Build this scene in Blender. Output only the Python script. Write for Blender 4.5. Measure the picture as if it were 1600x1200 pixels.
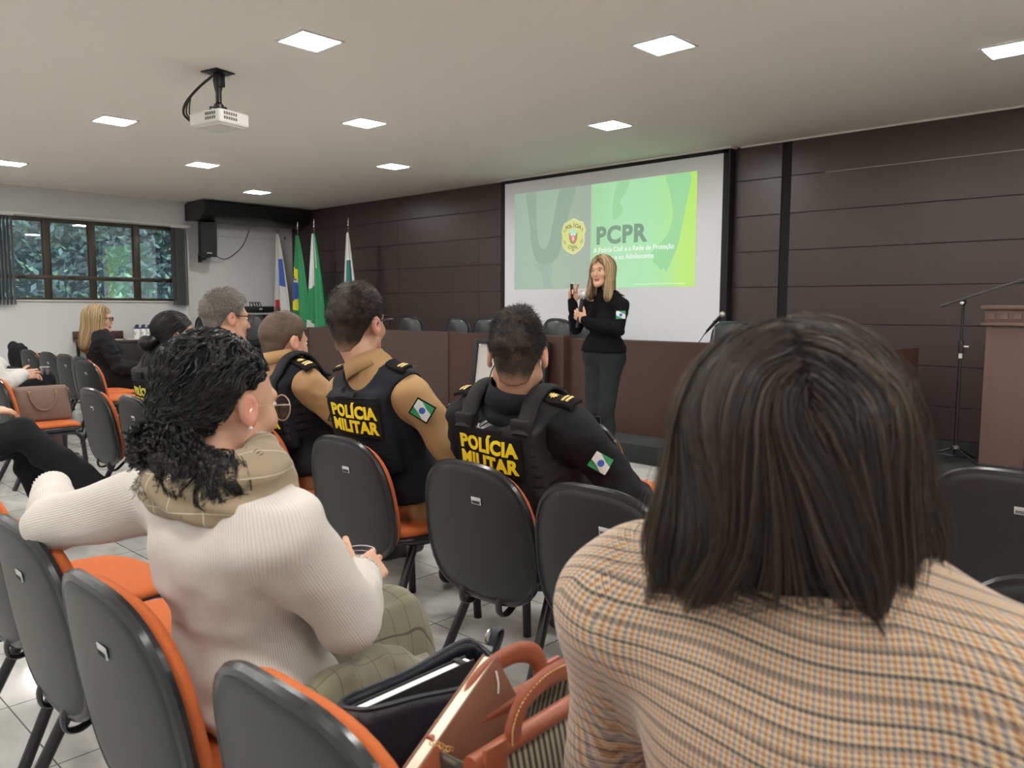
import bpy, bmesh, math, random
import numpy as np
from mathutils import Vector, Matrix, Euler
for _o in list(bpy.data.objects): bpy.data.objects.remove(_o)
S = bpy.context.scene
COL = S.collection
rad = math.radians
# ------------------------------------------------------------------ camera
CAM_H = 1.27
YAW, PIT, ROL, FPX = 0.758089, 0.09492, 0.003574, 1250.85
_F = Vector((-math.sin(YAW)*math.cos(PIT), math.cos(YAW)*math.cos(PIT), -math.sin(PIT)))
_R0 = Vector((math.cos(YAW), math.sin(YAW), 0)); _U0 = _R0.cross(_F)
_R = _R0*math.cos(ROL)+_U0*math.sin(ROL); _U = -_R0*math.sin(ROL)+_U0*math.cos(ROL)
cd = bpy.data.cameras.new('camera'); cam = bpy.data.objects.new('camera', cd); COL.objects.link(cam)
cd.sensor_fit = 'HORIZONTAL'; cd.sensor_width = 36.0; cd.lens = FPX/1600*36.0
cd.clip_start = 0.05; cd.clip_end = 100
cam.matrix_world = Matrix(((_R.x,_U.x,-_F.x,0),(_R.y,_U.y,-_F.y,0),(_R.z,_U.z,-_F.z,CAM_H),(0,0,0,1)))
cd.dof.use_dof = True; cd.dof.focus_distance = 3.4; cd.dof.aperture_fstop = 7.0
S.camera = cam
# ------------------------------------------------------------------ world (overcast daylight outside)
w = bpy.data.worlds.new('world'); S.world = w; w.use_nodes = True
_bg = w.node_tree.nodes['Background']; _bg.inputs[0].default_value = (0.80,0.90,1.0,1); _bg.inputs[1].default_value = 8.0
S.view_settings.view_transform = 'Standard'; S.view_settings.look = 'None'
S.view_settings.gamma = 1; S.view_settings.use_curve_mapping = False
S.view_settings.exposure = 0.0
LAMP_POWER = 104.0      # emission strength of the ceiling LED panels
SLIDE_POWER = 0.85

# ------------------------------------------------------------------ materials
def mat(name, col, rough=0.6, metal=0.0, spec=0.5, bump=0.0, bscale=60.0, var=0.0, vscale=8.0, sheen=0.0, coat=0.0, emit=0.0, alpha=1.0, trans=0.0, stretch=None):
    m = bpy.data.materials.new(name); m.use_nodes = True; nt = m.node_tree; b = nt.nodes['Principled BSDF']
    c = (col[0],col[1],col[2],1)
    b.inputs['Base Color'].default_value = c; b.inputs['Roughness'].default_value = rough
    b.inputs['Metallic'].default_value = metal; b.inputs['Specular IOR Level'].default_value = spec
    b.inputs['Sheen Weight'].default_value = sheen; b.inputs['Coat Weight'].default_value = coat
    b.inputs['Transmission Weight'].default_value = trans; b.inputs['Alpha'].default_value = alpha
    if emit:
        b.inputs['Emission Color'].default_value = c; b.inputs['Emission Strength'].default_value = emit
    tc = nt.nodes.new('ShaderNodeTexCoord'); mp = nt.nodes.new('ShaderNodeMapping')
    nt.links.new(tc.outputs['Object'], mp.inputs['Vector'])
    if stretch: mp.inputs['Scale'].default_value = stretch
    n = nt.nodes.new('ShaderNodeTexNoise'); n.inputs['Scale'].default_value = vscale; n.inputs['Detail'].default_value = 5
    nt.links.new(mp.outputs[0], n.inputs['Vector'])
    if var:
        mx = nt.nodes.new('ShaderNodeMix'); mx.data_type = 'RGBA'
        mx.inputs[6].default_value = tuple(x*(1-var) for x in col)+(1,); mx.inputs[7].default_value = tuple(min(1,x*(1+var)) for x in col)+(1,)
        cr = nt.nodes.new('ShaderNodeMapRange'); cr.inputs[1].default_value=.3; cr.inputs[2].default_value=.7
        nt.links.new(n.outputs['Fac'], cr.inputs[0]); nt.links.new(cr.outputs[0], mx.inputs[0]); nt.links.new(mx.outputs[2], b.inputs['Base Color'])
    if bump:
        n2 = nt.nodes.new('ShaderNodeTexNoise'); n2.inputs['Scale'].default_value = bscale; n2.inputs['Detail'].default_value = 3
        nt.links.new(mp.outputs[0], n2.inputs['Vector'])
        bp = nt.nodes.new('ShaderNodeBump'); bp.inputs['Strength'].default_value = bump; bp.inputs['Distance'].default_value = 0.01
        nt.links.new(n2.outputs['Fac'], bp.inputs['Height']); nt.links.new(bp.outputs[0], b.inputs['Normal'])
    return m

M = {}
M['white_wall'] = mat('white_wall', (.62,.62,.62), .85, bump=.05, bscale=40)
M['ceiling'] = mat('ceiling_paint', (.80,.765,.70), .9)
M['steel_black'] = mat('steel_black', (.012,.012,.013), .35, spec=.5)
M['plastic_dark'] = mat('plastic_dark', (.0195,.0205,.0205), .42, spec=.4, bump=.12, bscale=900)
M['plastic_rim'] = mat('plastic_rim', (.016,.017,.019), .25)
M['orange'] = mat('orange_fabric', (.54,.125,.030), .9, bump=.35, bscale=700, var=.15, vscale=500)
M['label'] = mat('label_silver', (.5,.5,.5), .5)
M['ink'] = mat('ink_black', (.01,.01,.01), .6)
M['leather_black'] = mat('leather_black', (.022,.024,.026), .32, bump=.15, bscale=120)
M['chrome'] = mat('chrome', (.6,.6,.6), .2, metal=1)
M['brass'] = mat('brass', (.55,.38,.14), .3, metal=1)
M['white_plastic'] = mat('white_plastic', (.62,.62,.58), .45)
M['vent_grey'] = mat('vent_grey', (.12,.12,.11), .6)
M['skin'] = mat('skin', (.60,.335,.225), .5, var=.08, vscale=25, bump=.05, bscale=300)
M['skin_b'] = mat('skin_tan', (.47,.255,.165), .5, var=.08, vscale=25, bump=.05, bscale=300)
M['skin_red'] = mat('skin_ear', (.62,.27,.19), .5)
M['eye'] = mat('eye_white', (.7,.68,.65), .2)
M['iris'] = mat('iris', (.05,.03,.02), .2)
M['lips'] = mat('lips', (.45,.13,.10), .4)
M['khaki'] = mat('khaki_cloth', (.37,.215,.095), .85, bump=.25, bscale=600, var=.08, vscale=6)
M['black_cloth'] = mat('black_cloth', (.0075,.008,.010), .8, spec=.25, bump=.3, bscale=420)
M['black_knit'] = mat('black_knit', (.0055,.0055,.0065), .9, spec=.15, bump=.3, bscale=350)
M['vest'] = mat('vest_nylon', (.008,.009,.014), .75, spec=.25, bump=.3, bscale=700)
M['vest_b'] = mat('vest_charcoal', (.015,.015,.016), .75, spec=.3, bump=.35, bscale=800)
M['legging'] = mat('legging', (.014,.018,.019), .75, spec=.25)
M['patch_black'] = mat('patch_black', (.009,.007,.007), .9, spec=.2, bump=.3, bscale=900)
M['yellow'] = mat('yellow_print', (.86,.62,.012), .6)
M['yellow2'] = mat('yellow_print_pale', (.70,.66,.08), .6)
M['gold'] = mat('gold_thread', (.72,.50,.16), .5)
M['flag_green'] = mat('flag_green', (.03,.26,.10), .7)
M['flag_white'] = mat('flag_white', (.66,.66,.64), .75)
M['flag_blue'] = mat('flag_blue', (.04,.10,.42), .7)
M['flag_yellow'] = mat('flag_yellow', (.88,.76,.05), .7)
M['flag_red'] = mat('flag_red', (.55,.03,.05), .7)
M['flag_teal'] = mat('flag_teal', (.02,.15,.15), .7)
M['cream_shoe'] = mat('shoe_black', (.012,.012,.013), .35, bump=.1, bscale=100)
M['brown_leather'] = mat('brown_leather', (.30,.085,.042), .38, bump=.15, bscale=250, var=.12, vscale=12)
M['taupe_leather'] = mat('taupe_leather', (.165,.10,.072), .45, bump=.12, bscale=300)
M['navy_leather'] = mat('navy_leather', (.011,.013,.021), .42, bump=.15, bscale=200)
M['paper'] = mat('paper', (.80,.74,.58), .8)
M['book_cover'] = mat('book_cover', (.20,.085,.052), .45, bump=.05)
M['paper_white'] = mat('paper_white', (.85,.85,.84), .8)

def wood(name, c1, c2, rough, sc=(1.2,1.2,22)):
    m = mat(name, c1, rough); nt = m.node_tree; b = nt.nodes['Principled BSDF']
    mp = [n for n in nt.nodes if n.type=='MAPPING'][0]; mp.inputs['Scale'].default_value = sc
    n = [n for n in nt.nodes if n.type=='TEX_NOISE'][0]; n.inputs['Scale'].default_value = 2.2; n.inputs['Detail'].default_value = 9; n.inputs['Roughness'].default_value=.65
    mx = nt.nodes.new('ShaderNodeMix'); mx.data_type='RGBA'; mx.inputs[6].default_value=c1+(1,); mx.inputs[7].default_value=c2+(1,)
    nt.links.new(n.outputs['Fac'], mx.inputs[0]); nt.links.new(mx.outputs[2], b.inputs['Base Color'])
    return m
def fademat(name, hair, skin):
    """cropped hair thinning to bare skin towards the hairline (vertex attribute 'fade')"""
    m = mat(name, hair, .55, spec=.3); nt = m.node_tree; b = nt.nodes['Principled BSDF']
    a = nt.nodes.new('ShaderNodeAttribute'); a.attribute_name = 'fade'
    n = [x for x in nt.nodes if x.type=='TEX_NOISE'][0]; n.inputs['Scale'].default_value = 420; n.inputs['Detail'].default_value = 2
    ad = nt.nodes.new('ShaderNodeMath'); ad.operation='MULTIPLY_ADD'; ad.inputs[1].default_value=.9; ad.inputs[2].default_value=-.45; nt.links.new(n.outputs['Fac'], ad.inputs[0])
    s_ = nt.nodes.new('ShaderNodeMath'); s_.operation='ADD'; s_.use_clamp=True; nt.links.new(a.outputs['Fac'], s_.inputs[0]); nt.links.new(ad.outputs[0], s_.inputs[1])
    mx = nt.nodes.new('ShaderNodeMix'); mx.data_type='RGBA'; mx.inputs[6].default_value=skin+(1,); mx.inputs[7].default_value=hair+(1,)
    nt.links.new(s_.outputs[0], mx.inputs[0]); nt.links.new(mx.outputs[2], b.inputs['Base Color'])
    bp = nt.nodes.new('ShaderNodeBump'); bp.inputs['Strength'].default_value=.4; bp.inputs['Distance'].default_value=.004; nt.links.new(n.outputs['Fac'], bp.inputs['Height']); nt.links.new(bp.outputs[0], b.inputs['Normal'])
    return m
M['fade_dark'] = fademat('hair_fade_dark',(.011,.009,.008),(.47,.255,.165))
M['fade_crop'] = fademat('hair_fade_crop',(.085,.055,.038),(.60,.335,.225))
M['fade_grey'] = fademat('hair_fade_grey',(.12,.11,.10),(.60,.335,.225))
M['panel'] = wood('wall_panel_wood', (.048,.032,.030), (.068,.048,.044), .36)
M['desk'] = wood('desk_wood', (.062,.034,.029), (.092,.056,.049), .42)
M['desk2'] = wood('desk_wood_reddish', (.055,.022,.017), (.078,.036,.028), .42)
M['podium'] = wood('podium_wood', (.115,.062,.048), (.145,.085,.068), .5, (14,14,1.2))
M['stage'] = mat('stage_carpet', (.020,.024,.024), .9, bump=.4, bscale=400, var=.2, vscale=40)
M['bronze'] = mat('window_bronze', (.055,.042,.028), .4, metal=.3)
M['blind'] = mat('blind_fabric', (.15,.155,.165), .8)

def tile_mat():
    m = mat('floor_tile', (.5,.5,.48), .16, spec=.5); nt = m.node_tree; b = nt.nodes['Principled BSDF']
    tc = [n for n in nt.nodes if n.type=='TEX_COORD'][0]
    sx = nt.nodes.new('ShaderNodeSeparateXYZ'); nt.links.new(tc.outputs['Object'], sx.inputs[0])
    masks = []
    for k, off in ((0, -1.91), (1, 2.06)):
        a = nt.nodes.new('ShaderNodeMath'); a.operation='SUBTRACT'; a.inputs[1].default_value = off; nt.links.new(sx.outputs[k], a.inputs[0])
        p = nt.nodes.new('ShaderNodeMath'); p.operation='PINGPONG'; p.inputs[1].default_value = .2315; nt.links.new(a.outputs[0], p.inputs[0])
        g = nt.nodes.new('ShaderNodeMath'); g.operation='LESS_THAN'; g.inputs[1].default_value = .0022; nt.links.new(p.outputs[0], g.inputs[0]); masks.append(g)
    mxx = nt.nodes.new('ShaderNodeMath'); mxx.operation='MAXIMUM'; nt.links.new(masks[0].outputs[0], mxx.inputs[0]); nt.links.new(masks[1].outputs[0], mxx.inputs[1])
    n = [n for n in nt.nodes if n.type=='TEX_NOISE'][0]; n.inputs['Scale'].default_value = 2.3; n.inputs['Detail'].default_value=7; n.inputs['Distortion'].default_value=1.5
    mp = [x for x in nt.nodes if x.type=='MAPPING'][0]; mp.inputs['Scale'].default_value=(1,2.2,1); mp.inputs['Rotation'].default_value=(0,0,.7)
    c = nt.nodes.new('ShaderNodeMix'); c.data_type='RGBA'; c.inputs[6].default_value=(.40,.40,.385,1); c.inputs[7].default_value=(.56,.555,.53,1)
    rg = nt.nodes.new('ShaderNodeMapRange'); rg.inputs[1].default_value=.35; rg.inputs[2].default_value=.62; nt.links.new(n.outputs['Fac'], rg.inputs[0]); nt.links.new(rg.outputs[0], c.inputs[0])
    c2 = nt.nodes.new('ShaderNodeMix'); c2.data_type='RGBA'; c2.inputs[7].default_value=(.07,.07,.065,1)
    nt.links.new(c.outputs[2], c2.inputs[6]); nt.links.new(mxx.outputs[0], c2.inputs[0]); nt.links.new(c2.outputs[2], b.inputs['Base Color'])
    return m
M['tile'] = tile_mat()

def houndstooth():
    # woven check: cream ground, rust and blue-grey columns, thin dark rows (object coordinates of the blazer)
    m = mat('blazer_check', (.5,.4,.28), .9, sheen=.2); nt = m.node_tree; b = nt.nodes['Principled BSDF']
    at_ = nt.nodes.new('ShaderNodeAttribute'); at_.attribute_name = 'cloth_uv'
    sx = nt.nodes.new('ShaderNodeSeparateXYZ'); nt.links.new(at_.outputs['Vector'], sx.inputs[0])
    def M_(op, a, bb=None, c=None):
        n = nt.nodes.new('ShaderNodeMath'); n.operation = op
        for i, v in enumerate((a, bb, c)):
            if v is None: continue
            if isinstance(v,(int,float)): n.inputs[i].default_value = v
            else: nt.links.new(v, n.inputs[i])
        return n.outputs[0]
    P = .0053          # period of the fine check
    u = M_('DIVIDE', sx.outputs[0], P); v = M_('DIVIDE', sx.outputs[1], P)
    fu = M_('FRACT', u); fv = M_('FRACT', v)
    # houndstooth: tooth shapes from shifted diagonals
    du = M_('LESS_THAN', fu, .5); dv = M_('LESS_THAN', fv, .5)
    diag = M_('LESS_THAN', M_('FRACT', M_('ADD', M_('MULTIPLY',u,2.0), M_('MULTIPLY',v,2.0))), .5)
    both = M_('MULTIPLY', du, dv); one = M_('ABSOLUTE', M_('SUBTRACT', du, dv))
    tooth = M_('MAXIMUM', both, M_('MULTIPLY', one, diag))
    # column colour: alternate rust / blue every column pair
    colsel = M_('LESS_THAN', M_('FRACT', M_('DIVIDE', u, 2.0)), .5)
    # rows: every 5th row dark
    row = M_('LESS_THAN', M_('FRACT', M_('DIVIDE', v, 3.4)), .22)
    mix1 = nt.nodes.new('ShaderNodeMix'); mix1.data_type='RGBA'; mix1.inputs[6].default_value=(.30,.125,.050,1); mix1.inputs[7].default_value=(.15,.15,.19,1)
    nt.links.new(colsel, mix1.inputs[0])
    mix2 = nt.nodes.new('ShaderNodeMix'); mix2.data_type='RGBA'; mix2.inputs[6].default_value=(.56,.415,.26,1)
    nt.links.new(mix1.outputs[2], mix2.inputs[7]); nt.links.new(tooth, mix2.inputs[0])
    mix3 = nt.nodes.new('ShaderNodeMix'); mix3.data_type='RGBA'; mix3.inputs[7].default_value=(.045,.045,.055,1)
    nt.links.new(mix2.outputs[2], mix3.inputs[6]); nt.links.new(M_('MULTIPLY', row, M_('ADD',.55,M_('MULTIPLY',tooth,.45))), mix3.inputs[0])
    nt.links.new(mix3.outputs[2], b.inputs['Base Color'])
    bp = nt.nodes.new('ShaderNodeBump'); bp.inputs['Strength'].default_value=.25; bp.inputs['Distance'].default_value=.003
    nt.links.new(tooth, bp.inputs['Height']); nt.links.new(bp.outputs[0], b.inputs['Normal'])
    return m
M['blazer'] = houndstooth()

def stripes(name, base, line, period, duty, axis=0, axis2=None, rough=.9, bump=.6, dist=.004, soft=False, attr=None):
    """cloth with ribs or thin lines along one or two object axes"""
    m = mat(name, base, rough, sheen=.15); nt = m.node_tree; b = nt.nodes['Principled BSDF']
    tc = [n for n in nt.nodes if n.type=='TEX_COORD'][0]
    sx = nt.nodes.new('ShaderNodeSeparateXYZ')
    if attr:
        an = nt.nodes.new('ShaderNodeAttribute'); an.attribute_name = attr; nt.links.new(an.outputs['Vector'], sx.inputs[0])
    else: nt.links.new(tc.outputs['Object'], sx.inputs[0])
    def one(ax, per):
        d = nt.nodes.new('ShaderNodeMath'); d.operation='PINGPONG'; d.inputs[1].default_value=per/2; nt.links.new(sx.outputs[ax], d.inputs[0])
        l = nt.nodes.new('ShaderNodeMapRange'); l.inputs[1].default_value=per/2*duty; l.inputs[2].default_value=per/2*duty*(2.2 if soft else 1.25); l.inputs[3].default_value=1; l.inputs[4].default_value=0
        nt.links.new(d.outputs[0], l.inputs[0]); return l.outputs[0]
    f = one(axis, period)
    if axis2 is not None:
        g = one(axis2, period); mm = nt.nodes.new('ShaderNodeMath'); mm.operation='MAXIMUM'; nt.links.new(f,mm.inputs[0]); nt.links.new(g,mm.inputs[1]); f = mm.outputs[0]
    mx = nt.nodes.new('ShaderNodeMix'); mx.data_type='RGBA'; mx.inputs[6].default_value=base+(1,); mx.inputs[7].default_value=line+(1,)
    nt.links.new(f, mx.inputs[0]); nt.links.new(mx.outputs[2], b.inputs['Base Color'])
    bp = nt.nodes.new('ShaderNodeBump'); bp.inputs['Strength'].default_value=bump; bp.inputs['Distance'].default_value=dist; bp.invert=True
    nt.links.new(f, bp.inputs['Height']); nt.links.new(bp.outputs[0], b.inputs['Normal'])
    return m
M['sweater'] = stripes('white_rib_knit', (.60,.555,.505), (.54,.495,.445), .0052, .3, 0, None, .95, .35, .003, soft=True, attr='cloth_uv')
M['cuff_knit'] = stripes('white_cuff_knit', (.64,.60,.54), (.42,.38,.33), .011, .3, 0, None, .95, .9, .005, soft=True)
M['scarf'] = stripes('beige_scarf', (.27,.205,.13), (.50,.44,.34), .062, .030, 0, 2, .95, .5, .003)
M['plaid'] = stripes('olive_plaid', (.175,.165,.105), (.075,.075,.050), .046, .035, 0, 1, .85, .2, .003)
M['pinstripe'] = stripes('bag_ticking', (.035,.035,.025), (.34,.30,.20), .012, .45, 0, None, .8, .2, .001)
def hairmat(name, c, rough=.32, spec=.5):
    m = mat(name, c, rough, spec=spec); b = m.node_tree.nodes['Principled BSDF']; b.inputs['Anisotropic'].default_value=.4
    return m
M['hair_brown'] = [hairmat('hair_brown_dark',(.011,.007,.006),.40), hairmat('hair_brown_mid',(.020,.0125,.009),.42), hairmat('hair_brown_light',(.042,.026,.017),.45)]
M['hair_cap_brown'] = mat('hair_cap_brown',(.010,.007,.006),.85,spec=.1,bump=.5,bscale=200)
M['hair_cap_black'] = mat('hair_cap_black',(.005,.005,.006),.8,spec=.12,bump=.6,bscale=180)
M['hair_black'] = [hairmat('hair_black',(.005,.005,.006),.26), hairmat('hair_black_warm',(.010,.008,.008),.28), hairmat('hair_black_soft',(.018,.015,.014),.32)]
M['hair_short'] = [hairmat('hair_short_dark',(.009,.007,.006),.5,.3), hairmat('hair_short_mid',(.016,.012,.010),.5,.3), hairmat('hair_short_light',(.030,.023,.019),.5,.3)]
M['hair_crop'] = [hairmat('hair_crop_dark',(.055,.034,.022),.6), hairmat('hair_crop_mid',(.085,.055,.037),.6), hairmat('hair_crop_light',(.13,.09,.062),.6)]
M['hair_grey'] = [hairmat('hair_grey_dark',(.07,.062,.055),.5), hairmat('hair_grey_mid',(.20,.18,.16),.5), hairmat('hair_grey_light',(.42,.39,.35),.5)]
M['hair_blond'] = [hairmat('hair_blond_dark',(.12,.068,.032),.4), hairmat('hair_blond_mid',(.38,.255,.12),.42), hairmat('hair_blond_light',(.72,.56,.33),.42)]

# ------------------------------------------------------------------ object helpers
def setp(o, label=None, cat=None, group=None, kind=None):
    if label: o['label'] = label
    if cat: o['category'] = cat
    if group: o['group'] = group
    if kind: o['kind'] = kind
    return o
def thing(name, label, cat, loc=(0,0,0), rotz=0.0, group=None):
    o = bpy.data.objects.new(name, None); COL.objects.link(o); o.empty_display_size = .1
    o.location = loc; o.rotation_euler = (0,0,rotz)
    return setp(o, label, cat, group)
def link(name, me, parent=None):
    o = bpy.data.objects.new(name, me); COL.objects.link(o)
    if parent is not None: o.parent = parent
    return o
def mesh(name, V, F, mats, parent=None, smooth=True, mi=None):
    me = bpy.data.meshes.new(name)
    V = np.asarray(V, dtype=np.float32)
    if isinstance(F, list): me.from_pydata(V.tolist(), [], F)
    else:
        F = np.asarray(F, dtype=np.int32); n, k = F.shape
        me.vertices.add(len(V)); me.vertices.foreach_set('co', V.ravel())
        me.loops.add(n*k); me.loops.foreach_set('vertex_index', F.ravel())
        me.polygons.add(n); me.polygons.foreach_set('loop_start', np.arange(0,n*k,k,dtype=np.int32))
        try: me.polygons.foreach_set('loop_total', np.full(n,k,dtype=np.int32))
        except Exception: pass
    if not isinstance(mats, (list,tuple)): mats = [mats]
    for m in mats: me.materials.append(m)
    if mi is not None: me.polygons.foreach_set('material_index', np.asarray(mi, dtype=np.int32))
    if smooth: me.polygons.foreach_set('use_smooth', np.ones(len(me.polygons), dtype=bool))
    me.update(calc_edges=True)
    return link(name, me, parent)
def copytree(o, parent=None):
    c = o.copy(); COL.objects.link(c); c.parent = parent
    for ch in list(o.children): copytree(ch, c)
    return c
class MB:
    """collects simple shapes into one mesh"""
    def __init__(s): s.bm = bmesh.new(); s.mi = 0
    def _tag(s, fs):
        for f in fs: f.material_index = s.mi
    def box(s, c, d, bev=0.0, rot=None, seg=2):
        r = bmesh.ops.create_cube(s.bm, size=1.0); vs = r['verts']
        for v in vs: v.co = Vector((v.co.x*d[0], v.co.y*d[1], v.co.z*d[2]))
        if bev > 0:
            es = list({e for v in vs for e in v.link_edges})
            rr = bmesh.ops.bevel(s.bm, geom=es, offset=min(bev, min(d)*.49), segments=seg, affect='EDGES', profile=.5)
            vs = list({v for f in rr['faces'] for v in f.verts} | {v for v in vs if v.is_valid})
        Mx = (rot.to_matrix() if isinstance(rot, Euler) else rot) if rot is not None else None
        for v in vs:
            co = v.co.copy()
            if Mx is not None: co = Mx @ co
            v.co = co + Vector(c)
        s._tag({f for v in vs for f in v.link_faces}); return s
    def box2(s, a, b, bev=0.0):
        return s.box([(a[i]+b[i])/2 for i in range(3)], [abs(b[i]-a[i]) for i in range(3)], bev)
    def tube(s, pts, r, n=8, closed=False, cap=True, flat=1.0, flatdir=None):
        pts = [Vector(p) for p in pts]; N = len(pts); rs = r if isinstance(r,(list,tuple,np.ndarray)) else [r]*N
        rings = []; up = None
        for i, p in enumerate(pts):
            if closed: t = pts[(i+1)%N]-pts[i-1]
            else: t = pts[min(i+1,N-1)]-pts[max(i-1,0)]
            t.normalize()
            if up is None:
                up = Vector(flatdir) if flatdir is not None else (Vector((0,0,1)) if abs(t.z)<.9 else Vector((1,0,0)))
            a = t.cross(up); 
            if a.length < 1e-6: a = t.orthogonal()
            a.normalize(); b = a.cross(t).normalized()
            up = b
            rings.append([s.bm.verts.new(p + (a*math.cos(q)+b*math.sin(q)*flat)*rs[i]) for q in [2*math.pi*k/n for k in range(n)]])
        fs = []
        for i in range(N if closed else N-1):
            A = rings[i]; B = rings[(i+1)%N]
            for k in range(n): fs.append(s.bm.faces.new((A[k],A[(k+1)%n],B[(k+1)%n],B[k])))
        if cap and not closed:
            fs.append(s.bm.faces.new(rings[0][::-1])); fs.append(s.bm.faces.new(rings[-1]))
        s._tag(fs); return s
    def lathe(s, prof, c=(0,0,0), n=24, rot=None, sc=(1,1,1), cap=True):
        rings = []
        for (r, z) in prof:
            ring = []
            for k in range(n):
                q = 2*math.pi*k/n; v = Vector((r*math.cos(q)*sc[0], r*math.sin(q)*sc[1], z*sc[2]))
                if rot is not None: v = rot @ v
                ring.append(s.bm.verts.new(v+Vector(c)))
            rings.append(ring)
        fs = []
        for A, B in zip(rings[:-1], rings[1:]):
            for k in range(n): fs.append(s.bm.faces.new((A[k],A[(k+1)%n],B[(k+1)%n],B[k])))
        if cap: fs.append(s.bm.faces.new(rings[0][::-1])); fs.append(s.bm.faces.new(rings[-1]))
        s._tag(fs); return s
    def prism(s, pts, d, axis='y', off=0.0):
        """polygon pts (a,b) extruded by d; axis y: (a,b)->(x,z)"""
        def mk(a,b,t): return Vector((a,t,b)) if axis=='y' else (Vector((t,a,b)) if axis=='x' else Vector((a,b,t)))
        A = [s.bm.verts.new(mk(a,b,off)) for a,b in pts]; B = [s.bm.verts.new(mk(a,b,off+d)) for a,b in pts]
        n = len(pts); fs = [s.bm.faces.new(A[::-1]), s.bm.faces.new(B)]
        for i in range(n): fs.append(s.bm.faces.new((A[i],A[(i+1)%n],B[(i+1)%n],B[i])))
        s._tag(fs); return s
    def ball(s, c, r, sc=(1,1,1), n=12):
        rr = bmesh.ops.create_uvsphere(s.bm, u_segments=n*2, v_segments=n, radius=r)
        for v in rr['verts']: v.co = Vector((v.co.x*sc[0],v.co.y*sc[1],v.co.z*sc[2]))+Vector(c)
        s._tag({f for v in rr['verts'] for f in v.link_faces}); return s
    def xf(s, Mx):
        bmesh.ops.transform(s.bm, matrix=Mx, verts=s.bm.verts); return s
    def build(s, name, mats, parent=None, smooth=None, angle=40):
        bmesh.ops.recalc_face_normals(s.bm, faces=s.bm.faces)
        me = bpy.data.meshes.new(name); s.bm.to_mesh(me); s.bm.free()
        if not isinstance(mats,(list,tuple)): mats=[mats]
        for m in mats: me.materials.append(m)
        if smooth is not False:
            me.polygons.foreach_set('use_smooth', np.ones(len(me.polygons), dtype=bool))
            try: me.set_sharp_from_angle(angle=rad(angle))
            except Exception: pass
        me.update()
        return link(name, me, parent)
def struct(name, mb, m, parent=None, **k):
    o = mb.build(name, m, parent, **k)
    if parent is None: o['kind'] = 'structure'
    return o
def bez(pts, n=8):
    """Catmull-Rom through points"""
    P = [Vector(p) for p in pts]; out = []
    for i in range(len(P)-1):
        a = P[max(i-1,0)]; b = P[i]; c = P[i+1]; d = P[min(i+2,len(P)-1)]
        for k in range(n):
            t = k/n
            out.append(.5*((2*b)+(c-a)*t+(2*a-5*b+4*c-d)*t*t+(3*b-a-3*c+d)*t**3))
    out.append(P[-1]); return out
_tc = {}
def text_geo(s, size=1.0, extrude=.001, bold=0.0, align='CENTER', spacing=1.0, shear=0):
    key = (s,size,extrude,bold,align,spacing)
    if key in _tc: V,F = _tc[key]; return V.copy(), F
    cu = bpy.data.curves.new('t','FONT'); cu.body = s; cu.size = size; cu.extrude = extrude; cu.offset = bold; cu.align_x = align; cu.align_y='CENTER'
    cu.space_character = spacing; cu.resolution_u = 3
    o = bpy.data.objects.new('t', cu); COL.objects.link(o)
    bpy.context.view_layer.update()
    me = o.evaluated_get(bpy.context.evaluated_depsgraph_get()).to_mesh()
    V = np.array([v.co[:] for v in me.vertices]); F = [list(p.vertices) for p in me.polygons]
    bpy.data.objects.remove(o); bpy.data.curves.remove(cu)
    _tc[key] = (V.copy(),F); return V, F
def text_obj(name, s, size, M4, m, parent=None, extrude=.001, bold=0.0, align='CENTER', spacing=1.0):
    V,F = text_geo(s,size,extrude,bold,align,spacing)
    A = np.array(M4); V = V@A[:3,:3].T + A[:3,3]
    return mesh(name, V, F, m, parent, smooth=False)
# frames for flat writing: text x,y plane -> wall facing -Y (read from -Y side)
def wall_frame(x,y,z, yaw=0.0):
    return Matrix.Translation((x,y,z)) @ Matrix.Rotation(yaw,4,'Z') @ Matrix.Rotation(rad(90),4,'X')
# ------------------------------------------------------------------ implicit modelling for bodies, clothes, hair and soft bags
_rng = np.random.RandomState(7)
_lat = _rng.rand(32,32,32).astype(np.float32)*2-1
def vnoise(P, sc):
    q = P*sc; i = np.floor(q).astype(int); f = q-i; f = f*f*(3-2*f)
    def L(a,b,c): return _lat[(i[...,0]+a)%32,(i[...,1]+b)%32,(i[...,2]+c)%32]
    x0 = L(0,0,0)*(1-f[...,0])+L(1,0,0)*f[...,0]; x1 = L(0,1,0)*(1-f[...,0])+L(1,1,0)*f[...,0]
    y0 = x0*(1-f[...,1])+x1*f[...,1]
    x2 = L(0,0,1)*(1-f[...,0])+L(1,0,1)*f[...,0]; x3 = L(0,1,1)*(1-f[...,0])+L(1,1,1)*f[...,0]
    y1 = x2*(1-f[...,1])+x3*f[...,1]
    return y0*(1-f[...,2])+y1*f[...,2]
def rotm(rx=0,ry=0,rz=0): return np.array(Euler((rad(rx),rad(ry),rad(rz)),'XYZ').to_matrix())
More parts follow.
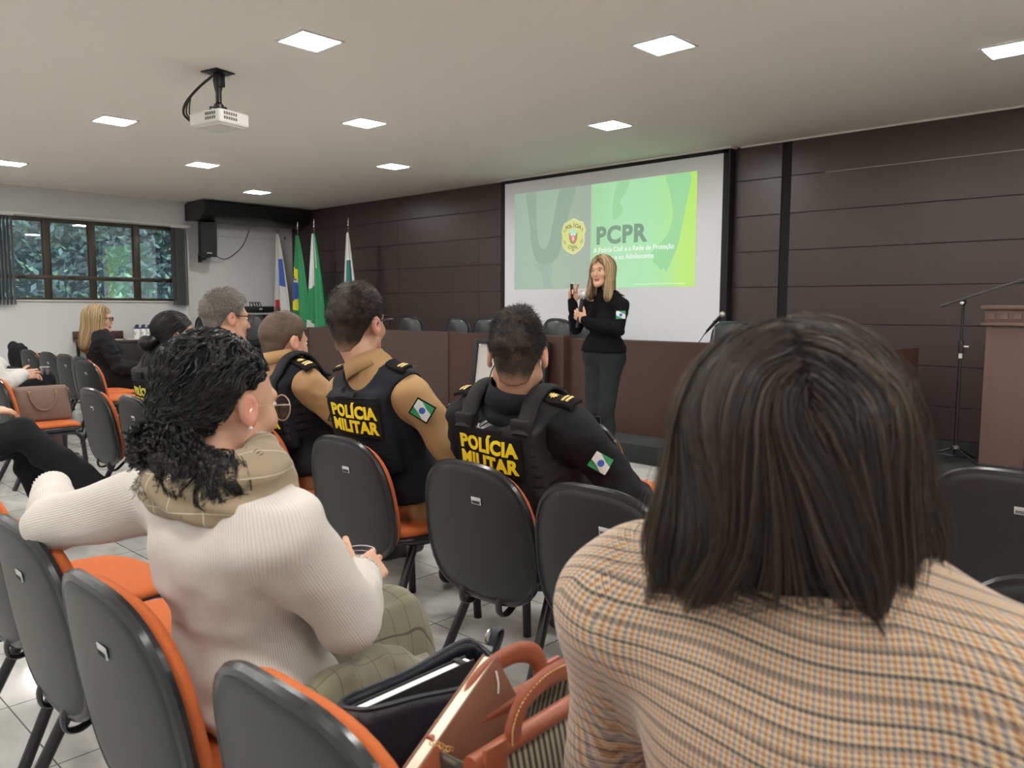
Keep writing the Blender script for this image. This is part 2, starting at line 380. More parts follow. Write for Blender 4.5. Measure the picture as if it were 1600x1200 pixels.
class SDF:
    def __init__(s): s.pr = []; s.post = []
    def cone(s, a, b, ra, rb, k=.02, sc=None, op='u', R=None):
        s.pr.append(('cone', np.array(a,float), np.array(b,float), float(ra), float(rb), k, sc, op, R)); return s
    def ell(s, c, r, R=None, k=.02, op='u'):
        s.pr.append(('ell', np.array(c,float), np.array(r,float), None, None, k, None, op, R)); return s
    def box(s, c, h, R=None, r=.01, k=.01, op='u'):
        s.pr.append(('box', np.array(c,float), np.array(h,float), float(r), None, k, None, op, R)); return s
    def xform(s, A, t=(0,0,0), scale=1.0):
        """return copy rigidly moved (rotation A, scale, then t)"""
        o = SDF(); A = np.array(A,float); t = np.array(t,float)
        for (ty,a,b,c,d,k,sc,op,R) in s.pr:
            R0 = np.eye(3) if R is None else R
            a2 = A@a*scale+t
            if ty=='cone':
                o.pr.append((ty,a2,A@b*scale+t,c*scale,d*scale,k*scale,sc,op,A@R0))
            else:
                o.pr.append((ty,a2,b*scale,None if c is None else c*scale,d,k*scale,sc,op,A@R0))
        return o
    def add(s, other): s.pr += other.pr; return s
    def infl(s, e):
        o = SDF(); 
        for (ty,a,b,c,d,k,sc,op,R) in s.pr:
            if op!='u': o.pr.append((ty,a,b,c,d,k,sc,op,R)); continue
            if ty=='cone': o.pr.append((ty,a,b,c+e,d+e,k,sc,op,R))
            elif ty=='ell': o.pr.append((ty,a,b+e,c,d,k,sc,op,R))
            else: o.pr.append((ty,a,b+e,c,d,k,sc,op,R))
        o.post = list(s.post); return o
    @staticmethod
    def _d(p, P):
        ty,a,b,c,d,k,sc,op,R = p
        if ty=='cone':
            if sc is not None:
                # anisotropic: squash about axis mid in local frame R
                RR = np.eye(3) if R is None else R
                s_ = np.array(sc,float); m = (a+b)/2
                q = ((P-m)@RR)/s_; A = ((a-m)@RR)/s_; B = ((b-m)@RR)/s_; f = float(min(s_))
            else: q = P; A = a; B = b; f = 1.0
            ba = B-A; L2 = float(ba@ba)+1e-12; t = np.clip(((q-A)@ba)/L2,0,1)
            return (np.linalg.norm(q-A-t[...,None]*ba,axis=-1)-(c+(d-c)*t))*f
        q = P-a
        if R is not None: q = q@R
        if ty=='ell':
            k0 = np.linalg.norm(q/b,axis=-1); k1 = np.linalg.norm(q/(b*b),axis=-1)
            return k0*(k0-1)/np.maximum(k1,1e-9)
        qq = np.abs(q)-(b-c)
        return np.linalg.norm(np.maximum(qq,0),axis=-1)+np.minimum(qq.max(axis=-1),0)-c
    @staticmethod
    def _bb(p):
        ty,a,b,c,d,k,sc,op,R = p
        if ty=='cone':
            r = max(c,d)*(max(sc) if sc is not None else 1.0); lo = np.minimum(a,b)-r; hi = np.maximum(a,b)+r
        else:
            r = float(np.linalg.norm(b)) if ty=='box' or R is not None else b
            if ty=='ell' and R is not None: r = float(max(b))
            lo = a-r; hi = a+r
        return lo, hi
    @staticmethod
    def _comb(d, e, k, op):
        if op=='u':
            h = np.clip(.5+.5*(d-e)/k,0,1); return d*(1-h)+e*h-k*h*(1-h)
        if op=='s': e = -e
        h = np.clip(.5-.5*(d-e)/k,0,1); return d*(1-h)+e*h+k*h*(1-h)
    def __call__(s, P):
        P = np.asarray(P,float); d = np.full(P.shape[:-1], 1.0)
        for p in s.pr:
            e = s._d(p,P); d = s._comb(d,e,p[5],p[7])
        for f in s.post: d = f(d,P)
        return d
    def bounds(s):
        L = [s._bb(p) for p in s.pr if p[7]=='u']
        return np.min([l for l,_ in L],axis=0), np.max([h for _,h in L],axis=0)
    def grid(s, h, lo=None, hi=None, pad=.02):
        l,u = s.bounds()
        if lo is None: lo = l-pad
        else: lo = np.maximum(np.array(lo,float), l-pad)
        if hi is None: hi = u+pad
        else: hi = np.minimum(np.array(hi,float), u+pad)
        n = np.maximum(np.ceil((hi-lo)/h).astype(int)+1, 3)
        ax = [lo[i]+h*np.arange(n[i]) for i in range(3)]
        D = np.full(n, .2, dtype=np.float32)
        for p in s.pr:
            bl,bh = s._bb(p); m = p[5]+3*h+.015
            i0 = [max(0,int((bl[i]-m-lo[i])/h)) for i in range(3)]; i1 = [min(n[i],int((bh[i]+m-lo[i])/h)+2) for i in range(3)]
            if any(i1[i]<=i0[i] for i in range(3)): continue
            G = np.stack(np.meshgrid(*[ax[i][i0[i]:i1[i]] for i in range(3)],indexing='ij'),-1)
            sl = tuple(slice(i0[i],i1[i]) for i in range(3))
            D[sl] = s._comb(D[sl], s._d(p,G), p[5], p[7])
        if s.post:
            msk = D < .08
            G = np.stack(np.meshgrid(*ax,indexing='ij'),-1)[msk]
            dd = D[msk].astype(float)
            for f in s.post: dd = f(dd,G)
            D[msk] = dd
            if getattr(s,'clips',None):
                pass
        return D, ax
def nets(D, ax):
    """surface nets; returns V,F (quads)"""
    D = D.copy(); D[0]=D[-1]=np.maximum(D[0].max(),.01); D[:,0]=.01; D[:,-1]=.01; D[:,:,0]=.01; D[:,:,-1]=.01; D[0]=.01; D[-1]=.01
    s = D<0
    c = np.zeros(tuple(np.array(D.shape)-1), dtype=np.int8)
    for i in (0,1):
        for j in (0,1):
            for k in (0,1):
                c += s[i:D.shape[0]-1+i, j:D.shape[1]-1+j, k:D.shape[2]-1+k]
    act = (c>0)&(c<8); idx = np.full(act.shape,-1,dtype=np.int64); I = np.argwhere(act); idx[act] = np.arange(len(I))
    if len(I)==0: return np.zeros((0,3)), np.zeros((0,4),int)
    acc = np.zeros((len(I),3)); cnt = np.zeros(len(I))
    cor = [(0,0,0),(1,0,0),(0,1,0),(1,1,0),(0,0,1),(1,0,1),(0,1,1),(1,1,1)]
    for a in range(8):
        for b in range(a+1,8):
            ca = np.array(cor[a]); cb = np.array(cor[b])
            if np.abs(ca-cb).sum()!=1: continue
            da = D[I[:,0]+ca[0],I[:,1]+ca[1],I[:,2]+ca[2]]; db = D[I[:,0]+cb[0],I[:,1]+cb[1],I[:,2]+cb[2]]
            m = (da<0)!=(db<0); t = np.where(m, da/(np.where(m,da-db,1)), 0)
            acc += np.where(m[:,None], ca+(cb-ca)*t[:,None], 0); cnt += m
    V = I+acc/cnt[:,None]
    h = ax[0][1]-ax[0][0]
    V = V*h+np.array([ax[0][0],ax[1][0],ax[2][0]])
    Fs = []
    for d_ in range(3):
        u,v = [(1,2),(2,0),(0,1)][d_]
        sl0 = [slice(None)]*3; sl1=[slice(None)]*3; sl0[d_]=slice(0,-1); sl1[d_]=slice(1,None)
        A = s[tuple(sl0)]; B = s[tuple(sl1)]
        for flip,(p,q) in ((False,(A,~B)),(True,(~A,B))):
            E_ = np.argwhere(p&q)
            if len(E_)==0: continue
            ok = (E_[:,u]>0)&(E_[:,v]>0)&(E_[:,u]<act.shape[u])&(E_[:,v]<act.shape[v])&(E_[:,d_]<act.shape[d_]); E_=E_[ok]
            def at_(du,dv):
                J = E_.copy(); J[:,u]+=du; J[:,v]+=dv; return idx[J[:,0],J[:,1],J[:,2]]
            q4 = np.stack([at_(-1,-1),at_(0,-1),at_(0,0),at_(-1,0)],1)
            if flip: q4 = q4[:,::-1]
            Fs.append(q4)
    F = np.concatenate(Fs); F = F[(F>=0).all(1)]
    return V, F
def relax(V,F,it=1,lam=.5):
    E_ = np.concatenate([F[:,[0,1]],F[:,[1,2]],F[:,[2,3]],F[:,[3,0]]]); n = len(V)
    for _ in range(it):
        acc = np.zeros_like(V); cnt = np.zeros(n)
        for k in range(3): acc[:,k] = np.bincount(E_[:,0],V[E_[:,1],k],n)+np.bincount(E_[:,1],V[E_[:,0],k],n)
        cnt = np.bincount(E_[:,0],minlength=n)+np.bincount(E_[:,1],minlength=n)
        V = V*(1-lam)+lam*acc/np.maximum(cnt,1)[:,None]
    return V
def skin(sdf, h, lo=None, hi=None, rl=1):
    D,ax = sdf.grid(h,lo,hi); V,F = nets(D,ax)
    if len(F) and rl: V = relax(V,F,rl,.5)
    return V,F
def merge(*VF):
    Vs=[];Fs=[];n=0
    for V,F in VF:
        Vs.append(V); Fs.append(np.asarray(F)+n); n+=len(V)
    return np.concatenate(Vs), np.concatenate(Fs)
def grad(f,P,e=.002):
    g = np.stack([f(P+np.eye(3)[i]*e)-f(P-np.eye(3)[i]*e) for i in range(3)],-1)
    return g/np.maximum(np.linalg.norm(g,axis=-1,keepdims=True),1e-9)
def cast(f, P, d, off=0.0, n=40, far=.5):
    """march points P along direction d until surface f=off"""
    P = np.array(P,float); d = np.array(d,float); d=d/np.linalg.norm(d); t = np.zeros(len(P))
    for _ in range(n):
        t = np.clip(t + (f(P+t[:,None]*d)-off)*.8, 0, far)
    return P+t[:,None]*d
def decal(f, O, X, Z, V, thick=0.0, lift=.002, start=.25):
    """wrap flat geometry V (x,y,depth) on surface f around O; X right, Z up (unit); looks along cross(Z... )"""
    X = np.array(X,float); X/=np.linalg.norm(X); Z = np.array(Z,float); N = np.cross(X,Z); N/=np.linalg.norm(N)   # N points outward (toward reader)
    Z = np.cross(N,X)
    P = np.array(O)+V[:,[0]]*X+V[:,[1]]*Z+N*start
    Q = cast(f,P,-N, far=start*2.2)
    return Q+N*(lift+V[:,[2]])
def gridpatch(w,h,nx=16,ny=10,t=.003,rot=0.0,shape=None):
    """closed thin slab as (V,F) in local x,y,depth"""
    xs=np.linspace(-w/2,w/2,nx+1); ys=np.linspace(-h/2,h/2,ny+1); V=[];F=[]
    for z in (0,t):
        for y in ys:
            for x in xs:
                a,b=(x,y)
                if shape: a,b=shape(x/(w/2),y/(h/2))
                V.append((a*math.cos(rot)-b*math.sin(rot),a*math.sin(rot)+b*math.cos(rot),z))
    n=(nx+1)*(ny+1); g=lambda i,j,k:k*n+j*(nx+1)+i
    for j in range(ny):
        for i in range(nx):
            F.append([g(i,j,1),g(i+1,j,1),g(i+1,j+1,1),g(i,j+1,1)]); F.append([g(i,j,0),g(i,j+1,0),g(i+1,j+1,0),g(i+1,j,0)])
    for i in range(nx): F.append([g(i,0,0),g(i+1,0,0),g(i+1,0,1),g(i,0,1)]); F.append([g(i+1,ny,0),g(i,ny,0),g(i,ny,1),g(i+1,ny,1)])
    for j in range(ny): F.append([g(0,j+1,0),g(0,j,0),g(0,j,1),g(0,j+1,1)]); F.append([g(nx,j,0),g(nx,j+1,0),g(nx,j+1,1),g(nx,j,1)])
    return np.array(V),F
def wrap(name, sdf, O, X, Z, V, F, m, parent, lift=.002, rot=0.0, start=.25):
    if rot:
        c,s_=math.cos(rot),math.sin(rot); V=V.copy(); V[:,:2]=V[:,:2]@np.array([[c,s_],[-s_,c]])
    return mesh(name, decal(sdf,O,X,Z,V,lift=lift,start=start), F, m, parent, smooth=False)

# ------------------------------------------------------------------ strands of hair as thin three-sided tubes
def strand_mesh(name, paths, r0, r1, mats, parent, seed=1, weights=(.45,.38,.17)):
    """paths: array (N,K,3)"""
    N,K,_ = paths.shape; rs = np.random.RandomState(seed)
    T = np.gradient(paths,axis=1); T/=np.maximum(np.linalg.norm(T,axis=-1,keepdims=True),1e-9)
    ref = rs.randn(N,1,3); A = np.cross(T,ref); A/=np.maximum(np.linalg.norm(A,axis=-1,keepdims=True),1e-9); B = np.cross(T,A)
    R = (np.linspace(0,1,K)**1.5*(r1-r0)+r0)[None,:,None]*(.7+.6*rs.rand(N,1,1))
    ring = np.stack([paths+R*(A*math.cos(q)+B*math.sin(q)) for q in (0,2.094,4.189)],2)   # N,K,3,3
    V = ring.reshape(-1,3)
    base = np.arange(N)[:,None,None]*K*3+np.arange(K-1)[None,:,None]*3
    j = np.arange(3)[None,None,:]; j2=(j+1)%3
    F = np.stack([base+j,base+j2,base+3+j2,base+3+j],-1).reshape(-1,4)
    mi = np.repeat(rs.choice(len(mats),N,p=weights),(K-1)*3)
    return mesh(name,V,F,mats,parent,True,mi)
def flow_strands(f, starts, dirfun, K, step, off, seed=3, wig=.0, wigs=40., out=None):
    """walk from start points over the iso-surface of f along dirfun(P,t)"""
    rs=np.random.RandomState(seed); P=np.array(starts,float); N=len(P); path=np.zeros((N,K,3)); o=off[0]+(off[1]-off[0])*rs.rand(N)
    st = step*(.75+.5*rs.rand(N))[:,None]
    for k in range(K):
        t=k/(K-1); g=grad(f,P); d=f(P)
        tgt = o if out is None else o+out(P,t)
        P = P-g*(np.clip(d-tgt,-.02,.02))[:,None]
        path[:,k]=P
        v=dirfun(P,t)
        if wig: v=v+wig*np.stack([vnoise(P+i*7.3,wigs) for i in range(3)],-1)
        v=v-g*(v*g).sum(-1,keepdims=True)*(1-.35*t)
        v/=np.maximum(np.linalg.norm(v,axis=-1,keepdims=True),1e-9)
        P=P+v*st
    return path
# ------------------------------------------------------------------ room shell
XL, XR, YB, YF, ZC = -12.28, 3.6, -4.6, 7.48, 2.87
STAGE = 0.155
struct('floor', MB().box2((XL-.2,YB-.2,-.1),(XR+.2,YF+.2,0)), M['tile'])
struct('ceiling', MB().box2((XL-.2,YB-.2,ZC+.001),(XR+.2,YF+.2,ZC+.15)), M['ceiling'])
# left wall with a window opening
WY0, WY1, WZ0, WZ1 = 3.02, 5.47, 1.355, 2.475
mb = MB()
mb.box2((XL-.15,YB-.2,0),(XL,WY0,ZC)); mb.box2((XL-.15,WY1,0),(XL,YF+.2,ZC)); mb.box2((XL-.15,WY0,0),(XL,WY1,WZ0)); mb.box2((XL-.15,WY0,WZ1),(XL,WY1,ZC))
struct('wall_left', mb, M['white_wall'], smooth=False)
struct('wall_right', MB().box2((XR,YB-.2,0),(XR+.15,YF+.2,ZC)), M['white_wall'], smooth=False)
struct('wall_back', MB().box2((XL-.15,YB-.15,0),(XR+.15,YB,ZC)), M['white_wall'], smooth=False)
# front wall: dark wooden boards, thin gaps
mb = MB(); mb.box2((XL-.15,YF+.022,0),(XR+.15,YF+.2,ZC))
zs = [STAGE+.0, .435, .783, 1.131, 1.479, 1.829, 2.180, 2.531, ZC]
cols = [(XL,-11.0),(-11.0,-9.4),(-9.4,-7.70),(-7.70,-7.25),(-7.25,-5.4),(-5.4,-3.52),(-3.425,-1.2),(-1.2,.9),(.9,XR)]
for (a,b) in cols:
    for i in range(len(zs)-1):
        g = .004 if abs(a-(-3.425))>.01 else .004
        mb.box2((a+(.0015 if a>-7.8 else .0008),YF,zs[i]+.004),(b-.0015,YF+.022,zs[i+1]-.003), .0015)
struct('wall_front', mb, M['panel'], smooth=False)
struct('trim_recess', MB().box2((-3.52,YF+.012,STAGE),(-3.425,YF+.0215,ZC)), mat('recess_dark',(.006,.005,.005),.8))
struct('trim_board_edge', MB().box2((-3.1,YF-.004,2.526),(-.6,YF+.002,2.533)), mat('pale_edge',(.32,.30,.28),.6))
struct('trim_ceiling_front', MB().box2((-3.95,YF-.02,ZC-.014),(XR,YF,ZC)), M['ceiling'])
# stage platform
struct('floor_stage', MB().box2((XL,5.42,0),(XR,YF+.02,STAGE),.006), M['stage'])
struct('baseboard_left', MB().box2((XL,YB,0),(XL+.014,5.42,.09),.003), M['white_plastic'])
struct('baseboard_back', MB().box2((XL,YB,0),(XR,YB+.014,.09),.003), M['white_plastic'])
struct('trim_conduit', MB().box2((XL,5.63,.3),(XL+.03,5.66,2.40),.004).box2((XL,5.66,2.385),(XL+.02,7.40,2.40),.003), M['white_plastic'])

# window: bronze frame, mullions, transom, panes, latches
FX = XL-.06
win = MB()
ys = [3.02,3.684,4.268,4.888,5.47]
win.box2((FX-.03,WY0,WZ0),(FX+.03,WY1,WZ0+.035),.003).box2((FX-.03,WY0,WZ1-.035),(FX+.03,WY1,WZ1),.003)
win.box2((FX-.03,WY0,WZ0),(FX+.03,WY0+.035,WZ1),.003).box2((FX-.03,WY1-.035,WZ0),(FX+.03,WY1,WZ1),.003)
for y in ys[1:-1]: win.box2((FX-.032,y-.045,WZ0),(FX+.034,y+.045,WZ1),.004)
wf = win.build('window_1', M['bronze']); wf['kind']='structure'
t = MB().box2((FX-.028,WY0,1.635),(FX+.040,WY1,1.695),.004); t.build('transom', M['bronze'], wf)
for i in range(4):
    y0, y1 = ys[i]+.045, ys[i+1]-.045
    mbp = MB().box2((FX-.012,y0-.01,1.69),(FX+.012,y0+.012,2.44),.002).box2((FX-.012,y1-.012,1.69),(FX+.012,y1+.01,2.44),.002).box2((FX-.012,y0,2.42),(FX+.012,y1,2.445),.002)
    mbp.build('sash', M['bronze'], wf)
    yc=(y0+y1)/2
    MB().box((FX+.05,yc,1.672),(.018,.10,.014),.004).box((FX+.052,yc+.03,1.662),(.02,.02,.03),.004).build('latch', M['steel_black'], wf)
gm = bpy.data.materials.new('window_glass'); gm.use_nodes=True; nt=gm.node_tree; nt.nodes.clear()
o_=nt.nodes.new('ShaderNodeOutputMaterial'); mx=nt.nodes.new('ShaderNodeMixShader'); tr=nt.nodes.new('ShaderNodeBsdfTransparent'); gl=nt.nodes.new('ShaderNodeBsdfGlossy'); fr=nt.nodes.new('ShaderNodeFresnel')
fr.inputs[0].default_value=2.3; gl.inputs['Roughness'].default_value=.01; gl.inputs['Color'].default_value=(.9,.95,1,1); tr.inputs[0].default_value=(.82,.9,.95,1)
nt.links.new(fr.outputs[0],mx.inputs[0]); nt.links.new(tr.outputs[0],mx.inputs[1]); nt.links.new(gl.outputs[0],mx.inputs[2]); nt.links.new(mx.outputs[0],o_.inputs[0])
for i in range(4):
    for (za,zb) in ((WZ0+.03,1.64),(1.69,WZ1-.03)):
        MB().box2((FX-.003,ys[i]+.03,za),(FX+.003,ys[i+1]-.03,zb)).build('glass_pane', gm, wf, smooth=False)
MB().box2((XL-.14,WY0-.0,WZ0-.02),(XL+.03,WY1,WZ0),.004).build('window_sill', M['white_plastic'], wf)

# hedge outside the window: dense leaves (uncountable)
rs = np.random.RandomState(5); n=14000
cy = rs.uniform(3.2,10.5,n); cz = rs.uniform(.6,4.6,n); cx = -14.6+.45*vnoise(np.stack([cy*0,cy,cz],-1),1.1)+rs.uniform(-.25,.15,n)
a = rs.randn(n,3); a/=np.linalg.norm(a,axis=1)[:,None]; b = np.cross(a,rs.randn(n,3)); b/=np.linalg.norm(b,axis=1)[:,None]; c3=np.cross(a,b)
L = rs.uniform(.05,.11,n)[:,None]; C0 = np.stack([cx,cy,cz],-1)
V = np.stack([C0-a*L, C0+b*L*.42+c3*L*.1, C0+a*L, C0-b*L*.42+c3*L*.1],1).reshape(-1,3)
F = np.arange(n*4).reshape(-1,4)
lm=[mat('leaf_dark',(.045,.065,.055),.45),mat('leaf_mid',(.085,.125,.095),.45),mat('leaf_bright',(.22,.32,.18),.45)]
hd = mesh('hedge', V, F, lm, None, False, rs.choice(3,n,p=[.55,.35,.10]))
setp(hd,'dense dark green leafy hedge seen outside through the window','hedge',None,'stuff')
struct('wall_outside', MB().box2((-16.2,1.5,0),(-15.6,14,5.2)), mat('bank_dark',(.02,.03,.025),.9))
# blinds pulled aside and rail
def blind(y0,y1,label):
    t = thing('vertical_blind',label,'blind',(XL,(y0+y1)/2,1.28),0,'vertical blinds at the window')
    n=9
    for i in range(n):
        y = (y0-(y0+y1)/2)+(y1-y0)*(i+.5)/n
        MB().box((.075,y,.60),(.085,.004,1.18),0,Euler((0,0,rad(-34)))).build('slat', M['blind'], t, smooth=False)
    MB().box((.075,0,1.195),(.05,(y1-y0)*1.02,.03),.004).build('carrier', M['white_plastic'], t)
blind(2.86,3.26,'grey vertical blind stack gathered at the left side of the window')
blind(5.36,5.60,'narrow grey vertical blind stack gathered at the right side of the window')
setp(MB().box2((XL+.05,2.8,2.483),(XL+.10,5.66,2.515),.004).box((XL+.03,4.25,2.51),(.06,.03,.03),.004).build('blind_rail',M['white_plastic']),'white rail running above the window for the vertical blinds','rail')

# ------------------------------------------------------------------ ceiling LED panels
lamp_em = mat('led_diffuser',(1,.985,.95),.5,emit=LAMP_POWER); lamp_fr = mat('led_frame',(.75,.75,.75),.4)
def led():
    t = thing('ceiling_light','x','light',(0,0,ZC-.006))
    MB().box((0,0,.002),(.268,.268,.004)).build('diffuser', lamp_em, t, smooth=False)
    mb = MB()
    for sx,sy,wx,wy in ((0,.141,.30,.018),(0,-.141,.30,.018),(.141,0,.018,.30),(-.141,0,.018,.30)): mb.box((sx,sy,.001),(wx,wy,.010),.002)
    mb.build('frame', lamp_fr, t); return t
led0 = led(); first=True
seen = {(-10.43,2.79):'square ceiling panel at far left, level with the ceiling-mounted projector row',(-7.38,2.79):'square ceiling panel left of the projector',(-4.33,2.79):'large square ceiling panel right of the projector, at the top of the picture',
 (-8.91,4.30):'small square ceiling panel below and left of the projector',(-5.86,4.30):'square ceiling panel between the projector and the screen, in the middle row',(-2.81,4.30):'large square ceiling panel above and right of the screen',
 (-10.43,5.82):'tiny square ceiling panel above the black air conditioner',(-7.38,5.82):'small square ceiling panel nearest the upper left corner of the screen',(-4.33,5.82):'square ceiling panel directly above the projection screen',(-1.28,5.82):'square ceiling panel at the top right corner, cut by the frame edge'}
for j in range(-4,3):
    y = round(2.79+1.513*j,3)
    for i in range(-1,6):
        x = -10.43+3.05*i+(1.525 if j%2 else 0)
        if x < XL+.9 or x > XR-.3 or y < YB+.3: continue
        o = led0 if first else copytree(led0); first=False
        jj = {0:2.79,1:4.30,2:5.82}.get(j-0 if j>=0 else None)
        y2 = 2.79+1.513*j
        o.location = (x,y2,ZC-.006); o['group']='square ceiling LED panels'
        lab=None
        for (a_,b_),l in seen.items():
            if abs(a_-x)<.05 and abs(b_-y2)<.05: lab=l
        o['label'] = lab or 'lit square panel in the ceiling above and behind the audience, out of the picture'

# ------------------------------------------------------------------ projector on its ceiling mount
pr = thing('projector','white video projector hanging from a black ceiling mount','projector',(-5.36,2.72,ZC),rad(12))
mb = MB(); mb.box((0,0,-.005),(.16,.16,.008),.002); mb.lathe([(.03,0),(.035,-.05),(.028,-.10),(.02,-.13),(.02,-.20),(.035,-.215),(.035,-.235)],(0,0,-.006),16)
mb.box((.03,0,-.06),(.03,.05,.09),.008); mb.box((0,0,-.245),(.14,.012,.01),.003).box((0,0,-.245),(.012,.14,.01),.003)
for sx,sy in ((.07,0),(-.07,0),(0,.07),(0,-.07)): mb.box((sx,sy,-.258),(.012,.012,.03),.002)
mb.build('ceiling_mount', M['steel_black'], pr)
mb = MB(); mb.box((0,0,-.325),(.32,.25,.095),.018,seg=3); mb.box((0,0,-.374),(.28,.21,.01),.004); mb.build('case', M['white_plastic'], pr)
mb = MB()
for r in range(2):
    for k in range(6): mb.box((.161,-.085+k*.019,-.305-.030*r),(.003,.013,.020),.001)
mb.build('vent', M['vent_grey'], pr); mb=MB()
for r in range(2):
    for k in range(5): mb.box((.02+k*.022,-.126,-.305-.030*r),(.015,.003,.020),.001)
mb.build('vent', M['vent_grey'], pr)
MB().lathe([(.038,0),(.036,.02),(.028,.03)],(-.07,.125,-.325),20,Euler((rad(-90),0,0)).to_matrix()).build('lens', M['steel_black'], pr)
for q,rr in enumerate((.009,.006,.005)):
    MB().tube(bez([(-.02-q*.008,-.03,-.03),(-.13,-.06-q*.02,-.10-q*.02),(-.20+q*.02,-.11,-.20),(-.205+q*.03,-.13,-.28),(-.17,-.10,-.33+q*.02)],6),rr,8).build('cable', M['steel_black'], pr)
MB().box((-.165,-.06,-.335),(.03,.07,.03),.004).box((-.165,.02,-.31),(.03,.03,.025),.004).build('plug', M['steel_black'], pr)

# ------------------------------------------------------------------ projection screen
YS = 7.375
sc = thing('projection_screen','wide white projection screen with black border showing a green slide','screen',(-5.6,YS,.93))
def loc(mb): return mb.xf(Matrix.Translation((5.6,-YS,-.93)))
sx0,sx1,sz0,sz1 = -7.115,-4.085,.92,2.812
fabric = mat('screen_fabric',(.80,.81,.84),.9)
loc(MB().box2((sx0,YS,sz0),(sx1,YS+.004,sz1))).build('fabric', fabric, sc, smooth=False)
mb = MB(); bk = mat('screen_border',(.006,.006,.007),.7)
mb.box2((sx0-.05,YS-.003,sz0),(sx0,YS+.012,ZC-.02)); mb.box2((sx1,YS-.003,sz0),(sx1+.05,YS+.012,ZC-.02)); mb.box2((sx0-.05,YS-.003,sz1),(sx1+.05,YS+.012,ZC-.02))
mb.box2((sx1+.05,YS+.0,sz0),(sx1+.075,YF-.006,ZC-.02)); mb.box2((sx0-.075,YS,sz0),(sx0-.05,YF-.006,ZC-.02))
loc(mb).build('border', bk, sc, smooth=False)
loc(MB().box2((sx0-.12,YS-.03,ZC-.02),(sx1+.10,YF-.006,ZC-.001),.003)).build('case', M['ceiling'], sc)
def em(name, col, e=1.0, base=.12):
    m = mat(name,(base*col[0],base*col[1],base*col[2]),.9); b=m.node_tree.nodes['Principled BSDF']
    b.inputs['Emission Color'].default_value=col+(1,); b.inputs['Emission Strength'].default_value=e*SLIDE_POWER; return m
def slide_bg():
    m = em('slide_light',(1,1,1)); nt=m.node_tree; b=nt.nodes['Principled BSDF']; tc=[n for n in nt.nodes if n.type=='TEX_COORD'][0]
    sx=nt.nodes.new('ShaderNodeSeparateXYZ'); nt.links.new(tc.outputs['Object'],sx.inputs[0])
    mr=nt.nodes.new('ShaderNodeMapRange'); mr.inputs[1].default_value=-6.94+5.6; mr.inputs[2].default_value=-4.38+5.6; nt.links.new(sx.outputs[0],mr.inputs[0])
    cr=nt.nodes.new('ShaderNodeValToRGB'); e=cr.color_ramp; nt.links.new(mr.outputs[0],cr.inputs[0])
    e.elements[0].position=0; e.elements[0].color=(.33,.46,.37,1); e.elements[1].position=1; e.elements[1].color=(.50,.86,.12,1)
    for p,c in ((.25,(.35,.50,.36)),(.468,(.36,.43,.36)),(.472,(.38,.74,.38)),(.62,(.42,.80,.46)),(.78,(.40,.82,.42)),(.86,(.42,.82,.34)),(.93,(.50,.86,.16))):
        q=e.elements.new(p); q.color=c+(1,)
    nt.links.new(cr.outputs[0],b.inputs['Emission Color']); return m
loc(MB().box2((-6.945,YS-.002,1.497),(-4.38,YS,2.672))).build('slide', slide_bg(), sc, smooth=False)
sl = [c for c in sc.children if c.name.startswith('slide')][0]
def poly(name, pts, m, d=.0005, layer=1):
    mb=MB().prism(pts,.0004,'y',YS-.002-.0006*layer); return loc(mb).build(name,m,sl,smooth=False)
def smoothp(pts,n=5):
    P=[Vector((a,b,0)) for a,b in pts]; N=len(P); out=[]
    for i in range(N):
        a,b,c,d=P[i-1],P[i],P[(i+1)%N],P[(i+2)%N]
        for k in range(n):
            t=k/n; v=.5*((2*b)+(c-a)*t+(2*a-5*b+4*c-d)*t*t+(3*b-a-3*c+d)*t**3); out.append((v.x,v.y))
    return out
sil1 = em('slide_figure_green',(.37,.74,.38)); sil0 = em('slide_figure_grey',(.335,.445,.355))  # tones of the figure silhouettes pictured on the slide
def clampz(p): return [(x,min(max(z,1.50),2.67)) for x,z in p]
poly('figure_silhouette', clampz(smoothp([(-4.74,2.66),(-4.46,2.66),(-4.50,2.35),(-4.56,2.05),(-4.60,1.90),(-4.66,1.78),(-4.70,1.70),(-4.73,1.66),(-4.76,1.70),(-4.80,1.68),(-4.84,1.73),(-4.90,1.77),(-4.88,1.82),(-4.93,1.85),(-4.86,1.92),(-4.72,2.05),(-4.66,2.25),(-4.70,2.5)])), sil1)
poly('figure_silhouette', clampz(smoothp([(-6.76,2.67),(-6.70,2.35),(-6.66,2.05),(-6.60,1.88),(-6.52,1.80),(-6.40,1.78),(-6.28,1.84),(-6.20,1.95),(-6.10,2.3),(-6.02,2.5),(-5.98,2.67),(-6.2,2.67),(-6.30,2.35),(-6.38,2.05),(-6.46,1.98),(-6.54,2.05),(-6.58,2.3),(-6.60,2.67)])), sil0)
poly('figure_silhouette', clampz(smoothp([(-6.62,1.80),(-6.50,1.70),(-6.46,1.56),(-6.44,1.50),(-6.30,1.50),(-6.34,1.62),(-6.30,1.74),(-6.4,1.80)])), em('slide_pale_grey',(.38,.50,.42)))
poly('figure_silhouette', clampz(smoothp([(-5.36,2.67),(-5.22,2.67),(-5.26,2.55),(-5.34,2.45),(-5.30,2.35),(-5.42,2.25),(-5.44,2.45)])), em('slide_mid_green',(.38,.74,.39)))
ylw = em('slide_yellow',(.74,.76,.30)); ylwd = em('slide_yellow_light',(.80,.84,.42)); dk = em('slide_dark_text',(.12,.13,.10)); grt=em('slide_grey_text',(.24,.37,.26)); wht=em('slide_white_text',(.93,1.0,.93))
cx,cz = -6.003,2.10
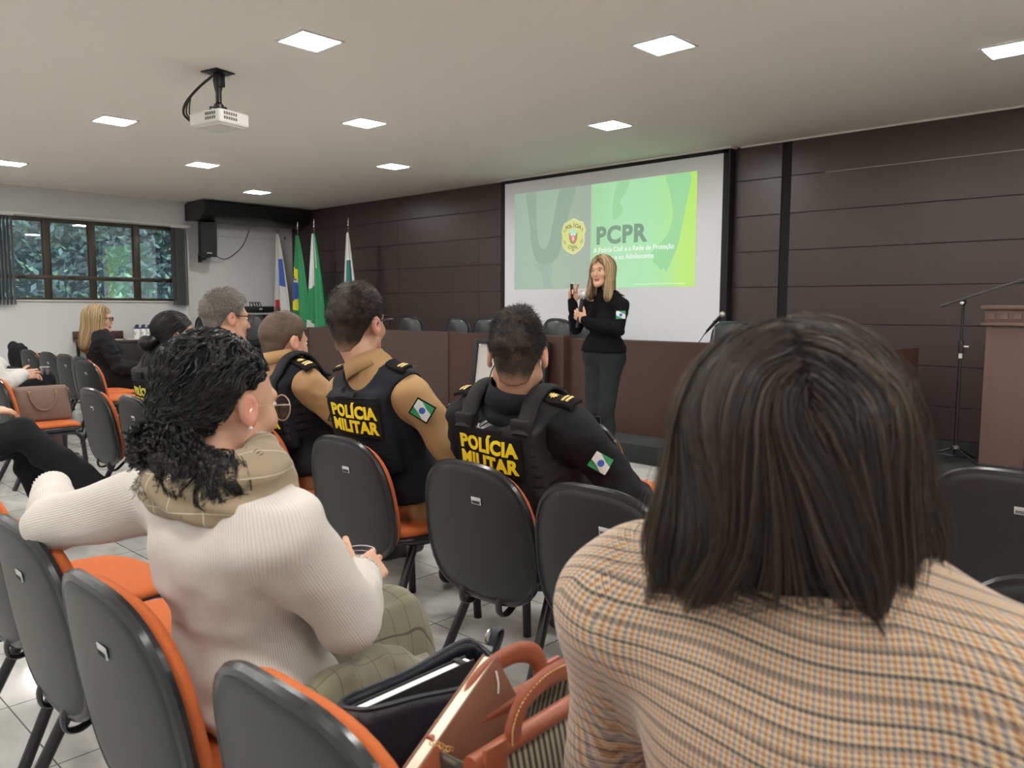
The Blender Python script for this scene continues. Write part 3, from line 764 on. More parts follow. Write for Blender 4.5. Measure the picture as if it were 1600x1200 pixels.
sh=[(-.185,.07),(-.165,.115),(-.14,.165),(-.09,.175),(-.05,.195),(0,.212),(.05,.195),(.09,.175),(.14,.165),(.165,.115),(.185,.07),(.165,.01),(.172,-.05),(.155,-.11),(.11,-.16),(.05,-.19),(0,-.205),(-.05,-.19),(-.11,-.16),(-.155,-.11),(-.172,-.05),(-.165,.01)]
poly('badge_edge',[(cx+a,cz+b) for a,b in sh],ylwd,layer=1); bd=poly('badge',[(cx+a*.93,cz+b*.93) for a,b in sh],ylw,layer=2)
poly('crest',[(cx+a,cz+b) for a,b in [(-.065,.04),(-.06,-.03),(-.035,-.07),(0,-.09),(.035,-.07),(.06,-.03),(.065,.04)]],em('slide_olive',(.34,.38,.14)),layer=3)
poly('crest',[(cx+a,cz+b) for a,b in [(-.045,.045),(-.042,-.03),(0,-.072),(.042,-.03),(.045,.045)]],em('slide_red',(.75,.22,.20)),layer=4)
poly('crest',[(cx+a,cz+b) for a,b in [(-.045,.045),(-.045,.022),(.045,.022),(.045,.045),(.03,.075),(0,.088),(-.03,.075)]],em('slide_teal',(.45,.85,.70)),layer=5)
poly('crest',[(cx+a,cz+b) for a,b in [(-.032,.03),(-.032,.012),(-.006,.012),(-.006,.03)]],wht,layer=6); poly('crest',[(cx+a,cz+b) for a,b in [(.006,.03),(.006,.012),(.032,.012),(.032,.03)]],wht,layer=6)
poly('crest',[(cx+a,cz+b) for a,b in [(-.012,.0),(.012,.005),(.018,-.03),(0,-.055),(-.014,-.03)]],em('slide_pink',(.95,.70,.68)),layer=6)
def stext(s,x,z,size,m,bold=0,layer=3,align='CENTER',sp=1.0,parent=None,name='lettering',sx=1.0):
    V,F=text_geo(s,size,.0002,bold,align,sp); V=V.copy(); V[:,0]*=sx; W=np.stack([V[:,0]+x+5.6, np.full(len(V),-.002-.0008*layer)-V[:,2], V[:,1]+z-.93],-1)
    return mesh(name,W,F,m,parent or sl,False)
def arc_text(s,x,z,size,R,m,bold=0,layer=3,up=True,name='lettering'):
    Vs=[];Fs=[];n0=0; adv=[.62*size if c not in 'Iíi' else .36*size for c in s]; tot=sum(adv); acc=-tot/2
    for c,a in zip(s,adv):
        V,F=text_geo(c,size,.0002,bold,'CENTER',1.0); th=(acc+a/2)/R; acc+=a
        q=-th if up else th
        ca,sa=math.cos(q),math.sin(q); X=V[:,0]*ca-V[:,1]*sa; Z=V[:,0]*sa+V[:,1]*ca
        px=x+R*math.sin(th); pz=z+(R*math.cos(th) if up else -R*math.cos(th))
        W=np.stack([X+px+5.6,np.full(len(V),-.002-.0008*layer)-V[:,2],Z+pz-.93],-1); Vs.append(W); Fs+= [[k+n0 for k in f] for f in F]; n0+=len(V)
    return mesh(name,np.concatenate(Vs),Fs,m,sl,False)
arc_text('POLÍCIA',cx,cz-.10,.058,.225,dk,.001,4); arc_text('CIVIL',cx,cz+.12,.055,.245,dk,.001,4,up=False)
stext('PR',cx,cz-.158,.026,dk,.001,4)
for s_ in (-1,1):
    poly('ribbon',[(cx+s_*.125,cz+.10),(cx+s_*.15,cz+.085),(cx+s_*.14,cz+.05),(cx+s_*.11,cz+.06)],em('slide_ochre',(.58,.58,.20)),layer=3)
    poly('ribbon',[(cx+s_*.12,cz-.04),(cx+s_*.15,cz-.03),(cx+s_*.14,cz-.075),(cx+s_*.10,cz-.09)],em('slide_ochre2',(.58,.58,.20)),layer=3)
stext('PCPR',-5.330,2.078,.262,grt,.011,2,sp=1.10,sx=1.04)
stext('A Polícia Civil e a Rede de Proteção',-5.70,1.925,.0785,wht,.0012,3,'LEFT',sx=.93); stext('à Criança e ao Adolescente',-5.70,1.838,.0785,wht,.0012,3,'LEFT',sx=.93)
poly('underline',[(-5.13,1.528),(-4.49,1.528),(-4.49,1.538),(-5.13,1.538)],em('slide_line',(.75,.95,.60)),layer=2)
poly('divider',[(-5.745,1.50),(-5.737,1.50),(-5.737,2.67),(-5.745,2.67)],em('slide_div',(.50,.82,.50)),layer=1)

# ------------------------------------------------------------------ long desk on the stage
dk0 = thing('stage_desk','long dark brown wooden panel-front desk on the stage in front of the screen','desk',(-6.0,5.87,STAGE))
def dl(mb): return mb.xf(Matrix.Translation((6.0,-5.87,-STAGE)))
dl(MB().box2((-9.28,5.87,STAGE),(-6.43,5.905,1.005),.002)).build('front_panel', M['desk'], dk0, smooth=False)
dl(MB().box2((-6.43,5.80,STAGE),(-4.835,5.835,1.005),.002)).build('center_panel', M['desk2'], dk0, smooth=False)
dl(MB().box2((-4.835,5.86,STAGE),(-1.95,5.895,.985),.002)).build('front_panel', M['desk2'], dk0, smooth=False)
for a_,b_ in (((-6.45,5.79,STAGE),(-6.43,5.92,1.012)),((-4.835,5.79,STAGE),(-4.815,5.92,1.012)),((-9.30,5.86,STAGE),(-9.28,6.5,1.005)),((-1.95,5.86,STAGE),(-1.925,6.5,.985))):
    dl(MB().box2(a_,b_,.002)).build('side_panel', M['desk2'], dk0, smooth=False)
dl(MB().box2((-9.28,5.905,.90),(-6.45,6.45,.93),.003).box2((-6.43,5.836,.90),(-4.836,6.45,.93),.003).box2((-4.815,5.896,.90),(-1.95,6.45,.93),.003)).build('desktop', M['desk'], dk0)
sd = thing('side_desk','lower dark wooden desk extending left of the long stage desk','desk',(-9.8,5.95,STAGE))
MB().box2((-.62,0,0),(.49,.03,.79),.002).box2((-.62,.03,0),(-.59,.55,.79),.002).build('front_panel', M['desk'], sd, smooth=False)
MB().box2((-.64,-.01,.79),(.49,.56,.815),.003).build('desktop', M['desk2'], sd)

# framed board leaning on the desk
fb = thing('framed_board','black-framed white board with a round emblem leaning against the desk front','frame',(-5.46,5.64,STAGE),0)
T = Matrix.Rotation(rad(-8),4,'X')
h=.80; wd=.95
mb = MB(); mb.box((-wd/2,0,h/2),(.055,.05,h+.0),.004).box((wd/2,0,h/2),(.055,.05,h),.004).box((0,0,h-.02),(wd,.05,.05),.004).box((0,0,.02),(wd,.05,.05),.004)
mb.xf(T).build('frame', mat('frame_black',(.010,.010,.009),.55), fb)
MB().box((0,.005,h/2),(wd-.03,.012,h-.04)).xf(T).build('board', mat('board_white',(.50,.48,.44),.7), fb, smooth=False)
mb=MB(); R_=.24
for (rr,a0,a1) in ((R_,0,360),(R_*.80,15,165),(R_*.80,195,345),(R_*.5,20,160)):
    pts=[(rr*math.cos(rad(q)),-.004,h*.50+rr*math.sin(rad(q))) for q in np.linspace(a0,a1,48)]
    mb.tube(pts,.006 if rr==R_ else .0025,6,closed=(a1-a0==360))
for k in range(18):
    q=rad(25+k*7.6); mb.box((R_*.89*math.cos(q),-.004,h*.5+R_*.89*math.sin(q)),(.012,.002,.016),0,Euler((0,-q+rad(90),0)))
for k in range(5): mb.box((-.06+k*.03,-.004,h*.5),(.018,.002,.03+.02*(k%2)))
mb.xf(T).build('emblem', M['ink'], fb, smooth=False)
MB().box((-wd/2+.05,-.006,h-.055),(.03,.003,.022)).xf(T).build('sticker', M['paper_white'], fb, smooth=False)

# podium at the right
pd = thing('podium','brown wooden lectern with square relief frieze at the right edge of the stage','lectern',(-1.15,6.75,STAGE))
MB().box2((-.335,-.25,0),(-.055,.22,1.0),.003).build('column', M['podium'], pd, smooth=False)
MB().box2((-.055,-.21,0),(.30,.22,1.0),.003).build('body', M['desk2'], pd, smooth=False)
MB().box2((-.365,-.28,1.0),(.34,.25,1.022),.004).box2((-.345,-.26,1.022),(.32,.23,1.115),.002).box2((-.37,-.285,1.115),(.345,.255,1.145),.005).build('cornice', M['podium'], pd)
mb=MB()
for k in range(8): mb.box((-.305+k*.082,-.262,1.068),(.048,.012,.045),.002)
for k in range(5): mb.box((-.347,-.20+k*.085,1.068),(.012,.048,.045),.002)
mb.build('frieze', M['podium'], pd, smooth=False)

# microphone stand
ms = thing('microphone_stand','black boom microphone stand on tripod legs beside the wooden lectern','stand',(-1.615,6.40,STAGE),0)
MB().tube([(0,0,.06),(0,0,.85)],.012,10).build('lower_tube', M['steel_black'], ms)
MB().tube([(0,0,.82),(.0,0,1.17)],.009,10).build('upper_tube', M['steel_black'], ms)
MB().lathe([(.018,.80),(.02,.82),(.02,.87),(.016,.89)],(0,0,0),14).build('clutch', M['steel_black'], ms)
MB().box((.03,0,.85),(.04,.012,.012),.004).lathe([(.0125,.765),(.0125,.80)],(0,0,0),12).build('ring', M['white_plastic'], ms)
MB().ball((.0,-.01,1.165),.024,(1,.7,1)).build('joint', M['steel_black'], ms)
MB().lathe([(.012,0),(.014,.012),(.008,.016)],(0,-.03,1.16),12,Euler((rad(90),0,0)).to_matrix()).build('joint_screw', M['chrome'], ms)
MB().tube([(-.145,0,1.14),(.62,-.12,1.40)],.0085,8).tube([(-.145,0,1.14),(-.09,-.008,1.157)],.012,8).build('boom', mat('boom_grey',(.10,.10,.10),.3,metal=.6), ms)
for k in range(3):
    q=rad(200+120*k); ex,ey=math.cos(q)*.30,math.sin(q)*.30
    lg=MB().tube([(0,0,.115),(ex,ey,.012)],.009,8).build('leg', M['steel_black'], ms)
    MB().tube([(0,0,.05),(ex*.5,ey*.5,.066)],.006,6).build('brace', M['steel_black'], lg)
    MB().ball((ex,ey,.012),.014,(1.4,1.4,.8),8).build('foot', M['leather_black'], lg)
MB().lathe([(.03,.105),(.03,.125),(.016,.135)],(0,0,0),14).build('hub', M['chrome'], ms)

# executive chairs behind the desk
def exec_chair():
    t = thing('executive_chair','x','chair',(0,0,STAGE))
    # back: padded shield, curved
    V=[];F=[]; nu,nv=17,13
    def surf(u,v,off,sh):
        a=abs(u); ww=.235*(1-.10*v)*sh; zz=.50+ .49*v
        # superellipse outline
        U=u; Vv=2*v-1; s_=(abs(U)**3.2+abs(Vv)**3.2)**(1/3.2); m=max(abs(U),abs(Vv),1e-6); f=m/s_ if s_>0 else 1
        x=U*f*ww; z=.50+.245*(1+Vv*f)*1.0*1.0
        y=.05*(x/.235)**2*(-1)+off-.08*(z-.5)
        return x,-y,z
    def sheet(off,sh,puff):
        vs=[]
        for j in range(nv+1):
            for i in range(nu+1):
                u=-1+2*i/nu; v=j/nv; x,y,z=surf(u,v,off,sh); p=puff*(1-u**4)*(1-(2*v-1)**4); vs.append((x,y-p,z))
        return vs
    A=sheet(.0,1,.035); B=sheet(-.05,1,-.02); V=A+B; n=len(A); g=lambda i,j,k:k*n+j*(nu+1)+i
    for j in range(nv):
        for i in range(nu): F.append([g(i,j,0),g(i+1,j,0),g(i+1,j+1,0),g(i,j+1,0)]); F.append([g(i,j,1),g(i,j+1,1),g(i+1,j+1,1),g(i+1,j,1)])
    for i in range(nu): F.append([g(i,0,0),g(i,0,1),g(i+1,0,1),g(i+1,0,0)]); F.append([g(i,nv,0),g(i+1,nv,0),g(i+1,nv,1),g(i,nv,1)])
    for j in range(nv): F.append([g(0,j,0),g(0,j+1,0),g(0,j+1,1),g(0,j,1)]); F.append([g(nu,j,0),g(nu,j,1),g(nu,j+1,1),g(nu,j+1,0)])
    mesh('backrest',V,F,M['leather_black'],t)
    pts=[]
    for q in np.linspace(0,2*math.pi,40,endpoint=False):
        c,s_=math.cos(q),math.sin(q); f=1/(abs(c)**3.2+abs(s_)**3.2)**(1/3.2); x=c*f*.236; z=.745+s_*f*.245; pts.append((x,.05*(x/.235)**2+.08*(z-.5)+.02,z))
    MB().tube(pts,.012,8,closed=True).build('piping', M['plastic_rim'], t)
    MB().tube(bez([(-.17,-.02,.62),(0,-.05,.60),(.17,-.02,.62)],6),.006,6).build('seam', M['plastic_rim'], t)
    MB().box((0,-.24,.46),(.50,.48,.10),.045,seg=3).build('seat', M['leather_black'], t)
    MB().tube([(0,-.2,.06),(0,-.2,.42)],.03,12).build('gas_column', M['steel_black'], t)
    for k in range(5):
        q=2*math.pi*k/5; l=MB().tube([(0,-.2,.09),(.27*math.cos(q),-.2+.27*math.sin(q),.06)],[.028,.016],8).build('leg', M['steel_black'], t)
        MB().ball((.27*math.cos(q),-.2+.27*math.sin(q),.028),.028,(.7,1,1),8).build('caster', M['steel_black'], l)
    return t
ec=exec_chair(); exl=[(-8.33,6.75,'black executive chair behind the desk, just right of the tall officer\'s glasses'),(-7.42,6.75,'black leather executive chair behind the desk, second from the left of the row'),(-6.88,6.75,'black leather executive chair behind the desk, left of the black-uniformed officer\'s head'),(-5.78,6.75,'black leather executive chair behind the desk, right of the black-uniformed officer\'s head'),(-5.20,6.65,'black leather executive chair behind the desk, half hidden by the standing speaker'),(-3.62,6.70,'black leather executive chair behind the microphone on the desk'),(-11.30,6.12,'black leather executive chair in the far left corner beside the grey-haired man\'s face'),(-11.78,5.72,'black leather executive chair rising left of the grey-haired man, below the blind')]
for i,(x,y,l) in enumerate(exl):
    o = ec if i==0 else copytree(ec); o.location=(x,y,STAGE); o.rotation_euler=(0,0,rad([4,-5,3,-3,2,-4,35,50][i])); o['label']=l; o['group']='black executive chairs on the stage'

# table microphone
tm = thing('table_microphone','black and silver microphone on a small stand standing on the desk','microphone',(-3.42,6.10,.93),0)
MB().lathe([(.05,0),(.05,.012),(.012,.02)],(0,0,0),20).tube([(0,0,.01),(0,0,.22)],.006,8).build('stand', M['chrome'], tm)
MB().box((0,0,.225),(.02,.03,.03),.006).build('clip', M['steel_black'], tm)
MB().tube([(-.075,0,.145),(.055,0,.275)],[.011,.017],12).build('body', M['steel_black'], tm)
MB().ball((.07,0,.29),.026).build('grille', mat('mic_grille',(.45,.42,.38),.35,metal=.7), tm)
MB().tube([(-.092,0,.128),(-.07,0,.15)],.010,10).build('plug', M['chrome'], tm)
MB().tube(bez([(-.09,0,.13),(-.14,0,.06),(-.20,.01,.012),(-.30,.03,.008)],8),.0035,6).build('cable', M['steel_black'], tm)

# ------------------------------------------------------------------ AC, loudspeaker, cable, wall box
ac = thing('air_conditioner','long black ceiling-corner air conditioner above the loudspeaker','air conditioner',(XL+.012,6.53,2.57))
prof=[(0,.02),(0,.285),(.62,.285),(.66,.20),(.60,.10),(.50,.03),(.30,0)]
MB().prism([(a,b) for a,b in prof],1.78,'y',-.88).build('housing', mat('ac_black',(.013,.013,.014),.35), ac, angle=50)
MB().prism([(-.005,.015),(-.005,.29),(.63,.29),(.67,.20),(.61,.09),(.50,.02),(.30,-.01)],.03,'y',-.91).build('end_cap', mat('ac_cap',(.02,.02,.02),.5), ac, angle=50)
mb=MB()
for k in range(3): mb.box((.655-.035*k,0,.17-.04*k),(.012,1.66,.008),.002,Euler((0,rad(30),0)))
mb.build('louver', mat('ac_louver',(.03,.03,.03),.4), ac)
MB().box((.03,-.93,.28),(.06,.06,.02),.003).box((.5,-.85,.292),(.25,.10,.012),.003).build('bracket', M['white_plastic'], ac)
sp = thing('loudspeaker','black wall-mounted box loudspeaker below the air conditioner','loudspeaker',(XL,5.83,2.03))
MB().box((.30,0,.27),(.26,.24,.52),.012,Euler((0,rad(6),rad(-18)))).build('cabinet', mat('speaker_cab',(.016,.016,.017),.6), sp)
MB().box((.428,-.042,.262),(.012,.215,.49),.006,Euler((0,rad(6),rad(-18)))).build('grille', mat('speaker_grille',(.028,.028,.030),.8,bump=.6,bscale=900), sp)
MB().box((.4368,-.044,.055),(.004,.075,.014),.001,Euler((0,rad(6),rad(-18)))).build('badge', M['label'], sp)
MB().box((.02,0,.0),(.03,.05,.14),.004).tube([(.02,0,.0),(.22,0,-.02)],.012,8).tube([(.02,0,-.05),(.18,0,-.01)],.009,8).box((.26,0,-.005),(.14,.06,.012),.003).build('bracket', M['steel_black'], sp)
setp(MB().tube(bez([(XL+.25,5.95,2.10),(XL+.12,6.12,2.03),(XL+.03,6.32,2.06),(XL+.02,6.55,2.25),(XL+.02,6.68,2.52)],8),.007,6).build('speaker_cable',M['steel_black']),'thin black cable sagging from the loudspeaker up to the air conditioner','cable')
wb=thing('wall_switch','small white switch plate high on the wall beside the flags','switch',(XL,7.33,2.43)); MB().box((.008,0,0),(.016,.09,.12),.004).build('plate',M['white_plastic'],wb); MB().box((.018,0,.0),(.006,.03,.05),.002).build('rocker',M['vent_grey'],wb)

# ------------------------------------------------------------------ flags
def flag(x,y,label,top,bottom,w,colf,mats,lean=0,side=1,seed=0,base=True):
    t=thing('flag',label,'flag',(x,y,STAGE)); H=top-STAGE
    MB().tube([(0,0,.02),(lean,0,H)],.012,10).build('pole', M['brass'] if False else mat('pole_dark',(.09,.06,.045),.4), t)
    MB().ball((lean,0,H+.02),.022).lathe([(.006,0),(.014,.02),(.003,.10)],(lean,0,H+.03),10).build('finial', M['chrome'], t)
    MB().lathe([(.16,0),(.16,.02),(.05,.04),(.025,.12),(.016,.2)],(0,0,0),20).build('base', M['steel_black'], t)
    nu,nv=60,46; rs=np.random.RandomState(seed); V=[];F=[];mi=[]
    folds=[(2.5,.9,rs.rand()*6),(5.3,.5,rs.rand()*6),(9.1,.22,rs.rand()*6)]
    L=top-.10-bottom
    for j in range(nv+1):
        v=j/nv
        for i in range(nu+1):
            u=i/nu; wid=w*(.10+.90*v**.8)
            z=H-.09-L*(v)*(1-.10*math.sin(u*3.0+seed)*v)+(.0 if v<.98 else 0)
            yy=sum(a*math.sin(f*u*math.pi*1.6+p+v*.7) for f,a,p in folds)*.040*(.25+v)
            xx=lean*(1-v*.6)+side*((u-.28)*wid)+.03*v*math.sin(6*u+seed)
            V.append((xx,yy-.02,z))
    for j in range(nv):
        for i in range(nu):
            a=j*(nu+1)+i; F.append([a,a+1,a+nu+2,a+nu+1]); mi.append(colf((i+.5)/nu,(j+.5)/nv))
    me=mesh('cloth',V,F,mats,t,True,mi); md=me.modifiers.new('s','SOLIDIFY'); md.thickness=.004; return t
FM=[M['flag_white'],M['flag_green'],M['flag_blue'],M['flag_yellow'],M['flag_red'],M['flag_teal']]
flag(-12.00,7.05,'white, blue and red flag draped on the leftmost pole in the corner',2.56,1.10,.50,lambda u,v:(2 if (.55<u<.86 and .30<v<.62) else (4 if (.2<u<.42 and v>.86) else 0)),FM,.0,1,1)
flag(-11.40,7.05,'green Brazilian flag with yellow diamond and blue disc draped on a pole',2.50,.93,.50,
     lambda u,v:(0 if (abs(v-.50-.1*(u-.1))<.018 and u<.30) else 2) if (((u-.05)/.25)**2+((v-.60)/.155)**2<1) else (3 if (u<.42 and .34+.1*u<v<.86-.1*u) else 1),FM,.0,1,2)
flag(-10.93,7.05,'white and green state flag draped on the pole right of the yellow one',2.50,.90,.55,lambda u,v:0 if (v<.34+.25*(1-u) and u<.45) or (u>.6 and v<.35 and u<.66) or (v>.9 and u<.25) else 1,FM,.0,1,3)
flag(-10.02,7.05,'white and teal flag draped on the pole farthest right of the flags',2.46,.95,.42,lambda u,v:5 if (.2<u<.75 and .28<v<.50) or (.35<u<.6 and .60<v<.66) else 0,FM,.0,1,4)

# ------------------------------------------------------------------ side table with bottles, corner desk with machine
st=thing('side_table','long dark wooden table along the white wall behind the blonde woman','table',(-12.0,4.62,0))
MB().box2((-.26,-.68,.77),(.27,.68,.80),.003).build('tabletop',M['desk'],st)
MB().box2((.22,-.65,.46),(.245,.65,.77),.002).build('front_panel',mat('table_black',(.018,.014,.014),.5),st)
MB().box2((-.26,-.68,.801),(-.235,.0,.915),.002).build('back_panel',M['desk2'],st)
for sx in (-.23,.22):
    for sy in (-.63,.63): MB().box2((sx,sy-.02,0),(sx+.03,sy+.02,.77),.003).build('leg',M['steel_black'],st)
def bottle():
    t=thing('bottle','x','bottle',(0,0,.80))
    MB().lathe([(.040,0),(.042,.01),(.042,.135),(.036,.15)],(0,0,0),18).build('body',M['paper_white'],t)
    MB().lathe([(.038,.148),(.038,.165),(.022,.17),(.020,.195),(.012,.2)],(0,0,0),14).box((0,.012,.20),(.014,.035,.016),.003).build('cap',mat('cap_navy',(.02,.025,.09),.4),t)
    mb=MB()
    for (a,b,r) in ((0,.07,.010),(-.017,.088,.006),(-.006,.096,.006),(.007,.096,.006),(.018,.088,.006),(-.028,.03,.004),(.028,.115,.004),(.02,.02,.004),(-.02,.118,.004)):
        mb.ball((.0425*math.cos(a/.042)-.001,.0425*math.sin(a/.042),b),r,(.35,1,1),6)
    mb.build('paw_print',M['ink'],t); return t
b0=bottle(); k=0
bl=['leftmost','second','middle','fourth','rightmost']
for r in range(2):
    for i in range(5):
        o=b0 if k==0 else copytree(b0); k+=1
        o.location=(-11.93-.10*r,4.70+.090*i+.03*r,.80); o.rotation_euler=(0,0,rad(-45+8*((i*7)%5)-20)); o['group']='white paw-print bottles on the side table'
        o['label']= bl[i]+' white paw-print bottle in the '+('front' if r==0 else 'back')+' row on the side table'
for i,(x,y,r) in enumerate(((-11.88,4.36,.1),(-11.86,4.60,-.2))):
    setp(MB().box((x,y,.804),(.21,.15,.006),.001,Euler((0,0,r))).build('paper_stack',M['paper_white']),['white leaflet stack on the side table nearest the blonde woman','white leaflet stack on the side table next to the bottles'][i],'paper','leaflets on the side table')
cdk=thing('corner_desk','black desk in the far left corner carrying a black machine','desk',(-11.95,6.50,STAGE))
MB().box2((-.3,-.42,.99),(.25,.35,1.02),.003).build('desktop',mat('desk_black',(.012,.012,.013),.4),cdk); MB().box2((-.28,-.40,0),(-.25,.33,.99)).box2((.19,-.40,0),(.22,.33,.99)).build('side_panel',M['steel_black'],cdk)
MB().box2((.225,-.40,.60),(.235,.33,.62)).box2((.251,-.42,.995),(.256,.35,1.015)).build('edge_strip',M['label'],cdk)
mc=thing('sound_mixer','black audio machine with tangled cables on the corner desk','machine',(-11.92,6.55,STAGE+1.02))
MB().box((0,.05,.055),(.32,.42,.10),.01).build('case',mat('mixer_black',(.012,.013,.014),.35),mc)
for q in range(4): MB().tube(bez([(.05,-.10+.05*q,.10),(.02,-.09+.05*q,.17),(-.02,-.04+.05*q,.16),(0,.0+.04*q,.10)],5),.008,6).build('cable',M['steel_black'],mc)
MB().box((.162,.02,.06),(.004,.05,.025)).build('badge',M['label'],mc)
MB().tube([(.03,-.26,0),(.03,-.25,.16)],[.02,.006],8).build('antenna',M['steel_black'],mc)
# ------------------------------------------------------------------ audience chairs
def outline(q, w=.235, h=.22, n=3.15):
    c,s_=math.cos(q),math.sin(q); f=1/(abs(c)**n+abs(s_)**n)**(1/n); x=c*f; z=s_*f
    return x*w*(1-.065*z-.04*z*z), z*h
def back_shell(off0, off1, scale, puff0, puff1, rings=9, K=56):
    """closed pad following the chair back: rear side (y small) and front side"""
    V=[];F=[]
    def pt(x,z,off): 
        return (x, off+.30*x*x*1.0 - .16*z - .02, .555+z)   # concave towards the sitter, leaning back
    def side(off,puff):
        idx=len(V); V.append(pt(0,0,off+puff))
        for r in range(1,rings+1):
            t=r/rings
            for k in range(K):
                x,z=outline(2*math.pi*k/K); p=puff*(1-t**5); V.append(pt(x*t*scale,z*t*scale,off+p))
        return idx
    a=side(off0,puff0); b=side(off1,puff1)
    def ring(base,r,k): return base+1+(r-1)*K+(k%K)
    for base,fl in ((a,False),(b,True)):
        for k in range(K):
            f=[base,ring(base,1,k),ring(base,1,k+1)]; F.append(f[::-1] if fl else f)
            for r in range(1,rings):
                f=[ring(base,r,k),ring(base,r+1,k),ring(base,r+1,k+1),ring(base,r,k+1)]; F.append(f[::-1] if fl else f)
    # rounded edge ring
    mid=len(V)
    for k in range(K):
        x,z=outline(2*math.pi*k/K); V.append(pt(x*scale*1.025,z*scale*1.025,(off0+off1)/2))
    for k in range(K):
        k2=(k+1)%K
        F.append([ring(a,rings,k),mid+k,mid+k2,ring(a,rings,k2)]); F.append([mid+k,ring(b,rings,k),ring(b,rings,k2),mid+k2])
    return V,F
def aud_chair(label_on=True):
    t=thing('audience_chair','x','chair',(0,0,0))
    V,F=back_shell(-.018,.006,1.0,-.010,0.0); mesh('back_shell',V,F,M['plastic_dark'],t)
    rim=[]
    for k in range(56):
        x,z=outline(2*math.pi*k/56); x*=1.01;z*=1.01; rim.append((x,-.008+.30*x*x-.16*z-.02,.555+z))
    MB().tube(rim,.0135,8,closed=True).build('rim',M['plastic_rim'],t)
    V,F=back_shell(.008,.034,.965,0,.022); mesh('back_cushion',V,F,M['orange'],t)
    # seat
    def slab(name,z0,z1,sc,m,edge):
        K=56; V=[];F=[]; rings=8
        def side(z,puff):
            i0=len(V); V.append((0,.235,z+puff))
            for r in range(1,rings+1):
                tt=r/rings
                for k in range(K):
                    q=2*math.pi*k/K; c,s_=math.cos(q),math.sin(q); f=1/(abs(c)**3.4+abs(s_)**3.4)**(1/3.4)
                    x=c*f*.235*sc*tt; y=s_*f*.225*sc*tt
                    drop=-.035*max(0,(y/.225)-.55)**1.3*1.6
                    V.append((x,.235+y,z+puff*(1-tt**4)+drop))
            return i0
        a=side(z0,0); b=side(z1,edge); ring=lambda base,r,k: base+1+(r-1)*K+(k%K)
        for base,fl in ((a,True),(b,False)):
            for k in range(K):
                f=[base,ring(base,1,k),ring(base,1,k+1)]; F.append(f[::-1] if fl else f)
                for r in range(1,rings):
                    f=[ring(base,r,k),ring(base,r+1,k),ring(base,r+1,k+1),ring(base,r,k+1)]; F.append(f[::-1] if fl else f)
        mid=len(V)
        for k in range(K):
            p=Vector(V[ring(a,rings,k)]); q_=Vector(V[ring(b,rings,k)]); c_=Vector((0,.235,(p.z+q_.z)/2)); mm=(p+q_)/2; V.append(tuple(mm+(mm-c_)*.03))
        for k in range(K):
            k2=(k+1)%K; F.append([ring(a,rings,k),ring(a,rings,k2),mid+k2,mid+k]); F.append([mid+k,mid+k2,ring(b,rings,k2),ring(b,rings,k)])
        mesh(name,V,F,m,t)
    slab('seat_shell',.385,.412,1.0,M['plastic_rim'],0); slab('seat_cushion',.412,.437,.985,M['orange'],.014)
    # frame
    for s_ in (-1,1):
        MB().tube(bez([(s_*.085,.12,.368),(s_*.085,.075,.322),(s_*.085,.035,.292),(s_*.085,.002,.296),(s_*.085,-.006,.325),(s_*.085,.004,.36),(s_*.085,.012,.40)],7),.015,8,flat=.45).build('back_bracket',M['steel_black'],t)
        MB().tube([(s_*.165,.16,.368),(s_*.205,-.02,.0)],.0165,10).build('leg',M['steel_black'],t)
        MB().tube(bez([(s_*.165,.16,.368),(s_*.185,.36,.366),(s_*.197,.415,.34),(s_*.203,.435,.28),(s_*.210,.455,.0)],6),.0165,10).build('leg',M['steel_black'],t)
    MB().tube([(-.17,.14,.366),(.17,.14,.366)],.013,8).tube([(-.185,.34,.364),(.185,.34,.364)],.013,8).box((0,.2,.378),(.24,.16,.012),.003).build('seat_frame',M['steel_black'],t)
    if label_on:
        a=MB().box((.045,-.0255-.16*.115-.02-.0035,.67),(.042,.002,.024),.001,Euler((rad(9),0,0))).build('asset_label',M['label'],t)
        mb=MB()
        for k in range(9): mb.box((.030+k*.0038,-.0271-.16*.115-.02-.0035,.666),(.0016 if k%2 else .0024,.0006,.010),0,Euler((rad(9),0,0)))
        mb.box((.044,-.0258-.16*.115-.02-.0035,.677),(.030,.0006,.004),0,Euler((rad(9),0,0))); mb.build('barcode',M['ink'],a,smooth=False)
    return t
ch0=aud_chair(); used=[False]
def chair(x,y,label,group,rz=0.0,rxl=None):
    """(x,y): centre of the rear face of the back at mid height"""
    o=ch0 if not used[0] else copytree(ch0); used[0]=True
    o.location=(x,y,0); o.rotation_euler=(0,0,rad(rz)); o['label']=label; o['group']=group; return o
R3,R2,R1=.60,1.77,2.82
G3,G2,G1='audience chairs of the row nearest the camera','audience chairs of the middle row','audience chairs of the front row'
chair(-1.49,.555,'black-backed orange chair the woman in the white sweater sits on, large at lower left',G3)
chair(-.90,.575,'black-backed orange chair at the bottom of the picture holding the handbags',G3)
chair(-.34,R3,'chair under the woman in the checked blazer, hidden by her back',G3)
chair(-2.04,.575,'black-backed orange chair under the white sleeve, second from the left edge at lower left',G3)
chair(-2.58,R3,'black-backed orange chair cut by the left edge at lower left',G3)
chair(-4.98,R3,'chair under the person in black trousers at the left edge',G3)
chair(-2.505,R2,'black-backed orange chair of the beige-shirted officer in the centre',G2)
chair(-1.81,R2,'black-backed orange chair of the officer in black uniform',G2)
chair(-1.31,R2,'black-backed orange chair right of the black-uniformed officer, partly behind the blazer',G2)
chair(-.76,R2,'orange chair of the middle row holding the checked bag, mostly behind the blazer',G2)
chair(-.19,R2,'black-backed chair cut by the right edge, lower of the two there',G2)
chair(-3.20,R2,'chair under the short-haired beige-shirted officer, hidden behind the curly-haired woman',G2)
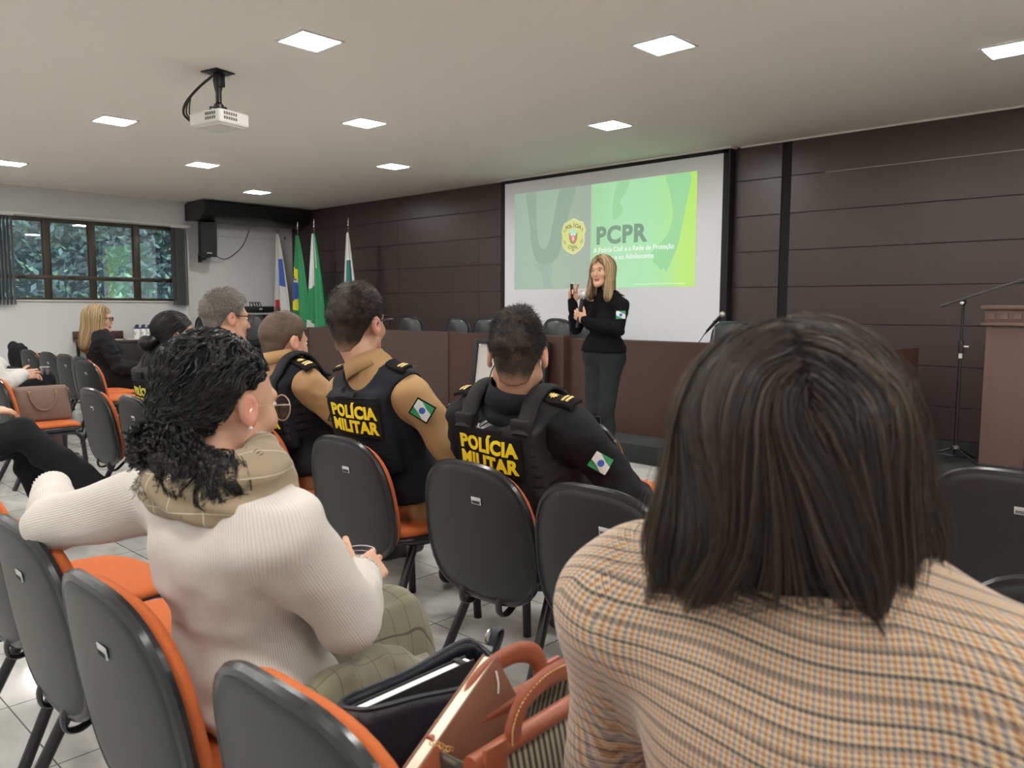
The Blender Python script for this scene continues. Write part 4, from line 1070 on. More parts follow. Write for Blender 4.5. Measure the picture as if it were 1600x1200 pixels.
chair(-3.86,R2,'chair under the grey-haired man, hidden behind the curly-haired woman',G2)
chair(-4.47,R2,'black-backed orange chair of the officer with the dark hair bun',G2)
chair(-5.07,R2,'empty black-backed orange chair left of the bun-haired officer\'s chair',G2)
chair(-6.42,1.60,'orange-seated chair carrying the brown handbag, seen from its side',G2)
chair(-7.05,1.47,'chair under the person in the white jacket at the left edge',G2)
chair(-2.23,R1,'black-backed orange chair before the standing speaker, right of the black-uniformed officer',G1)
chair(-.55,R1,'large black-backed chair at the right edge below the wooden lectern',G1)
chair(-2.93,R1,'chair peeking out between the two officers in the centre',G1)
for i,(x,y,l) in enumerate([(-10.75,2.9,'black-backed chair at far left under the draped black coat'),(-10.07,2.82,'far left front-row chair just right of the draped coat'),(-9.42,2.82,'second far-left chair right of the draped coat, below the blonde woman\'s left side'),(-8.88,2.82,'chair the blonde woman sits on, third right of the draped coat'),(-8.32,2.78,'far chair directly below the blonde woman\'s face'),(-7.72,2.62,'far chair nearest the side table, right of the blonde woman'),(-6.95,2.86,'chair in front of the bun-haired officer, only its top showing')]):
    chair(x,y,l,'front-row chairs in the far left block',6)
# ------------------------------------------------------------------ people
def head_sdf(fem=False):
    s=SDF(); j=.92 if fem else 1.0
    s.ell((0,-.014,.036),(.075,.097,.086),k=.01)
    s.ell((0,.030,-.022),(.058*j,.064,.088),k=.03)
    for q in (-1,1):
        s.cone((q*.050*j,.006,-.052),(q*.014,.070,-.097),.024*j,.020*j,k=.025)
        s.ell((q*.040,.066,-.022),(.020,.016,.020),k=.02)           # cheek
        s.cone((q*.012,.090,.026),(q*.040,.076,.026),.009,.008,k=.014)   # brow
    s.cone((0,.088,.012),(0,.108,-.026),.007,.0115,k=.010)
    for q in (-1,1):
        s.ell((q*.010,.103,-.030),(.007,.008,.006),k=.006)
        s.ell((q*.031,.096,.008),(.016,.012,.011),k=.010,op='s')
    s.ell((0,.092,-.056),(.021,.009,.0055),k=.006); s.ell((0,.090,-.067),(.018,.009,.006),k=.006)
    s.ell((0,.078,-.098),(.018,.016,.014),k=.02)
    return s
def ear_sdf():
    s=SDF()
    for q in (-1,1):
        R=rotm(8,0,q*-22)
        s.ell((q*.081,-.010,.004),(.0085,.019,.030),R,k=.006)
        s.ell((q*.090,-.006,.006),(.006,.010,.018),R,k=.004,op='s')
        s.ell((q*.080,-.002,-.022),(.007,.010,.010),k=.006)
    return s
HL=np.array([(-.13,-.088),(-.085,-.084),(-.064,-.070),(-.048,-.040),(-.034,-.0),(-.012,.030),(.012,.034),(.020,.005),(.030,.004),(.036,.040),(.050,.066),(.075,.082),(.13,.088)])
def hair_cut(d,P,hl=HL,sh=0.0):
    return np.maximum(d, (np.interp(P[...,1],hl[:,0],hl[:,1])+sh-P[...,2])*.7)
def Rlocal(P,c,R): return (P-c)@R
def hand_sdf(side, curl=((20,30,20),)*4, thumb=(35,25), splay=4, tdir=(.75,.62,-.30)):
    """wrist at origin, fingers +Y, palm -Z; side=+1 right hand"""
    ts=-side; s=SDF()
    s.cone((0,-.03,0),(0,.012,0),.027,.026,k=.015,sc=(1,1,.72))
    s.box((ts*.002,.050,-.001),(.039,.044,.0125),r=.012,k=.016)
    s.ell((ts*.026,.030,-.010),(.017,.030,.014),k=.012)
    xs=(.029,.0098,-.0095,-.0275); Ls=((.044,.026,.020),(.049,.030,.021),(.045,.028,.021),(.036,.021,.019)); r0=(.0092,.0095,.0090,.0080)
    for i in range(4):
        p=np.array([ts*xs[i],.088-.006*abs(i-1),-.001]); ang=0; sp=rad(splay*(1.5-i)*ts)
        for j in range(3):
            ang+=rad(curl[i][j]); d=np.array([math.sin(sp)*math.cos(ang),math.cos(sp)*math.cos(ang),-math.sin(ang)])
            q=p+d*Ls[i][j]; s.cone(p,q,r0[i]*(1-.08*j),r0[i]*(1-.08*(j+1)),k=.004 if j==0 else .003); p=q
    p=np.array([ts*.026,.018,-.008]); d=np.array([ts*tdir[0],tdir[1],tdir[2]]); d/=np.linalg.norm(d); ax=np.array([0,0,-ts]) 
    for j,L in enumerate((.040,.030,.024)):
        q=p+d*L; s.cone(p,q,.0125-.0015*j,.0115-.0015*j,k=.006)
        if j<2:
            a=rad(thumb[j]); K=np.cross(d,(0,1,-.3)); K/=max(np.linalg.norm(K),1e-6); d=d*math.cos(a)+np.cross(K,d)*math.sin(a)
        p=q
    return s
def frame_from(f,n):
    """columns X,Y,Z with Y=finger direction f, -Z=palm normal n"""
    Y=np.array(f,float); Y/=np.linalg.norm(Y); Z=-np.array(n,float); Z=Z-Y*(Z@Y); Z/=np.linalg.norm(Z); X=np.cross(Y,Z); return np.stack([X,Y,Z],1)

class Person:
    def __init__(s,label,loc,yaw,scale=1.0,hip=.50,lean=8,roll=0,twist=0,fem=False,girth=1.0,sh=.185,name='person'):
        s.root=thing(name,label,'person',(loc[0],loc[1],loc[2] if len(loc)>2 else 0),rad(yaw)); s.root.scale=(scale,)*3
        s.sc=scale; s.yaw=rad(yaw); s.loc=np.array([loc[0],loc[1],loc[2] if len(loc)>2 else 0.0]); s.hip=hip
        s.T=rotm(lean,-roll,twist); s.pel=np.array([0,0,hip]); s.fem=fem; s.g=girth; s.sh=sh
        s.arms={}; s.legs={}
    def W2L(s,p):
        c,n=math.cos(-s.yaw),math.sin(-s.yaw); q=np.array(p,float)-s.loc; return np.array([q[0]*c-q[1]*n,q[0]*n+q[1]*c,q[2]])/s.sc
    def tp(s,p): return s.pel+s.T@np.array(p,float)
    def tinv(s,P): return (P-s.pel)@s.T
    def torso(s):
        g=s.g; o=SDF(); w=.92 if s.fem else 1.0
        B=[('c',(-.085,.0,.03),(.085,.0,.03),.105*g,.105*g,.05,(1,1.0,.95)),
           ('e',(0,-.005,.17),((.130*w)*g,.098*g,.13),.05),
           ('e',(0,-.010,.34),((.158*w)*g,.108*g,.17),.05),
           ('c',(-s.sh+.045,-.012,.432),(-.04,-.012,.465),.056*g,.056*g,.05,None),('c',(s.sh-.045,-.012,.432),(.04,-.012,.465),.056*g,.056*g,.05,None),
           ('c',(-.10,-.015,.462),(-.03,-.012,.512),.036*g,.044*g,.04,None),('c',(.10,-.015,.462),(.03,-.012,.512),.036*g,.044*g,.04,None)]
        if s.fem: B+= [('e',(-.072,.085,.30),(.058,.055,.060),.03),('e',(.072,.085,.30),(.058,.055,.060),.03)]
        for b in B:
            if b[0]=='c': o.cone(s.tp(b[1]),s.tp(b[2]),b[3],b[4],k=b[5])
            else: o.ell(s.tp(b[1]),b[2],s.T,k=b[3])
        return o
    def shoulder(s,q): return s.tp((q*s.sh,-.012,.425))
    def arm(s,q,elbow,wrist,hand=None,world=False):
        if world: elbow,wrist=s.W2L(elbow),s.W2L(wrist)
        s.arms[q]=(s.shoulder(q),np.array(elbow,float),np.array(wrist,float),hand); return s
    def leg(s,q,knee,ankle,toe,world=False):
        if world: knee,ankle=s.W2L(knee),s.W2L(ankle)
        s.legs[q]=(s.tp((q*.088,.0,.0)),np.array(knee,float),np.array(ankle,float),np.array(toe,float)); return s
    def arm_sdf(s,e=0.0,parts='uf',k=.03,only=None):
        o=SDF(); f=.88 if s.fem else 1.0
        for q,(a,b,c,h) in s.arms.items():
            if only is not None and q!=only: continue
            if 'u' in parts: o.cone(a,b,(.050*f)*s.g+e,.040*f+e,k=k)
            if 'f' in parts: o.cone(b,b*.62+c*.38,.041*f+e,.040*f+e,k=.02); o.cone(b*.62+c*.38,c,.040*f+e,.027*f+e,k=.02)
        return o
    def leg_sdf(s,e=0.0):
        o=SDF(); f=.97 if s.fem else 1.0
        for q,(a,b,c,t) in s.legs.items():
            o.cone(a,b,.086*s.g*f+e,.058*f+e,k=.04); m=b*.68+c*.32
            o.cone(b,m+np.array([0,-.012,0]),.056*f+e,.056*f+e,k=.02); o.cone(m+np.array([0,-.012,0]),c,.056*f+e,.036*f+e,k=.02)
        return o
    def head(s,pos=None,yaw=0,pitch=0,roll=0,world=None,hs=1.0):
        s.hp=s.W2L(world) if world is not None else s.tp(pos if pos is not None else (0,.02,.69))
        s.hR=rotm(pitch,0,0); s.hR=rotm(0,0,yaw)@rotm(0,roll,0)@s.hR; s.hs=hs; return s
    def hl(s,sdf): return sdf.xform(s.hR,s.hp,s.hs)
    def H(s,p): return s.hp+s.hR@(np.array(p,float)*s.hs)
    def neck(s,e=0.0):
        k_=(.86 if s.fem else .5+.5*s.hs); return SDF().cone(s.tp((0,-.022,.49)),s.H((0,-.026 if not s.fem else -.024,-.052)),.060*k_+e,.055*k_+e,k=.02)
    def body(s,skin='skin',h=.010,hh=.0042,face=True,legs=True):
        core=s.torso().infl(-.008); core.add(s.arm_sdf(-.001 if s.fem else 0)).add(s.neck(-.002))
        if legs: core.add(s.leg_sdf(-.008))
        meshes=[sk(core,h)]
        hd=s.hl(head_sdf(s.fem)); nk=s.neck(); hd.add(nk); hd.add(s.hl(ear_sdf()))
        lo=s.hp-.2; vh,fh=sk(hd,hh,None,None,1); meshes.append((vh,fh)); nb=[len(f) for _,f in meshes]
        for q,(a,b,c,hnd) in s.arms.items():
            if hnd is None: continue
            f_,n_=hnd['f'],hnd['n']; 
            if hnd.get('world'):
                cc,nn=math.cos(-s.yaw),math.sin(-s.yaw); rt=lambda v:np.array([v[0]*cc-v[1]*nn,v[0]*nn+v[1]*cc,v[2]]); f_,n_=rt(f_),rt(n_)
            S_=hand_sdf(q,hnd.get('curl',((20,30,20),)*4),hnd.get('thumb',(20,15)),hnd.get('splay',4),hnd.get('tdir',(.75,.62,-.3))).xform(frame_from(f_,n_),c,hnd.get('s',1.0))
            meshes.append(sk(S_,hnd.get('h',.0038)))
        V,F=merge(*meshes)
        fc=V[F].mean(1); L=((fc-s.hp)@s.hR)/s.hs
        mi=np.zeros(len(F),int)
        lip=((np.abs(L[:,0])<.021)&(L[:,1]>.080)&(np.abs(L[:,2]+.0615)<.0095)); mi[lip]=1
        ear=(np.abs(L[:,0])>.083)&(np.abs(L[:,1]+.008)<.03)&(np.abs(L[:,2])<.045); mi[ear]=2
        s.bodyo=mesh('body',V,F,[M[skin],M['lips'],M['skin_red']],s.root,True,mi)
        if face:
            mb=MB(); 
            for q in (-1,1):
                mb.mi=0; mb.ball(tuple(s.H((q*.031,.0785,.008))),.0112*s.hs,(1,1,.62),n=8); mb.mi=1; mb.ball(tuple(s.H((q*.031,.0845,.008))),.0068*s.hs,(1,1,.9),n=6)
            mb.build('eyes',[M['eye'],M['iris']],s.root)
        return s
    def glasses(s,m,w=.024,hgt=.019,r=.0012,round_=False,lens=True,tz=.008):
        g=None; mb=MB()
        for q in (-1,1):
            pts=[]
            for a in np.linspace(0,2*math.pi,28,endpoint=False):
                c,n=math.cos(a),math.sin(a); f=1 if round_ else 1/(abs(c)**3.2+abs(n)**3.2)**(1/3.2)
                pts.append(tuple(s.H((q*.033+c*f*w,.106-.18*abs(q*.033+c*f*w)**1*.35,tz+n*f*hgt))))
            mb.tube(pts,r*s.hs,6,closed=True)
            mb.tube([tuple(s.H(p)) for p in ((q*(.033+w),.100,tz+.008),(q*.080,.085,tz+.010),(q*.084,.0,tz+.010),(q*.083,-.018,tz-.012))],r*s.hs,6)
        mb.tube([tuple(s.H(p)) for p in ((-.010,.104,tz+.004),(0,.108,tz+.007),(.010,.104,tz+.004))],r*s.hs,6)
        g=mb.build('glasses',m,s.root)
        if lens:
            mb=MB()
            for q in (-1,1):
                P=[]
                for a in np.linspace(0,2*math.pi,20,endpoint=False):
                    c,n=math.cos(a),math.sin(a); f=1 if round_ else 1/(abs(c)**3.2+abs(n)**3.2)**(1/3.2)
                    P.append(mb.bm.verts.new(Vector(s.H((q*.033+c*f*w,.104,tz+n*f*hgt)))))
                mb.bm.faces.new(P)
            mb.build('lens',M['lens'],g,smooth=False)
        return g
    def cloth(s,name,sdf,m,h=.009,fold=.004,fs=9,st=(1,1,2.2),clip=None,parent=None,rl=1,lo=None,hi=None):
        if fold:
            st=np.array(st); sdf.post.append(lambda d,P: d+fold*vnoise(P*st+3.1,fs)+fold*.5*vnoise(P[...,::-1]*st[::-1]+9.7,fs*2.1))
        if clip: sdf.post.append(clip)
        V,F=skin(sdf,h,lo,hi,rl)
        return mesh(name,V,F,m,parent or s.root)
    def shoes(s,name='shoe',m=None,hgt=.11,r=.042,heel=0):
        for q,(a,b,c,t) in s.legs.items():
            t=t/np.linalg.norm(t); o=SDF()
            base=np.array([c[0],c[1],c[2]])
            ank=base; fl=np.array([base[0],base[1],base[2]-.065])
            o.cone(ank+np.array([0,0,.03]),ank+np.array([0,0,-.03]),r,r*.98,k=.02)
            o.cone(fl-t*.03,fl+t*.09,r*.85,r*.75,k=.03); o.cone(fl+t*.08,fl+t*.155,r*.78,r*.62,k=.03)
            up=np.array([0,0,1.0]); fz=fl[2]-.034
            o.post.append(lambda d,P,fz=fz: np.maximum(d,fz-P[...,2]))
            V,F=skin(o,.006); so=mesh(name,V,F,m or M['cream_shoe'],s.root)
sk=skin
lm_=bpy.data.materials.new('lens_glass'); lm_.use_nodes=True; _nt=lm_.node_tree; _nt.nodes.clear()
_o=_nt.nodes.new('ShaderNodeOutputMaterial'); _m=_nt.nodes.new('ShaderNodeMixShader'); _t=_nt.nodes.new('ShaderNodeBsdfTransparent'); _g=_nt.nodes.new('ShaderNodeBsdfGlossy'); _g.inputs['Roughness'].default_value=.03; _m.inputs[0].default_value=.10
_nt.links.new(_t.outputs[0],_m.inputs[1]); _nt.links.new(_g.outputs[0],_m.inputs[2]); _nt.links.new(_m.outputs[0],_o.inputs[0]); M['lens']=lm_

def rand_dirs(n,seed):
    r=np.random.RandomState(seed); v=r.randn(n,3); return v/np.linalg.norm(v,axis=1)[:,None]
def short_hair(p,mats,thick=.010,top=.006,n=4500,length=.011,seed=1,hl=HL,weights=(.45,.38,.17),hh=.0045,noise=.003,sh=0.0,rad0=.0006,fade=True,fm='fade_dark',flo=-.115,fhi=-.035):
    o=SDF(); o.ell((0,-.014,.036),(.075+thick*.75,.097+thick,.086+thick),k=.01); o.ell((0,.0,.070+top),(.064,.080,.058+top),k=.03)
    o.cone((0,-.040,-.02),(0,-.030,-.088),.0550+thick*.3,.0545,k=.025)
    o.post.append(lambda d,P: d+(noise*vnoise(P,70)+noise*1.2*vnoise(P+5,28))*np.clip((P[...,2]+.06)*12,.15,1))
    # thinner towards the neck and temples
    if fade: o.post.append(lambda d,P: d+np.clip((.035-P[...,2])*.10,0,max(thick-.0035,0)))
    o.post.append(lambda d,P: hair_cut(d,P,hl,sh))
    V,F=skin(o,hh*.9); fd=np.clip((V[:,2]-flo)/(fhi-flo),0,1)**.8+.10*vnoise(V,60); V=(V*p.hs)@p.hR.T+p.hp
    cap=mesh('hair',V,F,M[fm],p.root); at=cap.data.attributes.new('fade','FLOAT','POINT'); at.data.foreach_set('value',fd.astype(np.float32))
    # strands
    dr=rand_dirs(int(n*2.2),seed); P=np.array([0,-.014,.036])+dr*.2
    Q=cast(o,P,-dr[0] if False else np.zeros(3)+np.array([0,0,-1]),n=1) if False else None
    t=np.full(len(P),0.0); pos=P.copy()
    for _ in range(30):
        d=o(pos); pos=pos-dr*np.clip(d*.8,-.02,.05)[:,None]
    rs0=np.random.RandomState(seed+9); ok=(pos[:,2]>np.interp(pos[:,1],hl[:,0],hl[:,1])+sh+.004)&(rs0.rand(len(pos))<np.clip((pos[:,2]-flo)/(fhi-flo),0.02,1)**1.5); pos=pos[ok][:n]; dr=dr[ok][:n]
    rs=np.random.RandomState(seed+1); crown=np.array([0,-.055,.10])
    fl=pos-crown; fl-=dr*(fl*dr).sum(1,keepdims=True); fl/=np.maximum(np.linalg.norm(fl,axis=1,keepdims=True),1e-6)
    sw=np.cross(dr,fl)
    fl=fl+.35*sw+.35*rs.randn(*fl.shape)+.4*np.stack([vnoise(pos+k*3.3,26) for k in range(3)],-1); fl/=np.linalg.norm(fl,axis=1,keepdims=True)
    zf=np.clip((pos[:,2]+.05)/.10,.25,1)[:,None]; Ln=length*zf*(.7+.6*rs.rand(len(pos),1))
    K=4; path=np.stack([pos-dr*.002+ (dr*(.20*np.sin(k/(K-1)*1.9))+fl*(k/(K-1)))*Ln for k in range(K)],1)
    path=(path*p.hs)@p.hR.T+p.hp
    strand_mesh('hair_strands',path,rad0,rad0*.4,mats,cap,seed,weights)
    return cap

# ---- helmet of letters for the vests
def vest_text(p,sdf,O,X,Z,parent,size=.070,w=.30,hgt=.165,rot=0,gap=.068,col='yellow',bg='patch_black',sp=1.06,bold=.0026,start=.25):
    V,F=gridpatch(w,hgt,20,12,.004); V=V.copy()
    c,s_=math.cos(rot),math.sin(rot); R2=np.array([[c,s_],[-s_,c]]); V[:,:2]=V[:,:2]@R2
    pt=mesh('name_panel',decal(sdf,O,X,Z,V,lift=.003,start=start),F,M[bg],parent,False); pt['label']='black panel reading POLÍCIA MILITAR in yellow'
    for i,tx in enumerate(('POLÍCIA','MILITAR')):
        V,F=text_geo(tx,size,.0012,bold,'CENTER',sp); V=V.copy(); wd=V[:,0].max()-V[:,0].min(); V[:,0]*=(w*.88)/wd
        V[:,1]+= (gap*.5-.004) if i==0 else -gap*.5-.002
        V[:,:2]=V[:,:2]@R2
        mesh('lettering',decal(sdf,O,X,Z,V,lift=.0085,start=start),F,M[col],pt,False)
    return pt
def flag_patch(p,sdf,O,X,Z,parent,w=.062,rot=0,border=True,start=.2):
    h=w*.86; c,s_=math.cos(rot),math.sin(rot); R2=np.array([[c,s_],[-s_,c]])
    def put(name,pts,m,lift):
        cx=sum(a for a,b in pts)/len(pts); cy=sum(b for a,b in pts)/len(pts)
        V=[(a,b,0) for a,b in pts]+[(cx,cy,0)]+[(a,b,.0015) for a,b in pts]+[(cx,cy,.0015)]; n=len(pts); F=[]
        for i in range(n): j=(i+1)%n; F.append([n+1+i,n+1+j,2*n+1]); F.append([j,i,n]); F.append([i,j,n+1+j,n+1+i])
        V=np.array(V); V[:,:2]=V[:,:2]@R2; return mesh(name,decal(sdf,O,X,Z,V,lift=lift,start=start),F,m,parent,False)
    a,b=w/2,h/2
    def rect(x0,y0,x1,y1): return [(x0,y0),((x0+x1)/2,y0),(x1,y0),(x1,(y0+y1)/2),(x1,y1),((x0+x1)/2,y1),(x0,y1),(x0,(y0+y1)/2)]
    if border: put('arm_patch',rect(-a-.005,-b-.005,a+.005,b+.005),M['patch_black'],.002)
    g=put('arm_patch',rect(-a,-b,a,b),M['flag_green'],.004)
    put('flag_band',[(-a,b*.95),(-a,-b*.1),(-a*.3,-b*.42),(a*.45,-b*.95),(a,-b*.95),(a,b*.1),(a*.3,b*.42),(-a*.45,b*.95)],M['flag_white'],.006)
    put('flag_disc',[(a*.36*math.cos(q),a*.36*math.sin(q)) for q in np.linspace(0,6.283,12,endpoint=False)],M['flag_blue'],.0075)
    return g
# ---- seated military police officers and the people of the middle row
def seated_legs(p,kn=.44,sp=.12,foot=.40):
    for q in (-1,1): p.leg(q,(q*sp,kn,p.hip+.01),(q*(sp+.01),foot,.115),(q*.12,1,0))
    return p
def vest(p,m,thick=.030,back_neck=.10,strap=True,lowz=.03,h=.008,shw=.165,pad=0):
    t=p.torso().infl(thick)
    # squarer plates back and front
    t.box(p.tp((0,-.100*p.g-thick*.35,.31)),(.160*p.g,.030,.155),p.T,r=.028,k=.03)
    t.box(p.tp((0,.100*p.g+thick*.3,.28)),(.135*p.g,.028,.16),p.T,r=.025,k=.03)
    def clip(d,P):
        q=p.tinv(P); x,y,z=q[...,0],q[...,1],q[...,2]
        d=np.maximum(d,lowz-z)
        # arm holes
        ah=.085-np.sqrt(((np.abs(x)-.245)*1.0)**2+((z-.40)*.72)**2)
        d=np.maximum(d,ah)
        # neck opening
        nk=back_neck-np.sqrt((x*1.0)**2+((z-.565)*1.0)**2+ (np.clip(y,0,1)*.0)**2)
        return np.maximum(d,nk)
    o=p.cloth('vest',t,m,h=h,fold=.0025,fs=14,st=(1,1,1.6),clip=clip)
    return o,t
def collar(p,m,cz=.035,r=.072,h=.042,tilt=-14,z=.520,y=-.014,flare=1.10,thick=.004):
    """standing shirt collar, open at the front"""
    V=[];F=[];n=40; a0=p.tp((0,-.022,.49)); b0=p.H((0,-.026,-.052)); ax=(b0-a0)/np.linalg.norm(b0-a0); c=a0+ax*cz
    Zc=ax; Xc=p.T@np.array([1.0,0,0]); Xc=Xc-Zc*(Xc@Zc); Xc/=np.linalg.norm(Xc); R=np.stack([Xc,np.cross(Zc,Xc),Zc],1)@rotm(tilt*.5,0,0)
    ring=[(flare,-.006),(1.02,h*.5),(1.0,h),(1.05,h+.002),(1.13,h*.45),(1.20,-.004)]
    for k in range(n+1):
        a=rad(105)+ (rad(330))*k/n
        for (f,zz) in ring: V.append(tuple(c+R@np.array([r*f*math.cos(a),r*f*math.sin(a)*.98,zz])))
    m_=len(ring)
    for k in range(n):
        for j in range(m_):
            a=k*m_+j; b=k*m_+(j+1)%m_; F.append([a,b,b+m_,a+m_])
    F.append(list(range(m_))[::-1]); F.append([n*m_+j for j in range(m_)])
    return mesh('collar',V,F,m,p.root)
def epaulet(p,q,sdf,m,along=.10,width=.052,parent=None,gold=True,star=False,x0=.085,z=.60,y=-.02,rot=0):
    """shoulder board lying on the shoulder; q=+1 right"""
    X=p.T@np.array([0,1,0]); Nn=p.T@np.array([0,0,1.0]); Zd=p.T@np.array([-1.0,0,0])
    O=p.tp((q*(x0+along/2),y,.50)); 
    V,F=gridpatch(width,along,8,12,.010,shape=lambda a,b:(a*width/2,b*along/2+ (0 if q*b>0 else 0)))
    # X x Z = N check: (0,1,0)x(-1,0,0)=(0,0,1)
    e=mesh('shoulder_board',decal(sdf,O,X,Zd,V,lift=.004,start=.12),F,m,parent or p.root,False)
    for k in (0,1):
        V,F=gridpatch(width*.62,.0085,4,2,.002); V=V.copy(); V[:,1]+= -q*(along*.16+k*.016) 
        mesh('rank_bar',decal(sdf,O,X,Zd,V,lift=.016,start=.12),F,M['gold'],e,False)
    if star:
        pts=[]; 
        V=[(0,0,0)];F=[]
        for k in range(20):
            a=2*math.pi*k/20; rr=.019 if k%2==0 else .011; V.append((rr*math.cos(a),rr*math.sin(a)+q*along*.20,0))
        V[0]=(0,q*along*.20,.002); V=np.array(V); F=[[0,1+k,1+(k+1)%20] for k in range(20)]
        mesh('rank_crest',decal(sdf,O,X,Zd,V,lift=.018,start=.12),F,M['gold'],e,False)
    return e
def molle(p,sdf,O,X,Z,w,n,parent,m,gap=.033,hh=.022):
    for k in range(n):
        V,F=gridpatch(w,hh,14,2,.004); V=V.copy(); V[:,1]-=k*gap
        mesh('webbing',decal(sdf,O,X,Z,V,lift=.002,start=.2),F,m,parent,False)

def pad_strap(p,q,shirt,vs,parent,x,w,t0=14):
    """padded strap running from the back panel over the shoulder to the chest"""
    both=lambda P: np.minimum(shirt(P),vs(P))
    pts=[]
    for th in np.linspace(t0,150,12):
        c=np.array([q*x,0,.36]); d=np.array([0,-math.cos(rad(th)),math.sin(rad(th))])
        pts.append(cast(both,[p.tp(c+d*.34)],-(p.T@d),off=.010,far=.4)[0])
    C=bez([tuple(v) for v in pts],3); V=[];F=[]; n=len(C); prof=[(-1,-.3),(-.92,.5),(-.5,.9),(0,1),(.5,.9),(.92,.5),(1,-.3),(.5,-.7),(-.5,-.7)]
    X=p.T@np.array([1.0,0,0]); m=len(prof)
    for i,cv in enumerate(C):
        t_=np.array(C[min(i+1,n-1)])-np.array(C[max(i-1,0)]); N=np.cross(X,t_); N/=np.linalg.norm(N)
        if N@(np.array(cv)-p.tp((q*x,0,.36)))<0: N=-N
        for (a_,b_) in prof: V.append(tuple(np.array(cv)+X*a_*w+N*b_*.012))
    for i in range(n-1):
        for j in range(m): a_=i*m+j; b_=i*m+(j+1)%m; F.append([a_,b_,b_+m,a_+m])
    F.append(list(range(m))); F.append([(n-1)*m+j for j in range(m)][::-1])
    return mesh('shoulder_pad',V,F,M['vest_b'],parent)
# officer A: beige shirt, glasses, centre ---------------------------------
A=Person('officer in beige short-sleeved shirt and black ballistic vest, glasses, centre',(-2.52,2.02),3,1.05,lean=12,roll=3,twist=0,hip=.475,girth=1.02,sh=.20)
seated_legs(A)
A.arm(-1,(-.285,.06,.66),(-.18,.30,.60),dict(f=(.5,1,-.2),n=(.2,0,-1)))
A.arm(1,(.290,.01,.655),(.22,.26,.60),dict(f=(-.5,1,-.2),n=(-.2,0,-1)))
A.head(world=(-2.615,1.875,1.200),yaw=15,pitch=3,roll=2,hs=1.16)
A.body('skin_b')
sh_=A.torso().infl(.010); sh_.add(A.arm_sdf(.016,'u',k=.05)); sh_.cone(A.tp((0,-.02,.46)),A.tp((0,-.022,.525)),.085,.068,k=.03); 
for q in (-1,1):
    a,b,c,_=A.arms[q]; sh_.cone(a*.3+b*.7,b*.86+c*.14,.062,.060,k=.04)
shirtA=sh_.infl(0); A.cloth('shirt',sh_,M['khaki'],h=.008,fold=.008,fs=8,st=(1.4,1.0,1.0))
A.cloth('trousers',A.leg_sdf(.012).add(SDF().cone(A.tp((-.08,0,.0)),A.tp((.08,0,0)),.115,.115,k=.05)),M['khaki'],h=.011,fold=.008,fs=9)
collar(A,M['khaki'],h=.052,cz=.030,r=.076)
vA,vs=vest(A,M['vest'],.028)
Xv=A.T@np.array([1,0,0]); Zv=A.T@np.array([0,0,1.0])
vest_text(A,vs,A.tp((.008,-.1,.372)),Xv,Zv,vA,size=.061,w=.280,hgt=.135,gap=.057,rot=rad(-4))
V,F=gridpatch(.30,.004,20,1,.004); mesh('seam',decal(vs,A.tp((0,-.1,.448)),Xv,Zv,V,lift=.001),F,M['vest_b'],vA,False)
V,F=gridpatch(.12,.024,10,3,.010,shape=lambda a,b:(a*.06,b*.012+.006*(1-a*a))); mesh('drag_handle',decal(vs,A.tp((-.03,-.1,.462)),Xv,Zv,V,lift=.003),F,M['vest_b'],vA,False)
molle(A,vs,A.tp((.01,-.1,.235)),Xv,Zv,.30,4,vA,M['vest'])
epaulet(A,1,shirtA.infl(.016),M['patch_black'],along=.085,parent=vA,x0=.115)
epaulet(A,-1,shirtA.infl(.016),M['patch_black'],along=.085,parent=vA,x0=.115)
a,b,_,_=A.arms[1]; flag_patch(A,shirtA.infl(.008),a*.80+b*.20,(.70,.66,-.2),(.1,.1,1),A.root,w=.066,rot=rad(-20))
short_hair(A,M['hair_short'],thick=.008,top=.006,n=7000,length=.013,seed=11)
A.glasses(mat('frame_black_glossy',(.01,.01,.01),.3),.025,.018,.0028)
for q in (-1,1): pass
A.shoes('boot',M['cream_shoe'],r=.050)
hol=MB().box((.215,.02,.50),(.055,.11,.13),.02,Euler((0,0,rad(-10)))).box((.225,.03,.565),(.05,.13,.03),.012).build('holster',M['leather_black'],A.root)
MB().ball((.245,-.01,.47),.008).build('snap',M['brass'],hol)
MB().tube([tuple(A.tp((.155*math.cos(a_),.125*math.sin(a_),.035))) for a_ in np.linspace(0,2*math.pi,32,endpoint=False)],.020,8,closed=True).build('belt',M['leather_black'],A.root)

# officer B: all black, centre right ---------------------------------------
B=Person('officer in all-black uniform and plate carrier, head in front of the framed board',(-1.81,2.03),5,1.0,lean=12,roll=-1,twist=0,hip=.47,girth=1.10,sh=.225)
seated_legs(B,foot=.36)
B.arm(-1,(-.33,.06,.64),(-.20,.32,.60),dict(f=(.5,1,-.2),n=(.2,0,-1)))
B.arm(1,(.36,.06,.64),(.20,.32,.60),dict(f=(-.5,1,-.2),n=(-.2,0,-1)))
B.head(world=(-1.775,1.90,1.110),yaw=30,pitch=-4,roll=0,hs=1.12)
B.body('skin_b')
sh_=B.torso().infl(.012); sh_.add(B.arm_sdf(.022,k=.05)); sh_.cone(B.tp((0,-.02,.46)),B.tp((0,-.022,.525)),.088,.070,k=.03); shirtB=sh_.infl(0)
B.cloth('shirt',sh_,M['black_cloth'],h=.008,fold=.010,fs=10)
B.cloth('trousers',B.leg_sdf(.014).add(SDF().cone(B.tp((-.08,0,.0)),B.tp((.08,0,0)),.12,.12,k=.05)),M['black_cloth'],h=.011,fold=.008,fs=9)
collar(B,M['black_cloth'],h=.060,r=.085,flare=1.15,cz=.026)
vB,vs=vest(B,M['vest_b'],.030,back_neck=.112)
